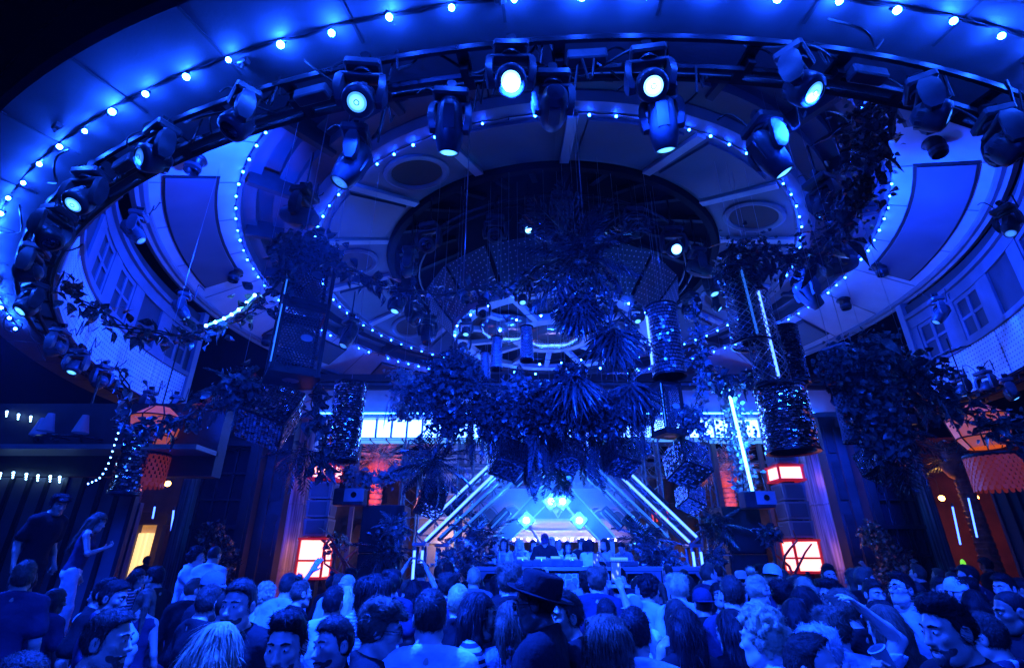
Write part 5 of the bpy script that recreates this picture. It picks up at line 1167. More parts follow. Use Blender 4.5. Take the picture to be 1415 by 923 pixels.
# white lattice crate with plants
p = at_t(1164, 500, 7.4); cr_ = thing("lattice_crate", "white lattice crate hung on two wires, plants spilling from it, below the pale ring", "hanging basket", p)
for k in range(4):
    R3 = Matrix.Rotation(k * PI / 2 + .5, 3, 'Z'); mb = MB(); w = .34
    for x in (-1, 1): mb.box(R3 @ Vector((x * w / 2, -w / 2, .0)), (.03, .03, .42), R3)
    for z in (-.2, .2): mb.box(R3 @ Vector((0, -w / 2, z)), (w, .03, .03), R3)
    for i in range(5): mb.box(R3 @ Vector((-w / 2 + w * (i + .5) / 5, -w / 2, 0)), (.018, .014, .36), R3 @ Matrix.Rotation(.45, 3, 'Y'))
    mb.build("lattice_side", M_white, cr_)
for s in (-1, 1): wire(cr_, ZT, s * .12, 0, .2)
mb = MB(); clump(mb, (.1, 0, -.1), (.5, .4, .3), 900, .10); clump(mb, (.25, 0, -.75), (.4, .35, .7), 1300, .10, .8); mb.build("foliage", M_leaf, cr_, kind="stuff")
net_column(1168, 1196, 512, 610, 7.4, "pale fabric wrapped net column below the white lattice crate", M_white, .8, 260, False)
spray(at_t(1232, 600, 7.6), 16, 'palm', .62, "mop of black fronds hung low beside the latticed window bay", z_top=ZT, foliage=250, fm=M_leaf2)
spray(at_t(1262, 520, 7.8), 18, 'fern', .70, "dark fern ball beside the end post of the perforated facing", "fern_ball", lo=-1.3, hi=1.0, z_top=ZT, foliage=500, fr=.5, fm=M_leaf2)
# cyan lit vine column
pc = at_t(1032, 690, 11.2); cv = thing("lit_vine_column", "glaring cyan lit vine column with a bright tube, hung over the square floodlight", "hanging plant", pc)
h = at_t(1030, 548, 11.2).z - pc.z + .6
mb = MB()
for i in range(900): zz_ = h * (rnd.random() ** .7); k = .2 + .16 * math.sin(zz_ * 5); add_leaf(mb, Vector((rnd.gauss(0, k * (.4 + zz_ / h * .6)), rnd.gauss(0, .18), zz_)), rnd.uniform(.06, .14), .4)
mb.build("foliage", M_leaf3, cv, kind="stuff"); mb = MB(); mb.tube([(.02, -.32, 0), (-.12, -.32, h * .9)], .035, 8); mb.build("led_tube", mat("neon_cyan", (.8, .8, .8), .4, emit=((.07, .26, 1.0), 12)), cv)
mb = MB()
for k in range(5): a = 2 * PI * k / 5; mb.tube([(.22 * math.cos(a), .22 * math.sin(a), 0), (.22 * math.cos(a), .22 * math.sin(a), h)], .01, 4)
for k in range(9): mb.lathe([(.22, h * k / 9), (.235, h * k / 9 + .01), (.22, h * k / 9 + .02)], 14)
mb.build("wire_cage", M_silver, cv)
for zz_ in (h * .35, h * .8):
    ld = bpy.data.lights.new('glow', 'POINT'); ld.energy = 110; ld.color = (.015, .17, 1.0); ld.shadow_soft_size = .1; lo = bpy.data.objects.new('glow', ld); COL.objects.link(lo); lo.parent = cv; lo.location = (-.06, -.5, zz_); wire(cv, ZT, 0, 0, h)
# pale hanging plant by the transom
pp = at_t(552, 580, 11.2); hp = thing("hanging_plant", "pale trailing plant in a net, hung in front of the white transom panes", "hanging plant", pp); hh = at_t(548, 500, 11.2).z - pp.z
mb = MB()
for i in range(700): z_ = hh * rnd.random(); add_leaf(mb, Vector((rnd.gauss(0, .14) + .12 * (1 - z_ / hh), rnd.gauss(0, .13), z_)), rnd.uniform(.05, .12), .5)
mb.build("foliage", M_leaf3, hp, kind="stuff")
for k in range(9): x = rnd.uniform(-.32, -.05); mb = MB(); mb.tube([(x * .5, 0, hh * .6), (x * .9, -.1, hh * .3), (x, -.1, -.05 - rnd.random() * .2)], .006, 4); mb.build("strand", M_white, hp)
wire(hp, ZT, 0, 0, hh)
# ---- garlands
garland([(92, 392, 8.2), (108, 412, 8.2), (150, 440, 8.2), (200, 458, 8.0), (250, 462, 7.8), (300, 452, 7.6), (350, 424, 7.3), (380, 395, 7.1), (410, 352, 7.0), (446, 340, 7.0)], "long ivy garland swagged across the perforated facing to the tall perforated lantern", 240, .09, .85)
garland([(446, 340, 7.0), (475, 368, 7.6), (512, 388, 8.2), (560, 402, 8.8), (610, 406, 9.2), (660, 400, 9.4), (710, 394, 9.4), (750, 382, 9.3), (790, 366, 9.2), (812, 356, 9.2)], "pale twisted vine swagged from the tall perforated lantern to the dark palm spray", 260, .07, .95, LEAFP + LEAF)
garland([(812, 360, 9.2), (850, 420, 9.3), (900, 480, 9.5), (960, 500, 9.6)], "thin vine dropping from the dark palm spray behind the silver ribbed column", 60, .08, .9)
garland([(1212, 132, 7.4), (1196, 170, 7.6), (1200, 215, 8.0), (1190, 260, 8.3), (1165, 300, 8.6), (1130, 340, 9.0), (1090, 362, 9.3), (1040, 345, 9.4), (1015, 350, 9.5)], "thick leafy creeper climbing beside the pale ring's bulbs to the leafy column", 260, .17, 1.15, LEAF + LEAFD, 900)
garland([(1140, 492, 7.4), (1180, 486, 7.4), (1215, 470, 7.5), (1240, 500, 7.7), (1280, 545, 7.8), (1330, 568, 7.6), (1380, 585, 7.3), (1425, 600, 7.0)], "ivy garland sagging from the white crate past the orange lamp by the drape", 220, .12, 1.0, None, 500)
garland([(168, 512, 8.0), (176, 545, 8.0), (172, 585, 8.0)], "short ivy strand dangling under the perforated facing end", 60, .09, .8, LEAFP)
garland([(185, 590, 8.0), (215, 590, 7.9), (250, 580, 7.8), (285, 555, 7.7), (320, 530, 7.6), (352, 512, 7.4)], "ivy garland sagging across the orange lamp to the dark fern", 140, .09, .9)
garland([(470, 650, 10.8), (500, 662, 10.8), (530, 660, 10.9), (560, 648, 11.0), (585, 636, 11)], "thick pine garland swagged over the speaker stack and red palm", 220, .09, .9, LEAFP, 700)
garland([(968, 490, 9.8), (985, 515, 9.9), (1010, 530, 9.9), (1040, 518, 9.8), (1058, 495, 9.7)], "leafy garland looping beneath the leafy net column before the header wall", 120, .10, .9)
garland([(960, 420, 9.6), (966, 470, 9.7), (970, 520, 9.8), (966, 560, 9.9), (972, 600, 10)], "hanging ivy strand beside the silver ribbed column, lit cyan at its foot", 130, .09, .9, LEAFP, 300)
garland([(440, 530, 7.6), (436, 570, 7.6), (446, 610, 7.7), (440, 655, 7.8)], "hanging ivy strand between the mirror cube and the sequined drum", 110, .08, .9)
# ferns, palms, baskets
spray(at_t(330, 535, 7.4), 16, 'fern', .55, "dark fern hung left of the big mirror cube, at the garland's end", "fern", lo=-1.2, hi=.9, z_top=ZT, foliage=300)
spray(at_t(420, 622, 7.6), 12, 'palm', .50, "dark spiky leaves hung in front of the blue pillar", lo=-1.3, hi=.4, z_top=ZT)
spray(at_t(408, 344, 7.0), 12, 'pale', .35, "pale leaf tuft on the crown of the tall perforated lantern", "leaf_tuft", lo=-.3, hi=1.2, foliage=200)
spray(at_t(804, 352, 9.2), 30, 'palm', 1.0, "dark palm spray at the top of the hanging plants, on a long wire", lo=-.9, hi=1.3, z_top=CAMZ + 9, foliage=260, fm=M_leaf2)
spray(at_t(800, 420, 9.3), 16, 'fan', .7, "dark fan palm leaves hung under the palm spray's pot", "fan_palm", lo=-1.5, hi=-.2, z_top=ZT, foliage=420, fm=M_leaf2, fr=.5)
spray(at_t(845, 455, 9.5), 14, 'fan', .85, "dark fan palm leaves beside the slim silver cylinder", "fan_palm", lo=-1.55, hi=-.75, z_top=ZT)
spray(at_t(790, 520, 9.0), 12, 'fan2', .72, "huge dark drooping fan palm leaves over the plumes", "fan_palm", lo=-1.4, hi=-.4, z_top=ZT, foliage=300, fm=M_leaf2)
spray(at_t(872, 530, 9.6), 14, 'fan', .8, "dark fan palm leaves hung before the glaring transom", "fan_palm", lo=-1.5, hi=-.6, z_top=ZT)
spray(at_t(630, 515, 9.6), 22, 'feather', .62, "feathery dark hanging basket below the unlit barrel lamp", "hanging_basket", lo=-1.4, hi=1.0, z_top=ZT, foliage=900, fr=.55)
spray(at_t(622, 575, 9.8), 18, 'feather', .62, "shaggy dark foliage hung in front of the transom's middle panes", "hanging_basket", lo=-1.5, hi=.5, z_top=ZT, foliage=500, fr=.45, fm=M_leaf2)
spray(at_t(600, 640, 10.2), 34, 'palm', .62, "spiky dark palm spray above the mirror cube and second frame", lo=-1.2, hi=1.3, z_top=ZT)
spray(at_t(716, 545, 9.8), 20, 'fern', .70, "curling fern basket in the middle of the hanging plants", "hanging_basket", lo=-1.3, hi=.9, z_top=ZT, foliage=500, fr=.5, fm=M_leaf3)
spray(at_t(945, 575, 9.8), 12, 'pale', .50, "pale leafy tuft under the short perforated lantern", "leaf_tuft", lo=-1.2, hi=.8, z_top=ZT, foliage=260)
for (u, v, t_, sc, n, m2, lab) in ((760, 560, 9.3, .7, 1300, M_leaf2, "densest dark leafy ball in the heart of the hanging plants"), (690, 575, 9.5, .6, 1000, M_leaf2, "dark leafy ball over the plumes beside the shaggy basket"), (835, 570, 9.5, .6, 1000, M_leaf2, "dark leafy ball over the plumes beneath the fan palms"), (588, 540, 9.8, .5, 800, M_leaf, "leafy ball below the barrel lamp over the transom")):
    spray(at_t(u, v, t_), 14, rnd.choice(('fern', 'pale', 'palm')), sc, lab, "leaf_ball", lo=-1.3, hi=.9, z_top=ZT, foliage=n, fr=sc * .8, fm=m2, m=m2)
# plumes hanging over the stage
PL = [(672, 575, .95), (690, 590, 1.25), (712, 585, 1.15), (735, 580, 1.35), (757, 575, 1.55), (778, 570, 1.45), (800, 575, 1.3), (822, 580, 1.15), (843, 590, 1.25), (868, 590, .95), (745, 600, 1.45), (770, 600, 1.5), (725, 610, 1.1), (812, 605, 1.2), (655, 595, .9), (885, 600, .7)]
for k, (u, v, L) in enumerate(PL):
    words_ = ["long dark plume bundle hanging over the stage peak", "shaggy plume bundle hanging between the mirror cubes"][k % 2]
    t = thing("plume_bundle", "dark feather plumes hanging in a curtain over the stage peak", "plume", at_t(u, v - 18, 9.7 + (k % 3) * .35), group="dark feather plumes over the stage")
    for i in range(9):
        put("plume", FR['feather'], t, M=Matrix.Translation((rnd.gauss(0, .10), rnd.gauss(0, .10), rnd.uniform(-.2, .1))) @ Matrix.Rotation(rnd.uniform(0, 6.3), 4, 'Z') @ Matrix.Rotation(1.45 + rnd.uniform(-.25, .2), 4, 'Y') @ Matrix.Scale(L * rnd.uniform(.7, 1.05) / 1.2, 4))
    mb = MB(); clump(mb, (0, 0, .1), (.28, .28, .25), 130, .13); mb.build("foliage", M_leaf2 if k % 3 else M_leaf, t, kind="stuff")
    if k % 5 == 0: wire(t, ZT, 0, 0, .1)
# leaf dressing beside the speakers and booth
for (u, v, Y, n, sc, key, lab) in ((545, 725, 11.8, 16, .55, 'pale', "pale leafy dressing tumbling down the edge of the speaker stack by the pine garland"), (535, 760, 11.7, 14, .55, 'palm', "dark leafy dressing low on the speaker stack by the pine garland"), (990, 725, 11.8, 16, .55, 'palm', "ragged leafy dressing on the truss side of the speaker stack by the red tree"), (985, 770, 11.7, 12, .45, 'pale', "low pale leaf dressing at the foot of the speaker stack by the red tree"),
                               (620, 775, 10.9, 9, .5, 'pale', "pale philodendron beside the left end of the booth"), (650, 770, 11, 9, .55, 'palm', "dark plant behind the booth's left end"), (905, 770, 11.0, 10, .55, 'palm', "dark plant behind the booth's right end"), (928, 772, 10.9, 8, .5, 'pale', "pale philodendron beside the booth's right end"), (1063, 735, 11.6, 10, .4, 'pale', "small blue leafy tuft beside the speaker stack and red tree"), (465, 748, 13.6, 10, .5, 'pale', "small blue leafy tuft by the speaker stack and red lantern"), (662, 745, 12.2, 16, .7, 'palm', "dark bush inside the second stage frame"), (890, 745, 12.2, 16, .7, 'palm', "dark bush inside the far side of the second stage frame")):
    p = at_y(u, v, Y); t = spray(p, n, key, sc, lab, "potted_plant", lo=-1.0, hi=1.1, foliage=160, fr=.3 * sc / .5, fm=M_leaf if key == 'pale' else M_leaf2); mb = MB(); mb.tube([(0, 0, 0), (0.02, 0, -p.z * .5), (0, 0, -p.z + .3)], .03, 6); mb.build("trunk", M_stem, t); mb = MB(); mb.lathe([(.001, -p.z), (.16, -p.z), (.2, -p.z + .34), (.17, -p.z + .34), (.001, -p.z + .3)], 14); mb.build("pot", M_black, t)
for (u, v, Y, n, lab) in ((305, 770, 14.6, 5, "dark bush at the foot of the curtained window bay"), (1235, 770, 14.6, 5, "dark bush at the foot of the latticed window bay")):
    p = at_y(u, v, Y); t = thing("bush", lab, "bush", (p.x, Y, 0)); mb = MB(); mb.tube([(0, 0, 0), (.05, 0, .6), (0, 0, 1.2)], [.05, .04, .02], 6); mb.build("trunk", M_stem, t); mb = MB()
    for k in range(7): clump(mb, (rnd.uniform(-.35, .35), rnd.uniform(-.2, .2), .5 + .33 * k), (.38, .3, .35), 260, .13)
    mb.build("foliage", M_leaf, t, kind="stuff")
# orange pagoda lamps with netted drums
def orange_lamp(u, v, t, s, label, net=True):
    p = at_t(u, v, t); T = thing("orange_lamp", label, "hanging lamp", p, group="orange pagoda lamps at the side rooms"); n = 8
    pr = [(.20 * s, .62 * s), (.50 * s, .38 * s), (.42 * s, -.02 * s), (.30 * s, -.22 * s)]
    for k in range(n):
        a0, a1 = 2 * PI * k / n + .02, 2 * PI * (k + 1) / n - .02; mb = MB(); vs = []
        for r, z in pr: vs += [(r * math.cos(a0), r * math.sin(a0), z), (r * math.cos(a1), r * math.sin(a1), z)]
        mb.add(vs, [(2 * i, 2 * i + 1, 2 * i + 3, 2 * i + 2) for i in range(3)]); mb.build("shade_panel", M_orange, T)
        mb = MB(); mb.tube([(r * 1.01 * math.cos(a0 - .02), r * 1.01 * math.sin(a0 - .02), z) for r, z in pr], .014, 5); mb.build("rib", M_black, T)
    for r, z in (pr[1], pr[2]): mb = MB(); mb.tube([(r * 1.01 * math.cos(2 * PI * k / 24), r * 1.01 * math.sin(2 * PI * k / 24), z) for k in range(25)], .014, 5); mb.build("hoop", M_black, T)
    mb = MB(); mb.lathe([(.001, .66 * s), (.2 * s, .62 * s)], 8); mb.tube([(0, 0, .66 * s), (0, 0, 1.8)], .012, 5); mb.build("top_cap", M_black, T)
    if net:
        mb = MB(); zz0 = -.35 * s
        for j in range(9):
            for i in range(26):
                a = 2 * PI * (i + .5 * (j % 2)) / 26; r = .42 * s; c = Vector((r * math.cos(a), r * math.sin(a), zz0 - j * .075 * s)); tt = Vector((-math.sin(a), math.cos(a), 0)) * .045 * s; dn = Vector((math.cos(a) * .01, math.sin(a) * .01, -.075 * s)); mb.add([c - tt, c + tt, c + dn + tt * .7, c + dn * 1.25, c + dn - tt * .7], [(0, 4, 3, 2, 1)])
        mb.build("scale_net", mat("net_scale", (.5, .15, .08), .5, emit=((1.0, .10, .02), .09)), T, kind="stuff"); mb = MB(); mb.lathe([(.43 * s, zz0), (.44 * s, zz0 - .03), (.43 * s, zz0 - .06)], 24); mb.build("net_ring", M_black, T)
orange_lamp(212, 603, 9.2, .85, "orange glowing pagoda lamp by the end of the perforated facing, behind ivy")
orange_lamp(1358, 603, 8.6, .85, "orange glowing pagoda lamp half behind ivy, beside the black drape")
# chandelier with small cone shades over the raised bar
p = at_t(112, 600, 9.6); ch = thing("cone_chandelier", "dark chandelier of small blue cone shades under the bar ceiling", "chandelier", p)
mb = MB(); mb.tube([(.62 * math.cos(2 * PI * k / 24), .62 * math.sin(2 * PI * k / 24), -.15) for k in range(25)], .025, 6); mb.tube([(0, 0, -.3), (0, 0, 1.2)], .02, 6)
for k in range(4): a = PI / 4 * k; mb.tube([(.62 * math.cos(a), .62 * math.sin(a), -.15), (-.62 * math.cos(a), -.62 * math.sin(a), -.15)], .014, 5)
mb.build("arm_ring", M_blackm, ch)
for k in range(7): a = 2 * PI * k / 7; mb = MB(); mb.lathe([(.13, -.08), (.05, .24), (.048, .24), (.125, -.08)], 14, Matrix.Translation((.62 * math.cos(a), .62 * math.sin(a), 0))); mb.build("cone_shade", mat("blue_shade", (.3, .32, .4), .6, emit=((.01, .06, 1.0), .10)), ch, True)
# loose string of white lights along the drum edge
t = thing("string_light", "short bright string of white lights hanging down the glittering drum", "string light", at_t(162, 590, 8.3))
pts = catmull([at_t(u, v, 8.25) - at_t(162, 590, 8.3) for u, v in ((166, 590), (158, 615), (150, 640), (138, 660), (122, 668))], 6); mb = MB(); mb.tube(pts, .006, 4); mb.build("wire", M_cable, t)
for q in pts[::2]: mb = MB(); mb.sphere(q, .013, 6, 4); mb.build("bulb", mat("lit_white_small", (.8, .8, .8), .3, emit=((.10, .32, 1.0), 26)), t)
# glowing twig where the ivy crosses the pale ring
t = thing("lit_twig", "bright cyan lit twig in the ivy garland by the tall perforated lantern", "string light", at_t(330, 432, 7.3)); pts = catmull([at_t(u, v, 7.3) - at_t(330, 432, 7.3) for u, v in ((285, 450), (310, 440), (330, 428), (352, 408))], 6); mb = MB(); mb.tube(pts, .013, 5); mb.build("twig", mat("lit_twig", (.8, .8, .8), .4, emit=((.06, .42, 1.0), 7)), t)
for q in pts[::3]: mb = MB(); mb.sphere(q, .026, 6, 4); mb.build("bulb", mat("lit_white_small"), t)
# long bare hanging wires
for (u, v, t_, lab) in ((806, 310, 9.1, "long straight bright wire dropping to the dark palm spray"), (640, 395, 9.0, "thin straight wire dropping to the vine near the hub")):
    p = at_t(u, v, t_); T = thing("steel_wire", lab, "wire", p); mb = MB(); mb.tube([(0, 0, 0), (0, 0, ZT + .1 - p.z)], .011, 5); mb.build("strand", M_wire, T); mb = MB(); mb.lathe([(.05, .0), (.05, .05), (.001, .06)], 10, Matrix.Translation((0, 0, ZT + .08 - p.z))); mb.build("ceiling_cup", M_silver, T)
# ============================================================ people : distance fields meshed with surface nets
def axis(lo, hi, coarse, fines):
    xs = []; x = lo
    while x < hi:
        xs.append(x); st = coarse
        for a, b, s in fines:
            if a - coarse * .5 <= x <= b: st = min(st, s)
        x += st
    xs.append(hi); return np.array(xs, dtype=np.float32)
class SDF:
    def __init__(s, xs, ys, zs):
        s.xs, s.ys, s.zs = xs, ys, zs; s.F = np.full((len(xs), len(ys), len(zs)), .3, dtype=np.float32)
    def region(s, lo, hi, m):
        r = []
        for ax, a, b in zip((s.xs, s.ys, s.zs), lo, hi):
            i0 = max(int(np.searchsorted(ax, a - m)) - 1, 0); i1 = min(int(np.searchsorted(ax, b + m)) + 1, len(ax)); r.append(slice(i0, i1))
        return tuple(r)
    def co(s, r): return s.xs[r[0]][:, None, None], s.ys[r[1]][None, :, None], s.zs[r[2]][None, None, :]
    def blend(s, r, d, k, sub=False):
        f = s.F[r]
        if sub:
            h = np.clip(.5 - .5 * (f + d) / k, 0, 1); s.F[r] = f + (-d - f) * h + k * h * (1 - h)
        else:
            h = np.clip(.5 + .5 * (f - d) / k, 0, 1); s.F[r] = f + (d - f) * h - k * h * (1 - h)
    def cap(s, a, b, ra, rb, k=.02, inf=0.0):
        a = np.array(a, np.float32); b = np.array(b, np.float32); ra += inf; rb += inf; R = max(ra, rb)
        r = s.region(np.minimum(a, b) - R, np.maximum(a, b) + R, k + .05)
        if any(q.stop <= q.start for q in r): return
        x, y, z = s.co(r); ba = b - a; L2 = float(ba @ ba) + 1e-9
        t = np.clip(((x - a[0]) * ba[0] + (y - a[1]) * ba[1] + (z - a[2]) * ba[2]) / L2, 0, 1)
        d = np.sqrt((x - a[0] - ba[0] * t) ** 2 + (y - a[1] - ba[1] * t) ** 2 + (z - a[2] - ba[2] * t) ** 2) - (ra + (rb - ra) * t)
        s.blend(r, d, k)
    def ell(s, c, rad, k=.02, M=None, inf=0.0, sub=False):
        c = np.array(c, np.float32); rad = np.array(rad, np.float32) + inf; R = float(rad.max())
        r = s.region(c - R, c + R, k + .05)
        if any(q.stop <= q.start for q in r): return
        x, y, z = s.co(r); x, y, z = x - c[0], y - c[1], z - c[2]
        if M is not None: x, y, z = (x * M[0][0] + y * M[1][0] + z * M[2][0], x * M[0][1] + y * M[1][1] + z * M[2][1], x * M[0][2] + y * M[1][2] + z * M[2][2])
        k0 = np.sqrt((x / rad[0]) ** 2 + (y / rad[1]) ** 2 + (z / rad[2]) ** 2); k1 = np.sqrt((x / rad[0] ** 2) ** 2 + (y / rad[1] ** 2) ** 2 + (z / rad[2] ** 2) ** 2) + 1e-6
        s.blend(r, k0 * (k0 - 1) / k1, k, sub)
    def mesh(s, name, m=None, smooth=True):
        F = s.F; S = F < 0
        nx, ny, nz = F.shape
        cs = np.zeros((nx - 1, ny - 1, nz - 1), np.uint8)
        for dx in (0, 1):
            for dy in (0, 1):
                for dz in (0, 1): cs += S[dx:nx - 1 + dx, dy:ny - 1 + dy, dz:nz - 1 + dz]
        I = np.argwhere((cs > 0) & (cs < 8))
        if len(I) == 0: return bpy.data.meshes.new(name)
        idx = np.full(cs.shape, -1, np.int32); idx[I[:, 0], I[:, 1], I[:, 2]] = np.arange(len(I))
        P = np.zeros((len(I), 3), np.float64); cnt = np.zeros(len(I)); ax = (s.xs, s.ys, s.zs)
        for a in range(3):
            o1, o2 = [q for q in range(3) if q != a]
            for d1 in (0, 1):
                for d2 in (0, 1):
                    i0 = I.copy(); i0[:, o1] += d1; i0[:, o2] += d2; i1 = i0.copy(); i1[:, a] += 1
                    f0 = F[i0[:, 0], i0[:, 1], i0[:, 2]]; f1 = F[i1[:, 0], i1[:, 1], i1[:, 2]]; m_ = (f0 < 0) != (f1 < 0)
                    t = np.where(m_, f0 / np.where(f0 - f1 == 0, 1, f0 - f1), 0)
                    pa = ax[a][i0[:, a]] + t * (ax[a][i1[:, a]] - ax[a][i0[:, a]])
                    for q, val in ((a, pa), (o1, ax[o1][i0[:, o1]]), (o2, ax[o2][i0[:, o2]])): P[:, q] += np.where(m_, val, 0)
                    cnt += m_
        P /= np.maximum(cnt, 1)[:, None]; Q = []
        for a in range(3):
            b, c = (a + 1) % 3, (a + 2) % 3
            sl0 = [slice(None)] * 3; sl1 = [slice(None)] * 3; sl0[a] = slice(0, -1); sl1[a] = slice(1, None)
            A0, A1 = S[tuple(sl0)], S[tuple(sl1)]; E = np.argwhere(A0 != A1)
            E = E[(E[:, b] > 0) & (E[:, c] > 0) & (E[:, b] < F.shape[b] - 1) & (E[:, c] < F.shape[c] - 1)]
            if len(E) == 0: continue
            def g(db, dc): j = E.copy(); j[:, b] -= db; j[:, c] -= dc; return idx[j[:, 0], j[:, 1], j[:, 2]]
            q = np.stack([g(1, 1), g(0, 1), g(0, 0), g(1, 0)], 1); fl = ~A0[E[:, 0], E[:, 1], E[:, 2]]; q[fl] = q[fl][:, ::-1]; Q.append(q)
        Q = np.concatenate(Q); Q = Q[(Q >= 0).all(1)]
        me = bpy.data.meshes.new(name); me.vertices.add(len(P)); me.vertices.foreach_set("co", P.astype(np.float32).ravel())
        me.loops.add(len(Q) * 4); me.loops.foreach_set("vertex_index", Q.astype(np.int32).ravel()); me.polygons.add(len(Q)); me.polygons.foreach_set("loop_start", np.arange(0, len(Q) * 4, 4, dtype=np.int32))
        me.update(calc_edges=True)
        if smooth: me.polygons.foreach_set("use_smooth", np.ones(len(Q), bool))
        if m: me.materials.append(m)
        return me
def vn(x, y, z, f, seed=0):                          # cheap smooth noise from sines
    return (np.sin(x * f + seed) * np.cos(y * f * 1.13 + seed * 2.1) + np.sin(y * f * .91 - seed) * np.cos(z * f * 1.07 + 1.3 * seed) + np.sin(z * f * 1.21 + seed * .7) * np.cos(x * f * .83 - .4 * seed)) / 3
# ---- head, in its own frame (+Y is where the face looks)
def head_prims(S, c, R, female=0.0, step=0):
    """adds a head to field S at c with 3x3 rotation R"""
    P = lambda p: np.array(c) + np.array(R) @ np.array(p)
    M = [[R[i][j] for j in range(3)] for i in range(3)]
    f = female
    S.ell(P((0, -.012, .035)), (.074, .096, .098), .02, M)
    S.ell(P((0, .022, -.035)), (.060 - .004 * f, .070, .082), .03, M)
    S.ell(P((0, .035, -.075)), (.045 - .006 * f, .052, .042), .03, M)
    S.ell(P((0, .072, -.101)), (.020 - .004 * f, .018, .017), .025, M)
    for s in (-1, 1):
        S.ell(P((s * .040, .062, -.012)), (.022, .018, .018), .025, M)
        S.cap(P((s * .055, -.0, -.06)), P((s * .035, .05, -.095)), .014, .012, .03)
        S.cap(P((s * .012, .087, .036)), P((s * .046, .072, .036)), .010 - .003 * f, .009, .014)
        S.ell(P((s * .031, .101, .014)), (.021, .017, .014), .012, M, sub=True)
        S.ell(P((s * .031, .078, .013)), (.0155, .0135, .0125), .004, M)
        S.cap(P((s * .018, .0885, .0215)), P((s * .046, .079, .019)), .0035, .003, .005)
        S.ell(P((s * .078, -.014, .004)), (.010, .024, .034), .008, M); S.ell(P((s * .088, -.008, .006)), (.006, .012, .020), .005, M, sub=True)
        S.ell(P((s * .011, .099, -.030)), (.009, .011, .008), .008, M)
    S.cap(P((0, .086, .020)), P((0, .106, -.022)), .008, .012 - .002 * f, .012)
    S.ell(P((0, .111, -.026)), (.010, .010, .009), .010, M)
    S.cap(P((-.018, .082, -.061)), P((.018, .082, -.061)), .0065, .0065, .008); S.cap(P((0, .089, -.060)), P((0, .089, -.061)), .007, .007, .012)
    S.cap(P((-.014, .083, -.073)), P((.014, .083, -.073)), .008, .008, .008)
    S.cap(P((0, .084, -.083)), P((0, .084, -.084)), .006, .006, .015)
    x0 = P((0, .099, -.067)); S.ell(x0, (.024, .012, .0026), .003, M, sub=True)
# ---- body
def hand_prims(S, w, d, n, curl=.5, side=1, k=.007):
    """hand from wrist w along d, palm facing n"""
    w, d, n = Vector(w), Vector(d).normalized(), Vector(n); n = (n - d * n.dot(d)).normalized(); s = d.cross(n).normalized() * side
    S.cap(w, w + d * .04 + s * .012, .022, .017, .02); 
    for q in (-.026, -.008, .010, .026): S.cap(w + d * .025 + s * q * .8, w + d * .088 + s * q, .0145, .0115, .012)
    for i, q in enumerate((-.030, -.010, .010, .029)):
        L = (.060, .078, .084, .074)[i]; b = w + d * .088 + s * q; a = curl * (1 + .15 * math.sin(i * 2.1))
        d1 = (d * math.cos(a) + n * math.sin(a) + s * q * 1.2).normalized(); p1 = b + d1 * L * .48; d2 = (d * math.cos(a * 2.2) + n * math.sin(a * 2.2)).normalized(); p2 = p1 + d2 * L * .32; d3 = (d * math.cos(a * 3) + n * math.sin(a * 3)).normalized(); p3 = p2 + d3 * L * .22
        S.cap(b, p1, .0098, .0088, k); S.cap(p1, p2, .0088, .008, .004); S.cap(p2, p3, .008, .0068, .004)
    b = w + d * .025 + s * .026; t1 = (d * .75 + s * .62 + n * (.25 + curl * .5)).normalized(); p1 = b + t1 * .042; t2 = (d * .9 + s * .25 + n * (.2 + curl * .7)).normalized()
    S.cap(b, p1, .0145, .011, .012); S.cap(p1, p1 + t2 * .032, .0105, .0085, .005)
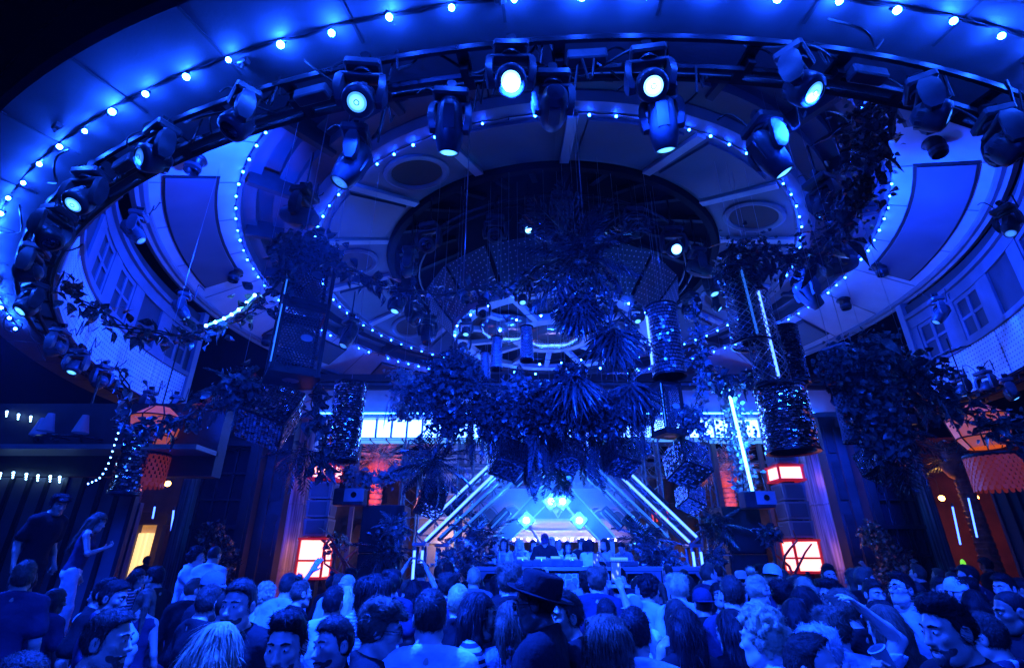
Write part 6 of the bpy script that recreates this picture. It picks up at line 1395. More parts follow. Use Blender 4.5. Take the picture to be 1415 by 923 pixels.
class Pose:
    """arms: (elbow, wrist, palm normal, curl) relative to the feet of a 1.78 m figure; +Y is forward, +X its right"""
    def __init__(s, R=None, L=None, fem=0.0, hyaw=0.0, hpit=0.0, hroll=0.0, lean=0.0, hands=False, bulk=1.0, stride=.0):
        down = lambda k: ((k * .235, -.03, 1.17), (k * .26, .06, .925), (-k, .1, .1), .5)
        s.R = R or down(1); s.L = L or down(-1); s.fem = fem; s.hyaw, s.hpit, s.hroll = hyaw, hpit, hroll; s.lean = lean; s.hands = hands; s.bulk = bulk; s.stride = stride
        s.hc = Vector((0, .035 + lean * .55, 1.655 - lean * .08)); s.Rh = Matrix.Rotation(hyaw, 3, 'Z') @ Matrix.Rotation(hpit, 3, 'X') @ Matrix.Rotation(hroll, 3, 'Y')
        s.sh = .185 - .03 * fem
    def tor(s, y, z): return (y + s.lean * max(z - 1.0, 0) * .9, z)
    def torso(s, S, inf=0.0, k=.05):
        f, b = s.fem, s.bulk
        T = lambda x, y, z: (x,) + s.tor(y, z)
        S.ell(T(0, -.005, .97), (.165 * b, .112, .13), k, inf=inf); S.ell(T(0, .0, 1.12), ((.142 - .018 * f) * b, .102 - .008 * f, .16), k, inf=inf)
        S.ell(T(0, .005, 1.31), ((.168 - .018 * f) * b, .115 - .01 * f, .19), k, inf=inf)
        S.cap(T(-s.sh * .8, -.01, 1.44), T(s.sh * .8, -.01, 1.44), .062 - .008 * f, .062 - .008 * f, k, inf=inf)
        if f > .5:
            for q in (-1, 1): S.ell(T(q * .068, .088, 1.30), (.058, .052, .056), .03, inf=inf)
        else: S.ell(T(0, .06, 1.36), (.13, .06, .09), k, inf=inf)
        for q in (-1, 1): S.cap(T(q * .02, -.025, 1.53), T(q * s.sh * .95, -.012, 1.462), .045, .052 - .006 * f, .04, inf=inf)
    def arm(s, S, side, inf=0.0, end=1.0, flare=0.0):
        e, w, n, curl = s.R if side > 0 else s.L; f = s.fem
        sh = Vector((side * s.sh,) + s.tor(-.01, 1.445)); e, w = Vector(e), Vector(w); a = .056 - .012 * f; m = .041 - .007 * f
        if end <= .5:
            q = sh.lerp(e, end * 2); S.cap(sh, q, a + inf, m + .004 + inf + flare, .03); return
        S.cap(sh, e, a + inf, m + inf + flare * .5, .03)
        if end >= 1 and inf == 0: S.cap(e, e.lerp(w, .35), m - .001, m - .002, .02); S.cap(e.lerp(w, .35), w, m - .002, .024, .02)
        else: S.cap(e, e.lerp(w, (end - .5) * 2), m + inf, .030 + inf + flare, .02)
    def legs(s, S, inf=0.0, flare=0.0, end=.09):
        for q in (-1, 1):
            st = s.stride * q; hip, kn, an = (q * .09, 0, .92), (q * .10, .025 + st * .5, .50), (q * .105, -.01 + st, end)
            S.cap(hip, kn, .088 - .004 * s.fem + inf, .058 + inf + flare * .4, .03); S.cap(kn, an, .056 + inf + flare * .5, .040 + inf + flare, .025)
            if inf == 0: S.ell((q * .105, -.025 + st, .38), (.05, .055, .13), .03)
    def body(s, hs=.0075):
        pts = [Vector(s.R[0]), Vector(s.R[1]), Vector(s.L[0]), Vector(s.L[1])]
        lo = Vector((-.36, -.28, 0)); hi = Vector((.36, .34 + s.lean * .6, 1.83))
        for p in pts + [Vector(s.R[1]) + (Vector(s.R[1]) - Vector(s.R[0])).normalized() * .22, Vector(s.L[1]) + (Vector(s.L[1]) - Vector(s.L[0])).normalized() * .22]:
            for a in range(3): lo[a] = min(lo[a], p[a] - .09); hi[a] = max(hi[a], p[a] + .09)
        fx, fy, fz = [], [], []; h = s.hc
        fx.append((h.x - .105, h.x + .105, hs)); fy.append((h.y - .125, h.y + .135, hs)); fz.append((h.z - .13, h.z + .145, hs))
        if s.hands:
            for e, w, n, c in (s.R, s.L):
                e, w = Vector(e), Vector(w); m = w + (w - e).normalized() * .09
                fx.append((m.x - .12, m.x + .12, .0075)); fy.append((m.y - .12, m.y + .12, .0075)); fz.append((m.z - .12, m.z + .12, .0075))
        S = SDF(axis(lo.x, hi.x, .024, fx), axis(lo.y, hi.y, .024, fy), axis(lo.z, hi.z, .026, fz))
        s.torso(S)
        for q in (-1, 1): s.arm(S, q)
        s.legs(S)
        for q in (-1, 1): st = s.stride * q; S.cap((q * .105, -.03 + st, .055), (q * .125, .15 + st, .03), .040, .030, .03)
        nb = (0,) + s.tor(-.022, 1.50); nt_ = tuple(s.hc + s.Rh @ Vector((0, -.022, -.055))); S.cap(nb, nt_, .062 - .010 * s.fem, .054 - .008 * s.fem, .03)
        head_prims(S, tuple(s.hc), [list(r) for r in s.Rh], s.fem)
        for q, (e, w, n, curl) in ((1, s.R), (-1, s.L)): hand_prims(S, w, Vector(w) - Vector(e), n, curl, -q)
        return S.mesh("person")
    def garment(s, kind, step=.019):
        pts = [Vector(s.R[0]), Vector(s.R[1]), Vector(s.L[0]), Vector(s.L[1])]; lo = Vector((-.36, -.28, .0)); hi = Vector((.36, .32 + s.lean * .6, 1.62))
        if kind not in ('trousers', 'shoes'):
            for p in pts:
                for a in range(3): lo[a] = min(lo[a], p[a] - .1); hi[a] = max(hi[a], p[a] + .1)
            lo.z = .78
        else: hi.z = 1.12
        if kind == 'shoes': hi.z = .2
        S = SDF(axis(lo.x, hi.x, step, []), axis(lo.y, hi.y, step, []), axis(lo.z, hi.z, step * (.9 if kind != 'shoes' else .6), []))
        x, y, z = S.co((slice(None),) * 3)
        if kind == 'trousers':
            S.ell((0, -.005, .965), (.165 * s.bulk, .112, .13), .04, inf=.014); s.legs(S, .016, .022, .10); F = S.F
            S.F = np.maximum(F + vn(x, y, z, 26, 2) * .006, np.maximum(z - 1.03, .07 - z))
        elif kind == 'shoes':
            for q in (-1, 1): st = s.stride * q; S.cap((q * .105, -.045 + st, .05), (q * .126, .165 + st, .04), .048, .038, .02); S.cap((q * .105, -.02 + st, .06), (q * .105, -.02 + st, .13), .05, .046, .03)
            S.F = np.maximum(S.F, .008 - z)
        else:
            inf = {'tee': .017, 'long': .019, 'tank': .012, 'hoodie': .032, 'jacket': .030, 'collar': .019}[kind]
            s.torso(S, inf); end = {'tee': .33, 'long': .97, 'tank': 0, 'hoodie': .97, 'jacket': .97, 'collar': .97}[kind]
            if end:
                for q in (-1, 1): s.arm(S, q, inf * .85, end, .018 if kind == 'tee' else .004)
            fold = vn(x, y, z, 17, 1) * .009 + vn(x, y, z * .45, 41, 4) * .006
            ny, nz_ = s.tor(-.012, 1.545 if kind != 'tank' else 1.49); cut = np.maximum(z - (nz_ + .012) + (y - ny) * .35, -1)
            if kind == 'tank': cut = np.maximum(cut, np.abs(x) + z * .55 - 1.02 + s.fem * .03)
            F = np.maximum(S.F + fold, cut); F = np.maximum(F, .84 + .02 * np.sin(x * 14) - z)
            if kind in ('jacket', 'collar', 'hoodie'):   # open front or turned collar
                S.F = F; S.F = F
                for i in range(10):
                    a0, a1 = -2.35 + 4.7 * i / 10 + PI / 2 * 0, -2.35 + 4.7 * (i + 1) / 10; rr = .078; g = lambda a: (rr * math.sin(a), ny - rr * math.cos(a) * 1.05 - (-.01), nz_ - .005 + .022 * math.cos(a))
                    r_ = .016 if kind != 'hoodie' else .034; S.cap(g(a0), g(a1), r_, r_, .015)
                F = S.F
            S.F = F
        return S.mesh(kind)
# ---- hair, beards, hats in the head frame
def hair_mesh(style, m=None, step=.0075, seed=1):
    long_ = style in ('long', 'longwave', 'bob', 'pony', 'side', 'curlylong')
    S = SDF(axis(-.17, .17, step, []), axis(-.22, .16, step, []), axis(-.46 if long_ else -.16, .25, step if not long_ else step * 1.2, []))
    x, y, z = S.co((slice(None),) * 3)
    th = np.arctan2(x, -y - .01); 
    strand = (np.sin(th * 46 + 4 * vn(x, y, z, 22, seed)) * .0022 + vn(x, y, z, 60, seed) * .003)
    if style == 'buzz': S.ell((0, -.012, .036), (.0765, .0985, .1005), .01)
    elif style in ('short', 'fade', 'receding'): S.ell((0, -.013, .038), (.0815, .1045, .1065), .02); S.ell((0, .01, .085), (.066, .088, .066), .02)
    elif style == 'quiff':
        S.ell((0, -.013, .038), (.080, .103, .105), .02); S.ell((0, .015, .115), (.060, .072, .038), .03); S.ell((.01, .030, .122), (.050, .036, .028), .03)
    elif style == 'wavy':
        S.ell((0, -.014, .042), (.092, .114, .115), .02)
        for i in range(16): a = i * 2.4; S.ell((.062 * math.cos(a), .07 * math.sin(a) - .01, .085 + .035 * math.sin(i * 1.7)), (.036, .040, .032), .02)
        S.cap((-.05, .085, .085), (.03, .10, .07), .026, .018, .03)
    elif style == 'curly':
        S.ell((0, -.014, .045), (.088, .108, .112), .02)
        rr = random.Random(seed)
        for i in range(120):
            d = Vector((rr.gauss(0, 1), rr.gauss(0, 1), rr.gauss(.35, 1))).normalized(); S.ell((d.x * .094, d.y * .114 - .014, d.z * .114 + .045), (.019, .019, .019), .006)
    elif style == 'fluffy': 
        S.ell((0, -.02, .04), (.118, .130, .125), .03)
        for i in range(22): a = i * 2.4; S.ell((.095 * math.cos(a), .10 * math.sin(a) - .02, .03 + .07 * math.sin(i * 1.3)), (.045, .045, .045), .03)
        S.ell((0, -.03, -.06), (.10, .10, .09), .04)
    elif long_:
        S.ell((0, -.014, .040), (.086, .108, .108), .02); zl = {'bob': -.15, 'side': -.34}.get(style, -.40)
        for q in (-1, 1):
            S.cap((q * .058, -.02, .03), (q * .082, -.015, -.13), .036, .034, .03); 
            if style != 'pony': S.cap((q * .078, -.025, -.11), (q * .085, -.035 + .02, zl), .034, .026 if style != 'bob' else .032, .03)
        if style == 'pony': S.cap((0, -.10, .06), (0, -.14, -.05), .034, .03, .02); S.cap((0, -.14, -.05), (0, -.13, -.30), .032, .014, .02)
        else:
            for q in (-.05, 0, .05): S.cap((q, -.085, .0), (q * 1.2, -.105, zl), .042, .032, .04)
    elif style == 'bun': S.ell((0, -.013, .037), (.079, .102, .104), .02); S.ell((0, -.05, .165), (.036, .036, .032), .012)
    amp = {'buzz': .3, 'curly': 1.5, 'fluffy': 2.2, 'wavy': 1.6, 'curlylong': 2.4, 'longwave': 1.6}.get(style, 1.0)
    F = S.F + strand * amp
    if style in ('longwave', 'curlylong'): F = F + vn(x, y, z, 34, 3) * .010 * np.clip((-z) * 8, 0, 1)
    hl = np.interp(y[0, :, 0] if y.ndim == 3 else y, [-.2, -.075, -.045, -.012, .012, .03, .055, .085, .11], [-.075, -.075, -.055, -.04, -.015, .055, .078, .092, .098])[None, :, None]
    if style == 'receding': hl = hl + np.clip((y - .0) * 1.0, 0, .05)
    if style in ('wavy',): hl = hl - np.clip((y - .03) * .45, 0, .03)
    if style in ('buzz', 'fade'): hl = hl + .008
    if long_ or style == 'fluffy':
        face = np.maximum(np.maximum(y * -1 + .028, z - .072 + np.abs(x) * .25), np.abs(x) - .066 - np.clip(-z, 0, .2) * .12)     # opening for the face
        F = np.maximum(F, -face)
        neck = np.maximum(np.maximum(np.abs(x) - .045, -y - .055 + 0), z + .06); F = np.maximum(F, -neck)
    else: F = np.maximum(F, hl + vn(x, y, z, 90, 2) * .004 - z)
    S.F = F; return S.mesh("hair", m)
def beard_mesh(step=.006):
    S = SDF(axis(-.09, .09, step, []), axis(-.05, .13, step, []), axis(-.14, .02, step, [])); x, y, z = S.co((slice(None),) * 3)
    S.ell((0, .022, -.035), (.0618, .0718, .0838), .03); S.ell((0, .036, -.078), (.0475, .0545, .0445), .03); S.ell((0, .072, -.102), (.0235, .0215, .0195), .025); S.cap((-.022, .086, -.052), (.022, .086, -.052), .0075, .0075, .012)
    F = S.F + vn(x, y, z, 120, 1) * .0018 + vn(x, y, z, 55, 3) * .0012; top = np.where(np.abs(x) > .05, .0, -.048) - np.clip(.05 - np.abs(x), 0, .05) * .4
    F = np.maximum(F, z - np.where(np.abs(x) > .046, .004, -.047)); mouth = ((x / .024) ** 2 + ((z + .068) / .011) ** 2 - 1) * .012; F = np.maximum(F, -np.maximum(mouth, .06 - y)); F = np.maximum(F, .005 - y)
    S.F = F; return S.mesh("beard")
def brow_me(s):
    mb = MB(); mb.tube([(s * .014, .0965, .036), (s * .030, .0935, .041), (s * .048, .080, .036)], [.0045, .005, .003], 5); return mb.mesh("eyebrow")
def eye_me(s): mb = MB(); mb.sphere((s * .031, .0800, .0135), (.0135, .0130, .0085), 10, 6); return mb.mesh("eye", None, True)
def iris_me(s): mb = MB(); mb.sphere((s * .031, .0905, .0135), (.0055, .0035, .0055), 8, 5); return mb.mesh("iris", None, True)
def glasses_me(sun=True):
    mb = MB()
    for s in (-1, 1):
        c = Vector((s * .034, .104, .012)); n = 14; mb.tube([c + Vector((.026 * math.cos(2 * PI * k / n), -.006 * abs(math.cos(2 * PI * k / n)) * s * 0, .019 * math.sin(2 * PI * k / n))) for k in range(n + 1)], .0028, 5, False)
        if sun: mb.add([c + Vector((.025 * math.cos(2 * PI * k / n), 0, .018 * math.sin(2 * PI * k / n))) for k in range(n)], [tuple(range(n))])
        mb.tube([(s * .060, .102, .016), (s * .081, .07, .018), (s * .084, -.01, .012)], .0025, 5)
    mb.tube([(-.009, .106, .016), (.009, .106, .016)], .0025, 5); return mb.mesh("glasses")
def cap_me(back=False, brim=True):
    mb = MB(); mb.lathe([(.092, .035), (.094, .06), (.088, .10), (.066, .135), (.03, .152), (.001, .156)], 24, Matrix.Translation((0, -.014, 0)) @ Matrix.Scale(1.17, 4, (0, 1, 0)) @ Matrix.Scale(.95, 4, (1, 0, 0))); me = mb.mesh("crown", None, True)
    b = MB(); n = 12; vs = []; s = -1 if back else 1
    for i in range(n + 1):
        a = -1.15 + 2.3 * i / n; vs += [Vector((.086 * math.sin(a), s * (.105 * math.cos(a) * .9) - .012, .042)), Vector((.082 * math.sin(a) * 1.05, s * (.085 * math.cos(a) + .085) - .012, .030 - .018 * math.cos(a) * 0))]
    vs2 = [v - Vector((0, 0, .005)) for v in vs]; fs = [(2 * i, 2 * i + 1, 2 * i + 3, 2 * i + 2) for i in range(n)]; b.add(vs + vs2, fs + [tuple(k + len(vs) for k in reversed(f)) for f in fs]); return me, b.mesh("peak", None, True)
def fedora_me():
    mb = MB(); mb.lathe([(.095, .055), (.098, .08), (.094, .15), (.084, .165), (.04, .158), (.001, .150)], 28, Matrix.Translation((0, -.012, 0)) @ Matrix.Scale(1.16, 4, (0, 1, 0))); a = mb.mesh("crown", None, True)
    b = MB(); b.lathe([(.09, .056), (.125, .050), (.158, .052), (.170, .060), (.170, .064), (.158, .057), (.125, .055), (.09, .062)], 36, Matrix.Translation((0, -.012, 0)) @ Matrix.Scale(1.08, 4, (0, 1, 0))); return a, b.mesh("brim", None, True)
def bucket_me():
    mb = MB(); mb.lathe([(.097, .05), (.094, .09), (.085, .135), (.06, .15), (.001, .153)], 24, Matrix.Translation((0, -.012, 0)) @ Matrix.Scale(1.14, 4, (0, 1, 0))); a = mb.mesh("crown", None, True)
    b = MB(); b.lathe([(.095, .052), (.14, .015), (.143, .012), (.097, .045)], 24, Matrix.Translation((0, -.012, 0)) @ Matrix.Scale(1.1, 4, (0, 1, 0))); return a, b.mesh("brim", None, True)
HAIR = {}
def hair(style):
    if style not in HAIR: HAIR[style] = hair_mesh(style)
    return HAIR[style]
STR = {}
def strands(style):
    """loose locks lying over a hair mesh"""
    if style in STR: return STR[style]
    me = hair(style); rr = random.Random(5); mb = MB(); P = me.polygons; n = len(P); cnt = 2600 if style in ('long', 'longwave', 'curlylong', 'side', 'fluffy', 'bob') else 1700
    for i in range(cnt):
        f = P[rr.randrange(n)]; c, nn = f.center, f.normal
        if style in ('long', 'longwave', 'side', 'bob', 'pony', 'curlylong', 'fluffy'): fl = Vector((rr.gauss(0, .12), -.25 if c.z > .06 else 0, -1)); L = rr.uniform(.04, .11)
        elif style == 'curly': fl = Vector((rr.gauss(0, 1), rr.gauss(0, 1), rr.gauss(0, 1))); L = rr.uniform(.012, .028)
        elif style in ('wavy', 'quiff', 'bun'): fl = Vector((rr.gauss(0, .5) + c.x * 3, .6 if c.z > .06 and style != 'bun' else -.5, -.3 if c.z < .06 else .25)); L = rr.uniform(.02, .05)
        else: fl = Vector((rr.gauss(0, .3) + c.x * 2, .45 if c.z > .07 else 0, -1 if c.z < .07 else -.1)); L = rr.uniform(.010, .026)
        fl = fl - nn * fl.dot(nn)
        if fl.length < 1e-4: continue
        fl.normalize(); s_ = nn.cross(fl) * rr.uniform(.0007, .0016); k = rr.uniform(.5, 1.6); q = c + fl * L * .5 + nn * .0045 * k; e = c + fl * L + nn * .004 * k - Vector((0, 0, .006 * L / .05))
        mb.add([c - s_, c + s_, q + s_, q - s_, e], [(0, 1, 2, 3), (3, 2, 4)])
    STR[style] = mb.mesh("hair_strands"); return STR[style]
BEARD, BROW, EYES, IRIS, SUNG, SPEC = beard_mesh(), (brow_me(-1), brow_me(1)), (eye_me(-1), eye_me(1)), (iris_me(-1), iris_me(1)), glasses_me(True), glasses_me(False)
HATS = {'cap': cap_me(), 'backcap': cap_me(True), 'fedora': fedora_me(), 'bucket': bucket_me(), 'beanie': None}
# ---- materials of skin, hair and cloth
def skin(name, c): return mat("skin_" + name, c, .42, noise=(30, .08), bump=(220, .10))
SK = {'fair': skin("fair", (.62, .45, .38)), 'tan': skin("tan", (.46, .30, .22)), 'brown': skin("brown", (.24, .14, .10)), 'dark': skin("dark", (.07, .042, .032))}
def hairm(name, c):
    m = mat("hair_" + name, c, .5, noise=(18, .35), spec=.16); nt = m.node_tree; N = nt.nodes; b = N["Principled BSDF"]
    if not b.inputs["Normal"].links:
        tc = N.new("ShaderNodeTexCoord"); mp = N.new("ShaderNodeMapping"); mp.inputs["Scale"].default_value = (260, 260, 14); ns = N.new("ShaderNodeTexNoise"); ns.inputs["Scale"].default_value = 1; ns.inputs["Detail"].default_value = 4
        bp = N.new("ShaderNodeBump"); bp.inputs["Strength"].default_value = .8; bp.inputs["Distance"].default_value = .004; nt.links.new(tc.outputs["Object"], mp.inputs[0]); nt.links.new(mp.outputs[0], ns.inputs["Vector"]); nt.links.new(ns.outputs["Fac"], bp.inputs["Height"]); nt.links.new(bp.outputs[0], b.inputs["Normal"])
    return m
HM = {'black': hairm("black", (.012, .011, .012)), 'dark': hairm("dark", (.035, .026, .022)), 'brown': hairm("brown", (.11, .07, .05)), 'blond': hairm("blond", (.55, .42, .26)), 'grey': hairm("grey", (.5, .5, .5)), 'beard': hairm("beard", (.085, .055, .045))}
def cloth(name, c, stripe=None, plaid=False):
    m = mat("cloth_" + name, c, .85, noise=(7, .12), bump=(13, .75), spec=.12)
    if (stripe or plaid) and "stripes" not in m.node_tree.nodes:
        nt = m.node_tree; N = nt.nodes; b = N["Principled BSDF"]; tc = N.new("ShaderNodeTexCoord"); outs = []
        for dirn in (('Z', 'X') if plaid else ('Z',)):
            w = N.new("ShaderNodeTexWave"); w.name = "stripes"; w.bands_direction = dirn; w.inputs["Scale"].default_value = 3.2 if plaid else stripe; w.inputs["Distortion"].default_value = .6; nt.links.new(tc.outputs["Object"], w.inputs["Vector"]); g = N.new("ShaderNodeMath"); g.operation = 'GREATER_THAN'; g.inputs[1].default_value = .86 if plaid else .5; nt.links.new(w.outputs["Fac"], g.inputs[0]); outs.append(g.outputs[0])
        f = outs[0]
        if plaid: mx = N.new("ShaderNodeMath"); mx.operation = 'MAXIMUM'; nt.links.new(outs[0], mx.inputs[0]); nt.links.new(outs[1], mx.inputs[1]); f = mx.outputs[0]
        mix = N.new("ShaderNodeMix"); mix.data_type = 'RGBA'; mix.inputs["A"].default_value = (*c, 1); mix.inputs["B"].default_value = (.55, .55, .58, 1) if c[0] < .3 else (.25, .27, .34, 1); nt.links.new(f, mix.inputs["Factor"]); nt.links.new(mix.outputs["Result"], b.inputs["Base Color"])
    return m
CL = {'black': cloth("black", (.012, .012, .014)), 'white': cloth("white", (.74, .75, .78)), 'pale': cloth("pale", (.48, .50, .56)), 'grey': cloth("grey", (.16, .165, .18)), 'navy': cloth("navy", (.03, .035, .07)), 'denim': cloth("denim", (.22, .27, .38)), 'stripe': cloth("stripe", (.04, .04, .05), 9), 'palestripe': cloth("palestripe", (.55, .57, .62), 14), 'plaid': cloth("plaid", (.03, .03, .05), None, True), 'cream': cloth("cream", (.6, .57, .5)), 'jeans': cloth("jeans", (.08, .10, .17))}
M_eye = mat("eye_white", (.6, .6, .6), .2); M_iris = mat("iris", (.02, .015, .012), .1)
M_blackgl = mat("sunglass_lens", (.006, .006, .008), .08, spec=.8)
POSES, CACHE = {}, {}
def pose_parts(key, hs):
    k = (key,)
    if k not in CACHE: CACHE[k] = {'body': POSES[key].body(hs)}
    return CACHE[k]
def person(pos, yaw, height, key, label, skin_='tan', hairs=('short', 'dark'), top=('tee', 'black'), bottom='jeans', hat=None, glasses=None, beard=False, group=None, hs=.011, shoe='black', face=True):
    """one figure: the body is the top-level mesh, hair and clothes are its parts"""
    P = POSES[key]; c = pose_parts(key, hs); s = height / (1.80)
    pos = Vector(pos)
    o = put("person", c['body'], None, M=Matrix.Translation(pos) @ Matrix.Rotation(yaw, 4, 'Z') @ Matrix.Scale(s, 4), label=label, cat="person", group=group, mat=SK[skin_])
    for kind, col in ((top[0], top[1]), ('trousers', bottom), ('shoes', shoe)):
        if kind is None: continue
        if kind not in c: c[kind] = P.garment(kind)
        put({'tee': 't_shirt', 'long': 'long_sleeve_top', 'tank': 'tank_top', 'collar': 'shirt'}.get(kind, kind), c[kind], o, mat=CL[col])
    H = MM(P.hc, P.Rh)
    if hairs:
        hh = put("hair", hair(hairs[0]), o, M=H, mat=HM[hairs[1]])
        if face and hairs[0] != 'buzz': put("hair_strands", strands(hairs[0]), hh, mat=HM[hairs[1]], kind="stuff")
    if hat:
        parts = HATS[hat[0]]; n2 = 'peak' if 'cap' in hat[0] else 'brim'
        tilt = Matrix.Rotation(hat[2] if len(hat) > 2 else -.08, 4, 'X')
        b = put(hat[0].replace('back', '') + ("_hat" if hat[0] in ('fedora', 'bucket') else ""), parts[0], o, M=H @ tilt, mat=CL[hat[1]]); put(n2, parts[1], b, mat=CL[hat[1]])
    if face:
        for k in (0, 1):
            put("eyebrow", BROW[k], o, M=H, mat=HM[hairs[1] if hairs else 'dark']); e = put("eye", EYES[k], o, M=H, mat=M_eye); put("iris", IRIS[k], e, mat=M_iris)
    if beard: put("beard", BEARD, o, M=H, mat=HM['beard'])
    if glasses: put("sunglasses" if glasses == 'sun' else "glasses", SUNG if glasses == 'sun' else SPEC, o, M=H, mat=M_blackgl)
    return o
# ============================================================ poses and the crowd
POSES.update({
 'm': Pose(hands=False), 'mL': Pose(hyaw=.55, bulk=1.06), 'mR': Pose(hyaw=-.55, hpit=-.12), 'mUp': Pose(hpit=.22, hyaw=.15), 'mbig': Pose(bulk=1.14, hpit=-.15),
 'f': Pose(fem=1.0), 'fL': Pose(fem=1.0, hyaw=.5, hpit=-.1), 'fR': Pose(fem=1.0, hyaw=-.5, hroll=.12),
 'phone': Pose(R=((.26, .17, 1.60), (.20, .26, 1.86), (0, 1, .2), 1.0), hands=True, hpit=.15),
 'wave': Pose(R=((.34, .06, 1.66), (.50, .10, 1.93), (0, 1, 0), .12), L=((-.30, .12, 1.24), (-.18, .28, 1.36), (1, 0, 0), .7), hands=True, fem=1.0, hpit=.2),
 'armsup': Pose(R=((.27, .05, 1.70), (.13, .10, 1.93), (-1, 0, 0), .5), L=((-.27, .05, 1.70), (-.13, .10, 1.95), (1, 0, 0), .5), hands=True, fem=1.0),
 'drink': Pose(R=((.31, .16, 1.27), (.17, .27, 1.47), (-.6, 0, 0.3), 1.05), hands=True, hpit=-.1),
 'beer': Pose(R=((.29, .20, 1.28), (.12, .36, 1.44), (-.7, .2, 0), 1.0), hands=True, hpit=-.18),
 'grip': Pose(R=((.32, .10, 1.24), (.10, .30, 1.40), (-1, .2, 0), .55), hands=True, hyaw=-.25, hroll=.12),
 'headhand': Pose(R=((.36, .04, 1.63), (.17, -.03, 1.80), (-.4, .2, -1), .35), hands=True, hpit=-.2),
 'whisper': Pose(lean=.22, hyaw=.3, R=((.27, -.06, 1.18), (.29, .02, .94), (-1, 0, 0), .7), hands=True),
 'listen': Pose(lean=.10, hyaw=-.35, hpit=-.1, L=((-.29, -.02, 1.18), (-.30, .10, .95), (1, 0, 0), .6), hands=True),
 'dj': Pose(R=((.30, .14, 1.20), (.14, .38, 1.10), (0, 0, -1), .45), L=((-.30, .14, 1.20), (-.14, .38, 1.10), (0, 0, -1), .45), hands=True, lean=.16, hpit=-.42, bulk=1.12),
 'dance': Pose(fem=1.0, R=((.27, .10, 1.22), (.14, .24, 1.44), (0, 1, 0), .8), hands=True, hroll=-.1),
 'dance2': Pose(fem=1.0, R=((.30, .08, 1.22), (.24, .26, 1.08), (0, 0, -1), .5), L=((-.28, .12, 1.22), (-.14, .26, 1.40), (0, 1, 0), .6), hands=True, hyaw=.3, lean=.08),
 'lady': Pose(fem=1.0, lean=.16, hpit=-.3, hyaw=-.3, R=((.24, .14, 1.20), (.12, .30, 1.28), (0, 0, 1), .6), stride=.10, hands=True),
 'front': Pose(hyaw=.12, hpit=-.08), 'lean': Pose(lean=.16, hpit=-.25, hyaw=-.35), 'smoke': Pose(R=((.27, .18, 1.30), (.08, .20, 1.50), (-1, 0, 0), .7), hands=True, lean=.05)})
GRP = "people in the crowd before the stage"
FACE, AWAY, RIGHT, LEFT = PI, 0.0, -PI / 2, PI / 2
placed = []
def crowd(u, v, t, yaw, key, label, floor=0.0, ext=.0, **kw):
    top = at_t(u, v, t); hgt = min(max(top.z - floor - ext, 1.52), 1.96)
    placed.append((top.x, top.y)); o = person((top.x, top.y, floor), yaw, hgt, key, label, group=kw.pop('group', GRP), **kw); o['u'] = u
    del o['u']; return o, hgt / 1.80
N_, FINE = None, .0065
def near(*a, **k): k.setdefault('hs', FINE); return crowd(*a, **k)
# -- closest row
near(150, 842, 2.35, RIGHT + .15, 'm', "smiling man in profile with cropped dark hair, nearest the bar platform", hairs=('fade', 'dark'), beard=True)
near(300, 860, 1.95, AWAY - .2, 'f', "woman seen from behind with long pale blond hair, beside the frowning bearded man", hairs=('long', 'blond'), skin_='fair', top=('long', 'black'))
near(408, 844, 2.2, FACE - .12, 'front', "man with swept hair facing the camera, looking down, between blonde and bearded man", hairs=('quiff', 'black'), skin_='fair', beard=True, top=('tee', 'navy'))
near(472, 851, 2.5, FACE - .45, 'grip', "bearded man looking sideways with one open hand raised to his chest", hairs=('short', 'dark'), skin_='fair', beard=True, top=('tank', 'black'))
g14, s14 = near(520, 828, 2.5, RIGHT + .25, 'beer', "young man in sunglasses with tousled hair, drinking from a tall can", hairs=('wavy', 'brown'), skin_='fair', glasses='sun', top=('jacket', 'black'))
near(596, 815, 2.55, AWAY + .1, 'mbig', "man in a glowing white tee seen from behind, next to the tall can", hairs=('fade', 'dark'), skin_='fair', top=('tee', 'white'))
near(655, 817, 3.0, RIGHT + .1, 'm', "bearded man with long dark hair and striped shirt, in profile", hairs=('long', 'black'), beard=True, top=('tee', 'stripe'))
near(705, 830, 2.95, AWAY + .1, 'f', "woman with long wavy brown hair and denim jacket seen from behind", hairs=('longwave', 'brown'), top=('jacket', 'denim'))
near(748, 800, 2.75, LEFT - .25, 'mbig', "man in a wide brimmed black hat and sunglasses, in profile", hairs=('short', 'black'), skin_='dark', hat=('fedora', 'black', .42), glasses='sun', top=('jacket', 'black'), ext=-.02)
near(788, 818, 3.0, LEFT - .2, 'mL', "man with short brown hair in profile, just past the wide brimmed hat", hairs=('quiff', 'dark'), top=('tee', 'black'))
near(838, 853, 2.6, AWAY, 'f', "person with big fluffy brown hair seen from behind", hairs=('fluffy', 'brown'), top=('long', 'black'))
near(875, 840, 2.65, AWAY - .2, 'mbig', "dark haired man in a bright white shirt from behind, beside the fluffy haired person", hairs=('fade', 'black'), skin_='tan', top=('collar', 'white'))
near(945, 838, 2.9, AWAY, 'f', "woman with long loose black hair from behind, beside the hooded smooth hair", hairs=('longwave', 'black'), top=('long', 'black'))
near(1010, 841, 2.9, AWAY, 'fL', "woman with long sleek black hair seen from behind, next to the curly blond man", hairs=('long', 'black'), top=('long', 'black'))
near(1056, 842, 2.4, AWAY + .75, 'm', "man with tight blond curls and a white shirt, from behind", hairs=('curly', 'blond'), skin_='fair', top=('collar', 'white'))
near(1103, 874, 2.0, FACE + .7, 'front', "man with receding dark hair bowing his head at the bottom edge", hairs=('receding', 'dark'), skin_='fair', top=('tee', 'black'))
near(1134, 866, 2.65, AWAY + .3, 'm', "grey haired person half hidden behind the bowing receding haired man", hairs=('wavy', 'grey'), skin_='fair', top=('tee', 'navy'))
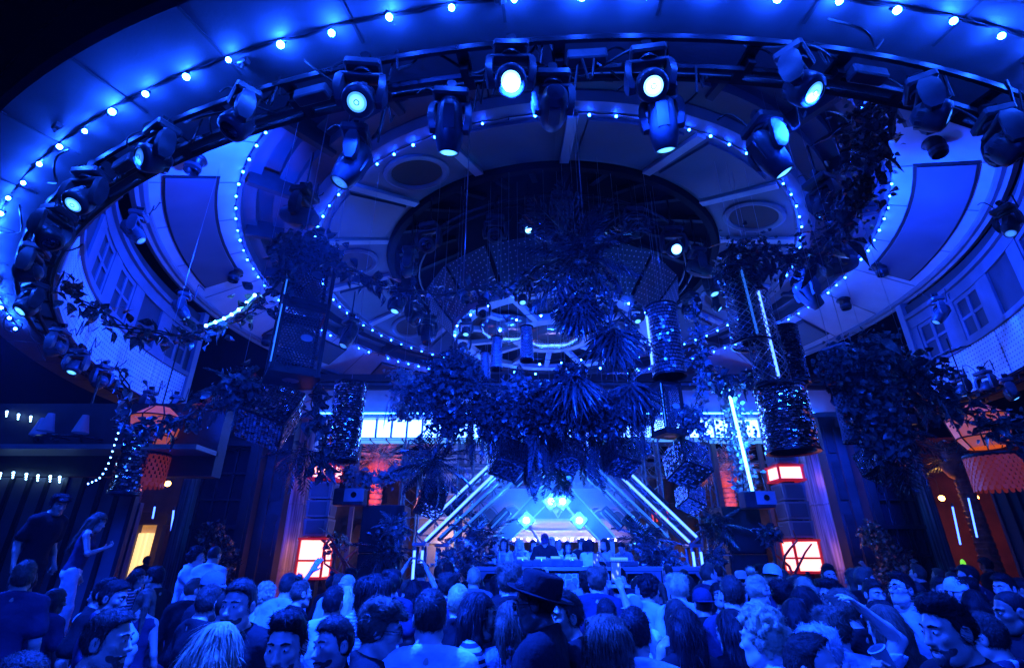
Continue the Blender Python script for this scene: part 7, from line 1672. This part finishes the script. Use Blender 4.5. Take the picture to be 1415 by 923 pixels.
near(1148, 840, 2.95, AWAY - .2, 'headhand', "tousle haired man in pale shirt holding a hand to his head", hairs=('wavy', 'brown'), skin_='fair', top=('tee', 'pale'))
near(1222, 835, 3.0, AWAY + .35, 'f', "woman with straight light brown hair in dark top, beside the cup drinker", hairs=('side', 'brown'), skin_='fair', top=('long', 'black'))
g31, s31 = near(1306, 822, 2.2, LEFT + .05, 'drink', "large man with thick black hair in profile, sipping from a small cup", hairs=('quiff', 'black'), beard=True, top=('tee', 'black'))
near(1362, 846, 2.75, AWAY + .5, 'mbig', "man in a dark checked shirt behind the man sipping from a cup", hairs=('short', 'dark'), top=('collar', 'plaid'))
near(1394, 814, 3.3, LEFT + .25, 'mR', "smiling man with buzzed hair and dark high collar in profile, near the drape", hairs=('buzz', 'black'), skin_='brown', top=('hoodie', 'black'))
# -- second rows
near(137, 797, 4.5, RIGHT + .4, 'listen', "smiling bearded man in a black tee leaning to the man in white tee", hairs=('short', 'black'), beard=True, top=('tee', 'black'))
near(168, 797, 4.6, LEFT - .2, 'whisper', "man in a white tee whispering to a bearded man, hand hanging", hairs=('buzz', 'dark'), skin_='fair', top=('tee', 'white'))
near(222, 782, 6.2, LEFT - .1, 'drink', "man in a black tee by the yellow doorway, forearm raised", hairs=('short', 'black'), top=('tee', 'black'))
near(190, 785, 6.8, RIGHT + .4, 'fR', "woman with dark hair in a striped top, before the yellow doorway", hairs=('longwave', 'dark'), top=('tee', 'stripe'))
near(318, 812, 3.4, RIGHT + .75, 'mR', "man in a dark hood with shaved sides, seen from behind", hairs=('buzz', 'dark'), skin_='fair', top=('hoodie', 'black'), bottom='black')
near(341, 800, 2.95, FACE - .1, 'm', "bearded man in a black shirt looking down, facing the camera", hairs=('fade', 'dark'), skin_='fair', beard=True, top=('collar', 'black'))
near(293, 790, 4.8, RIGHT + .1, 'm', "man in flat cap in profile, below the couple in white", hairs=('buzz', 'dark'), hat=('cap', 'grey'), top=('tee', 'black'))
w53, s53 = near(368, 806, 5.4, AWAY - .25, 'wave', "woman with blond curls raising one open hand high", hairs=('curly', 'blond'), skin_='fair', top=('tank', 'white'))
near(398, 792, 5.4, AWAY - .1, 'mbig', "dark haired man in pale tee from behind, under the raised arm", hairs=('short', 'dark'), top=('tee', 'pale'))
near(415, 800, 5.0, RIGHT + .8, 'f', "woman with a bun in a dark top, in front of the red lit window", hairs=('bun', 'brown'), top=('long', 'black'))
near(461, 810, 4.1, AWAY - .1, 'm', "man with dark hair in a pale tee, back to camera, by the bearded man", hairs=('fade', 'black'), top=('tee', 'pale'))
near(516, 796, 3.9, AWAY - .4, 'mbig', "big man in a dark beanie like mop of hair and pale striped shirt", hairs=('fluffy', 'black'), top=('tee', 'palestripe'))
near(484, 792, 6.0, LEFT + .9, 'm', "bald man in a dark top beside the dark speaker stack", hairs=('buzz', 'grey'), skin_='fair', top=('tee', 'navy'))
near(572, 800, 6.0, AWAY, 'armsup', "woman in black sleeves with both hands joined overhead", hairs=('longwave', 'black'), top=('long', 'black'))
near(618, 792, 5.2, AWAY - .4, 'm', "man with wavy dark hair in navy jacket, behind the white tee man", hairs=('wavy', 'dark'), top=('jacket', 'navy'))
near(655, 784, 6.4, AWAY, 'm', "man with bleached blond crop, lit from the stage", hairs=('fade', 'blond'), skin_='fair', top=('tee', 'grey'))
near(717, 805, 4.6, AWAY + .5, 'm', "man with faded dark hair in front of the booth, near the wide hat's brim", hairs=('fade', 'black'), top=('tee', 'navy'))
p50, s50 = near(838, 828, 3.9, AWAY + .05, 'phone', "person in dark sleeves filming the stage with a raised phone", hairs=('short', 'black'), top=('long', 'black'))
p51, s51 = near(812, 795, 6.6, AWAY, 'phone', "person far forward holding a small bright phone up to the DJ", hairs=('wavy', 'dark'), top=('long', 'navy'))
near(872, 822, 4.3, AWAY - .5, 'm', "man in a pale cap worn backwards and a white tee", hairs=('short', 'dark'), hat=('backcap', 'pale'), top=('tee', 'white'), skin_='tan')
near(893, 796, 5.2, RIGHT + .5, 'm', "young man with a mop of curls in a pale shirt, profile", hairs=('curly', 'black'), top=('collar', 'pale'))
near(855, 796, 6.0, AWAY, 'm', "person in a pale bucket hat close to the booth", hairs=('short', 'dark'), hat=('bucket', 'cream'), top=('tee', 'grey'))
near(930, 826, 3.7, FACE + .5, 'fR', "woman with sunglasses on her hair facing back from the stage", hairs=('side', 'dark'), glasses='sun', top=('tank', 'black'))
near(936, 794, 4.9, AWAY, 'mbig', "tall man with pale blond hair, lit by the LED legs", hairs=('wavy', 'blond'), skin_='fair', top=('tee', 'pale'))
near(970, 813, 4.5, AWAY, 'm', "man in a dark cap turned backwards, beside the dark tee man", hairs=('short', 'black'), hat=('backcap', 'navy'), top=('tee', 'black'))
near(990, 804, 5.6, FACE - .2, 'f', "woman with dark wavy hair facing the camera, behind the faded cut man", hairs=('longwave', 'black'), skin_='fair', top=('tank', 'black'))
near(1010, 796, 3.8, AWAY - .15, 'mbig', "man with a high fade in dark tee, from behind, near the topknot man", hairs=('fade', 'dark'), skin_='fair', top=('tee', 'navy'))
near(1040, 792, 4.5, RIGHT + .35, 'm', "bright lit man with blond topknot, glasses and patterned shirt", hairs=('bun', 'blond'), skin_='fair', beard=True, glasses='spec', top=('collar', 'palestripe'))
near(1052, 780, 7.2, AWAY, 'm', "dark haired man silhouetted at the foot of the tall speaker", hairs=('wavy', 'black'), top=('tee', 'black'))
near(1077, 802, 4.6, AWAY - .6, 'm', "man with tousled black hair and dark tee before the big red lantern", hairs=('wavy', 'black'), top=('tee', 'navy'))
near(1097, 826, 3.6, AWAY, 'f', "woman with dark straight hair parted in the middle, from behind", hairs=('side', 'black'), top=('tank', 'white'))
near(1113, 809, 4.1, LEFT - .4, 'fL', "woman with long black hair in profile, under the red lantern", hairs=('side', 'black'), skin_='fair', top=('long', 'black'))
near(1110, 796, 5.6, AWAY, 'f', "fair haired woman seen from behind, right under the red lantern", hairs=('bob', 'blond'), skin_='fair', top=('tee', 'pale'))
near(1150, 800, 4.2, LEFT + .1, 'm', "man with full dark hair and glasses in profile, before the pillar", hairs=('quiff', 'black'), glasses='spec', beard=True, top=('tee', 'black'))
near(1166, 814, 3.4, AWAY + .4, 'mbig', "man with close faded hair from behind, beside the hand on head man", hairs=('fade', 'brown'), skin_='fair', top=('tee', 'black'))
near(1141, 780, 6.6, FACE - .2, 'm', "man facing the camera under the glow of the red lantern", hairs=('quiff', 'dark'), skin_='fair', top=('tee', 'grey'))
near(1180, 784, 6.2, AWAY + .5, 'f', "woman in a black sleeveless top, hair edged red by the lantern", hairs=('bob', 'brown'), skin_='fair', top=('tank', 'black'))
near(1199, 800, 4.9, FACE + .1, 'm', "boyish man in a pale striped tee facing the camera", hairs=('short', 'dark'), skin_='fair', top=('tee', 'palestripe'))
near(1208, 828, 3.5, FACE + .8, 'fL', "woman with closed eyes leaning back behind the light brown hair", hairs=('longwave', 'black'), skin_='fair', top=('long', 'black'))
near(1245, 791, 4.5, LEFT, 'mUp', "man with glasses and slick dark hair in profile, below the latticed window", hairs=('quiff', 'black'), glasses='spec', skin_='fair', top=('tee', 'pale'))
near(1264, 801, 4.6, AWAY - .1, 'mbig', "broad man in a pale blue shirt from behind, below the latticed window", hairs=('buzz', 'black'), skin_='brown', top=('tee', 'pale'))
near(1293, 797, 5.4, FACE - .1, 'm', "man with dark short hair facing the camera beside the white cap", hairs=('fade', 'dark'), top=('tee', 'black'))
near(1314, 798, 4.8, FACE + .1, 'm', "man in a white cap worn backwards facing the camera", hairs=('short', 'dark'), skin_='fair', hat=('backcap', 'white'), top=('tee', 'black'))
near(1385, 792, 5.0, LEFT + .2, 'm', "dark haired man in profile by the black drape", hairs=('short', 'black'), skin_='fair', top=('jacket', 'black'))
crowd(1362, 770, 9.5, AWAY + .3, 'mbig', "dark silhouetted man before the red lit palm in the red bar", hairs=('short', 'black'), skin_='dark', top=('jacket', 'black'))
crowd(205, 762, 15.5, AWAY, 'm', "dark silhouetted person before the yellow doorway", hairs=('short', 'black'), skin_='dark', top=('jacket', 'black'), group=N_)
near(76, 682, 6.9, RIGHT - .15, 'lean', "man in a black tee standing on the raised bar platform, looking down", floor=.90, hairs=('wavy', 'black'), top=('tee', 'black'), bottom='black', group=N_)
near(126, 706, 6.75, RIGHT + .55, 'lady', "woman in white trousers and dark tank top on the raised bar platform", floor=.90, hairs=('longwave', 'brown'), skin_='fair', top=('tank', 'navy'), bottom='white', group=N_)
near(268, 756, 7.0, RIGHT + .3, 'smoke', "curly dark haired man touching his mouth, beside the white shirt man", floor=.30, hairs=('curly', 'black'), skin_='fair', top=('collar', 'white'), group=N_)
near(297, 753, 6.9, AWAY - .1, 'mbig', "man with shaved head and bright white shirt from behind, before the window bay", floor=.30, hairs=('buzz', 'dark'), top=('collar', 'white'), group=N_)
near(20, 905, 1.75, AWAY, 'mbig', "blue lit shoulder and back of a person at the lower corner by the platform", hairs=('fade', 'dark'), top=('tee', 'pale'), ext=.0)
# -- people on the stage
SG = "people on the stage around the DJ"
def onstage(u, v, Y, yaw, key, label, **kw):
    top = at_y(u, v, Y); hgt = min(max(top.z - STZ, 1.5), 1.9); return person((top.x, Y, STZ), yaw, hgt, key, label, group=SG, **kw), hgt / 1.8
dj, sdj = onstage(752, 737, 11.35, FACE, 'dj', "DJ in black hooded top with pale chest lettering and cap, bent over the booth", hairs=('short', 'dark'), skin_='fair', hat=('cap', 'navy'), top=('hoodie', 'black'), glasses='spec')
onstage(697, 743, 11.4, FACE - .2, 'dance', "woman with long dark hair in a pale tank top raising one finger on stage", hairs=('longwave', 'black'), skin_='tan', top=('tank', 'pale'))
onstage(719, 743, 11.7, FACE - .3, 'dance2', "woman with long fair hair raising a fist beside the DJ on stage", hairs=('long', 'blond'), skin_='fair', top=('tank', 'grey'))
onstage(681, 746, 12.0, RIGHT, 'm', "dark figure at the far end of the stage beside the raised finger woman", hairs=('short', 'black'), top=('jacket', 'black'))
onstage(771, 744, 12.2, FACE + .2, 'm', "man in a pale top standing just behind the DJ's shoulder", hairs=('buzz', 'black'), skin_='brown', top=('tee', 'pale'))
onstage(784, 747, 11.4, FACE - .1, 'dance2', "woman with dark hair and pale bikini style top next to the DJ", hairs=('long', 'black'), skin_='tan', top=('tank', 'white'))
onstage(803, 744, 12.4, FACE, 'm', "person in dark clothes behind the bikini top woman on stage", hairs=('wavy', 'brown'), top=('tee', 'black'))
onstage(812, 746, 11.3, AWAY - .3, 'f', "woman with huge dark curls and white top, back to the crowd on stage", hairs=('fluffy', 'black'), skin_='tan', top=('tank', 'white'))
onstage(838, 743, 11.5, LEFT + .5, 'dance2', "woman with long dark curls in a pale crop top at the keyed controller", hairs=('curlylong', 'black'), skin_='tan', top=('tank', 'pale'))
onstage(863, 752, 11.8, LEFT + .7, 'dj', "man in dark clothes bending at the far end of the stage by the strobes", hairs=('short', 'black'), skin_='tan', top=('jacket', 'grey'))
onstage(737, 745, 12.6, FACE, 'f', "woman in a blue top half hidden behind the DJ's arm", hairs=('long', 'dark'), skin_='fair', top=('tank', 'pale'))
onstage(762, 741, 12.9, FACE + .1, 'wave', "woman behind the DJ holding one arm high in the light", hairs=('long', 'brown'), skin_='fair', top=('tank', 'white'))
# chest lettering of the DJ's hood: pale arched letter strokes
def hood_print():
    mb = MB(); P = POSES['dj']; me = CACHE[('dj',)]['hoodie']
    co = np.array([v.co for v in me.vertices]); n = 26
    def yat(x, z): d = (co[:, 0] - x) ** 2 + (co[:, 2] - z) ** 2; i = np.argsort(d)[:12]; return co[i, 1].max() + .006
    for k in range(6):
        x = -.115 + .046 * k; zt_ = 1.30 - 1.1 * x * x; w = .036
        for (dx0, dz0, dx1, dz1) in ((0, 0, .010, -.065), (w - .010, 0, w, -.065)) + (((0, 0, w, -.012),) if k in (0, 1, 2, 4) else ()) + (((0, -.028, w, -.040),) if k in (1, 2, 3, 4) else ()) + (((0, -.053, w, -.065),) if k in (0, 3, 5) else ()):
            q = [(x + dx0, zt_ + dz0), (x + dx1, zt_ + dz0), (x + dx1, zt_ + dz1), (x + dx0, zt_ + dz1)]; mb.add([(a, yat(a, b) , b) for a, b in q], [(0, 1, 2, 3)])
    put("chest_lettering", mb.mesh("chest_lettering", CL['pale']), dj)
hood_print()
# ---- things in hands
def at_hand(o, s, key, side=1, off=.09, lift=0.0):
    P = POSES[key]; e, w, n, c = P.R if side > 0 else P.L; e, w, n = Vector(e), Vector(w), Vector(n).normalized(); d = (w - e).normalized(); n = (n - d * n.dot(d)).normalized()
    M = o.matrix_basis.copy(); return M @ (w + d * off + n * .035), (M.to_3x3().normalized() @ n).normalized(), (M.to_3x3().normalized() @ d).normalized()
def phone(o, s, key, label):
    p, n, d = at_hand(o, s, key, off=.125); T = thing("phone", label, "phone", M=MM(p + Vector((0, 0, .03)), Matrix.Rotation(.05, 3, 'Y')))
    mb = MB(); mb.bbox((0, 0, 0), (.085, .012, .175), .004); mb.build("body", M_black, T)
    m = mat("phone_screen", (.1, .1, .1), .2)
    if not m.get("done"):
        m["done"] = 1; nt = m.node_tree; N = nt.nodes; b = N["Principled BSDF"]; tc = N.new("ShaderNodeTexCoord"); vo = N.new("ShaderNodeTexVoronoi"); vo.inputs["Scale"].default_value = 3.2; nt.links.new(tc.outputs["Generated"], vo.inputs["Vector"]); cr = N.new("ShaderNodeValToRGB"); cr.color_ramp.elements[0].color = (.5, .8, 1, 1); cr.color_ramp.elements[1].color = (.01, .05, .5, 1); cr.color_ramp.elements[1].position = .45; nt.links.new(vo.outputs["Distance"], cr.inputs[0]); nt.links.new(cr.outputs[0], b.inputs["Emission Color"]); b.inputs["Emission Strength"].default_value = 1.3
    mb = MB(); mb.box((0, -.0075, .004), (.077, .002, .150)); mb.build("screen", m, T); mb = MB(); mb.box((0, .008, .06), (.03, .004, .03)); mb.build("camera_bump", M_glassd, T)
phone(p50, s50, 'phone', "raised phone with a lit screen showing the stage, larger of the two")
phone(p51, s51, 'phone', "small bright raised phone in front of the booth")
p, n, d = at_hand(g14, s14, 'beer', off=.06); T = thing("drink_can", "tall pale can tipped up in front of the young man in sunglasses", "drink can", M=MM(p, Matrix.Rotation(.25, 3, 'Y') @ Matrix.Rotation(.1, 3, 'X')))
mb = MB(); mb.lathe([(.001, -.075), (.024, -.075), (.032, -.065), (.033, .062), (.026, .082), (.027, .086), (.022, .084), (.001, .082)], 24); mb.build("body", M_white, T, True)
mb = MB(); mb.lathe([(.0335, -.05), (.0335, .05)], 10, None, -PI / 2 - .45, -PI / 2 + .45); mb.build("label_panel", CL['navy'], T)
for k in range(7): mb = MB(); a = -PI / 2 + .03 * (k % 2); mb.box((.0343 * math.cos(a), .0343 * math.sin(a), -.036 + .012 * k), (.012, .0015, .007)); mb.build("label_mark", M_white, T)
p, n, d = at_hand(g31, s31, 'drink', off=.07); T = thing("cup", "small clear cup raised to the mouth of the large dark haired man", "cup", M=MM(p + Vector((0, 0, .03)), Matrix.Rotation(-.5, 3, 'Y'))); mb = MB(); mb.lathe([(.001, -.045), (.024, -.045), (.036, .045), (.033, .045), (.022, -.04), (.001, -.04)], 18); mb.build("body", M_leaf3, T, True); mb = MB(); mb.lathe([(.0355, .042), (.039, .045), (.0355, .049)], 18); mb.build("rim", M_white, T)
# -- the rest of the crowd
LAND = [(210, "near the bar platform"), (330, "by the couple in white"), (430, "below the blue pillar and red window"), (500, "by the speaker under the pine garland"), (570, "under the leafy speaker dressing"), (640, "below the twin LED legs"), (715, "below the raised finger dancer"), (770, "straight below the DJ"), (830, "below the huge curled dancer"), (900, "below the hexagon booth panels"), (985, "below the slanted LED legs"), (1060, "by the speaker and red tree"), (1140, "below the big red lantern"), (1215, "below the plain dark pier"), (1300, "below the latticed window"), (1500, "by the red bar")]
rr = random.Random(11); combos = []
STY_M = [('short', 'dark'), ('fade', 'black'), ('quiff', 'brown'), ('wavy', 'black'), ('buzz', 'dark'), ('curly', 'dark'), ('wavy', 'brown'), ('short', 'black'), ('fade', 'blond'), ('receding', 'brown')]
STY_F = [('long', 'black'), ('longwave', 'brown'), ('bob', 'dark'), ('long', 'blond'), ('bun', 'dark'), ('pony', 'brown'), ('side', 'dark'), ('longwave', 'black'), ('curlylong', 'dark')]
HW = {'short': 'short', 'fade': 'faded', 'quiff': 'swept up', 'wavy': 'tousled', 'buzz': 'buzzed', 'curly': 'curly', 'receding': 'thinning', 'long': 'long straight', 'longwave': 'long wavy', 'bob': 'bobbed', 'bun': 'knotted', 'pony': 'ponytailed', 'side': 'sleek', 'curlylong': 'long curly'}
TOPS = [('tee', 'black'), ('tee', 'white'), ('tee', 'navy'), ('long', 'black'), ('collar', 'black'), ('tee', 'black'), ('jacket', 'black'), ('tee', 'pale'), ('hoodie', 'black'), ('collar', 'white'), ('long', 'navy'), ('tee', 'black'), ('tee', 'navy'), ('jacket', 'navy'), ('tee', 'plaid')]
TW = {'tee': 'tee', 'long': 'long sleeves', 'collar': 'shirt', 'jacket': 'jacket', 'hoodie': 'hood', 'tank': 'tank top'}
used = set(); n_gen = 0; Y = 4.5
while Y < 9.55:
    x = -.95 * Y - .2
    xmax = 1.0 * Y + .4
    while x < xmax:
        px, py = x + rr.uniform(-.16, .16), Y + rr.uniform(-.16, .16); x += rr.uniform(.58, .74)
        if px < -5.0 + .2 and py > 6.0: continue
        if -4.8 < px < -2.6 and py > 6.6: continue
        if py > 6.5 and (px < -4.0 or px > 7.2): continue
        if any((px - a) ** 2 + (py - b) ** 2 < (.46 if py > 4.6 else .56) ** 2 for a, b in placed): continue
        fwd = py * cp; uu = 707.5 + F * px / (py * cp - .0)
        if uu < -40 or uu > 1460: continue
        fem = rr.random() < .42; st = rr.choice(STY_F if fem else STY_M); tp = rr.choice(TOPS); 
        if fem and rr.random() < .4: tp = ('tank', rr.choice(('black', 'white', 'navy')))
        key = rr.choice(('f', 'fL', 'fR') if fem else ('m', 'mL', 'mR', 'mUp', 'mbig')); yaw = rr.gauss(0, .45) if rr.random() < .9 else rr.uniform(-PI, PI)
        if rr.random() < .07: key = rr.choice(('phone', 'armsup', 'wave')); 
        if py < 6.2 and tp[1] in ('white', 'pale'): tp = (tp[0], 'navy')
        h = rr.gauss(1.66, .05) if fem else rr.gauss(1.77, .06); h = min(max(h, 1.56), 1.88)
        hat = None
        if not fem and rr.random() < .12: hat = (rr.choice(('cap', 'backcap', 'bucket')), rr.choice(('black', 'white', 'navy', 'cream')))
        land = next(w for lim, w in LAND if uu < lim)
        for _ in range(30):
            hw = f"{hat[1]} {hat[0].replace('backcap', 'turned cap')}" if hat else f"{HW[st[0]]} {st[1]} hair"
            lab = f"{'woman' if fem else 'man'} with {hw}, {tp[1].replace('plaid', 'checked')} {TW[tp[0]]}, {land}"
            if lab not in used: break
            st = rr.choice(STY_F if fem else STY_M); tp = rr.choice(TOPS)
            if py < 6.2 and tp[1] in ('white', 'pale'): tp = (tp[0], 'navy')
        used.add(lab)
        person((px, py, 0), yaw, h, key, lab, skin_=rr.choice(('fair', 'tan', 'tan', 'brown', 'fair', 'dark')), hairs=st, top=tp, bottom=rr.choice(('jeans', 'black', 'navy')), hat=hat, glasses='sun' if rr.random() < .06 else None, group=GRP, face=py < 5.5, shoe=None if False else 'black')
        placed.append((px, py)); n_gen += 1
    Y += .62
print("generic people:", n_gen, "placed", len(placed))
# ============================================================ haze
mh = bpy.data.materials.new("haze"); mh.use_nodes = True
nt = mh.node_tree; nt.nodes.clear()
out = nt.nodes.new("ShaderNodeOutputMaterial"); pv = nt.nodes.new("ShaderNodeVolumePrincipled")
pv.inputs["Color"].default_value = (.85, .88, .95, 1); pv.inputs["Density"].default_value = HAZE; pv.inputs["Anisotropy"].default_value = .35
nt.links.new(pv.outputs[0], out.inputs["Volume"])
mb = MB(); mb.box((0, 21, 7), (118, 90, 16)); hz = mb.build("haze", mh, kind="stuff")
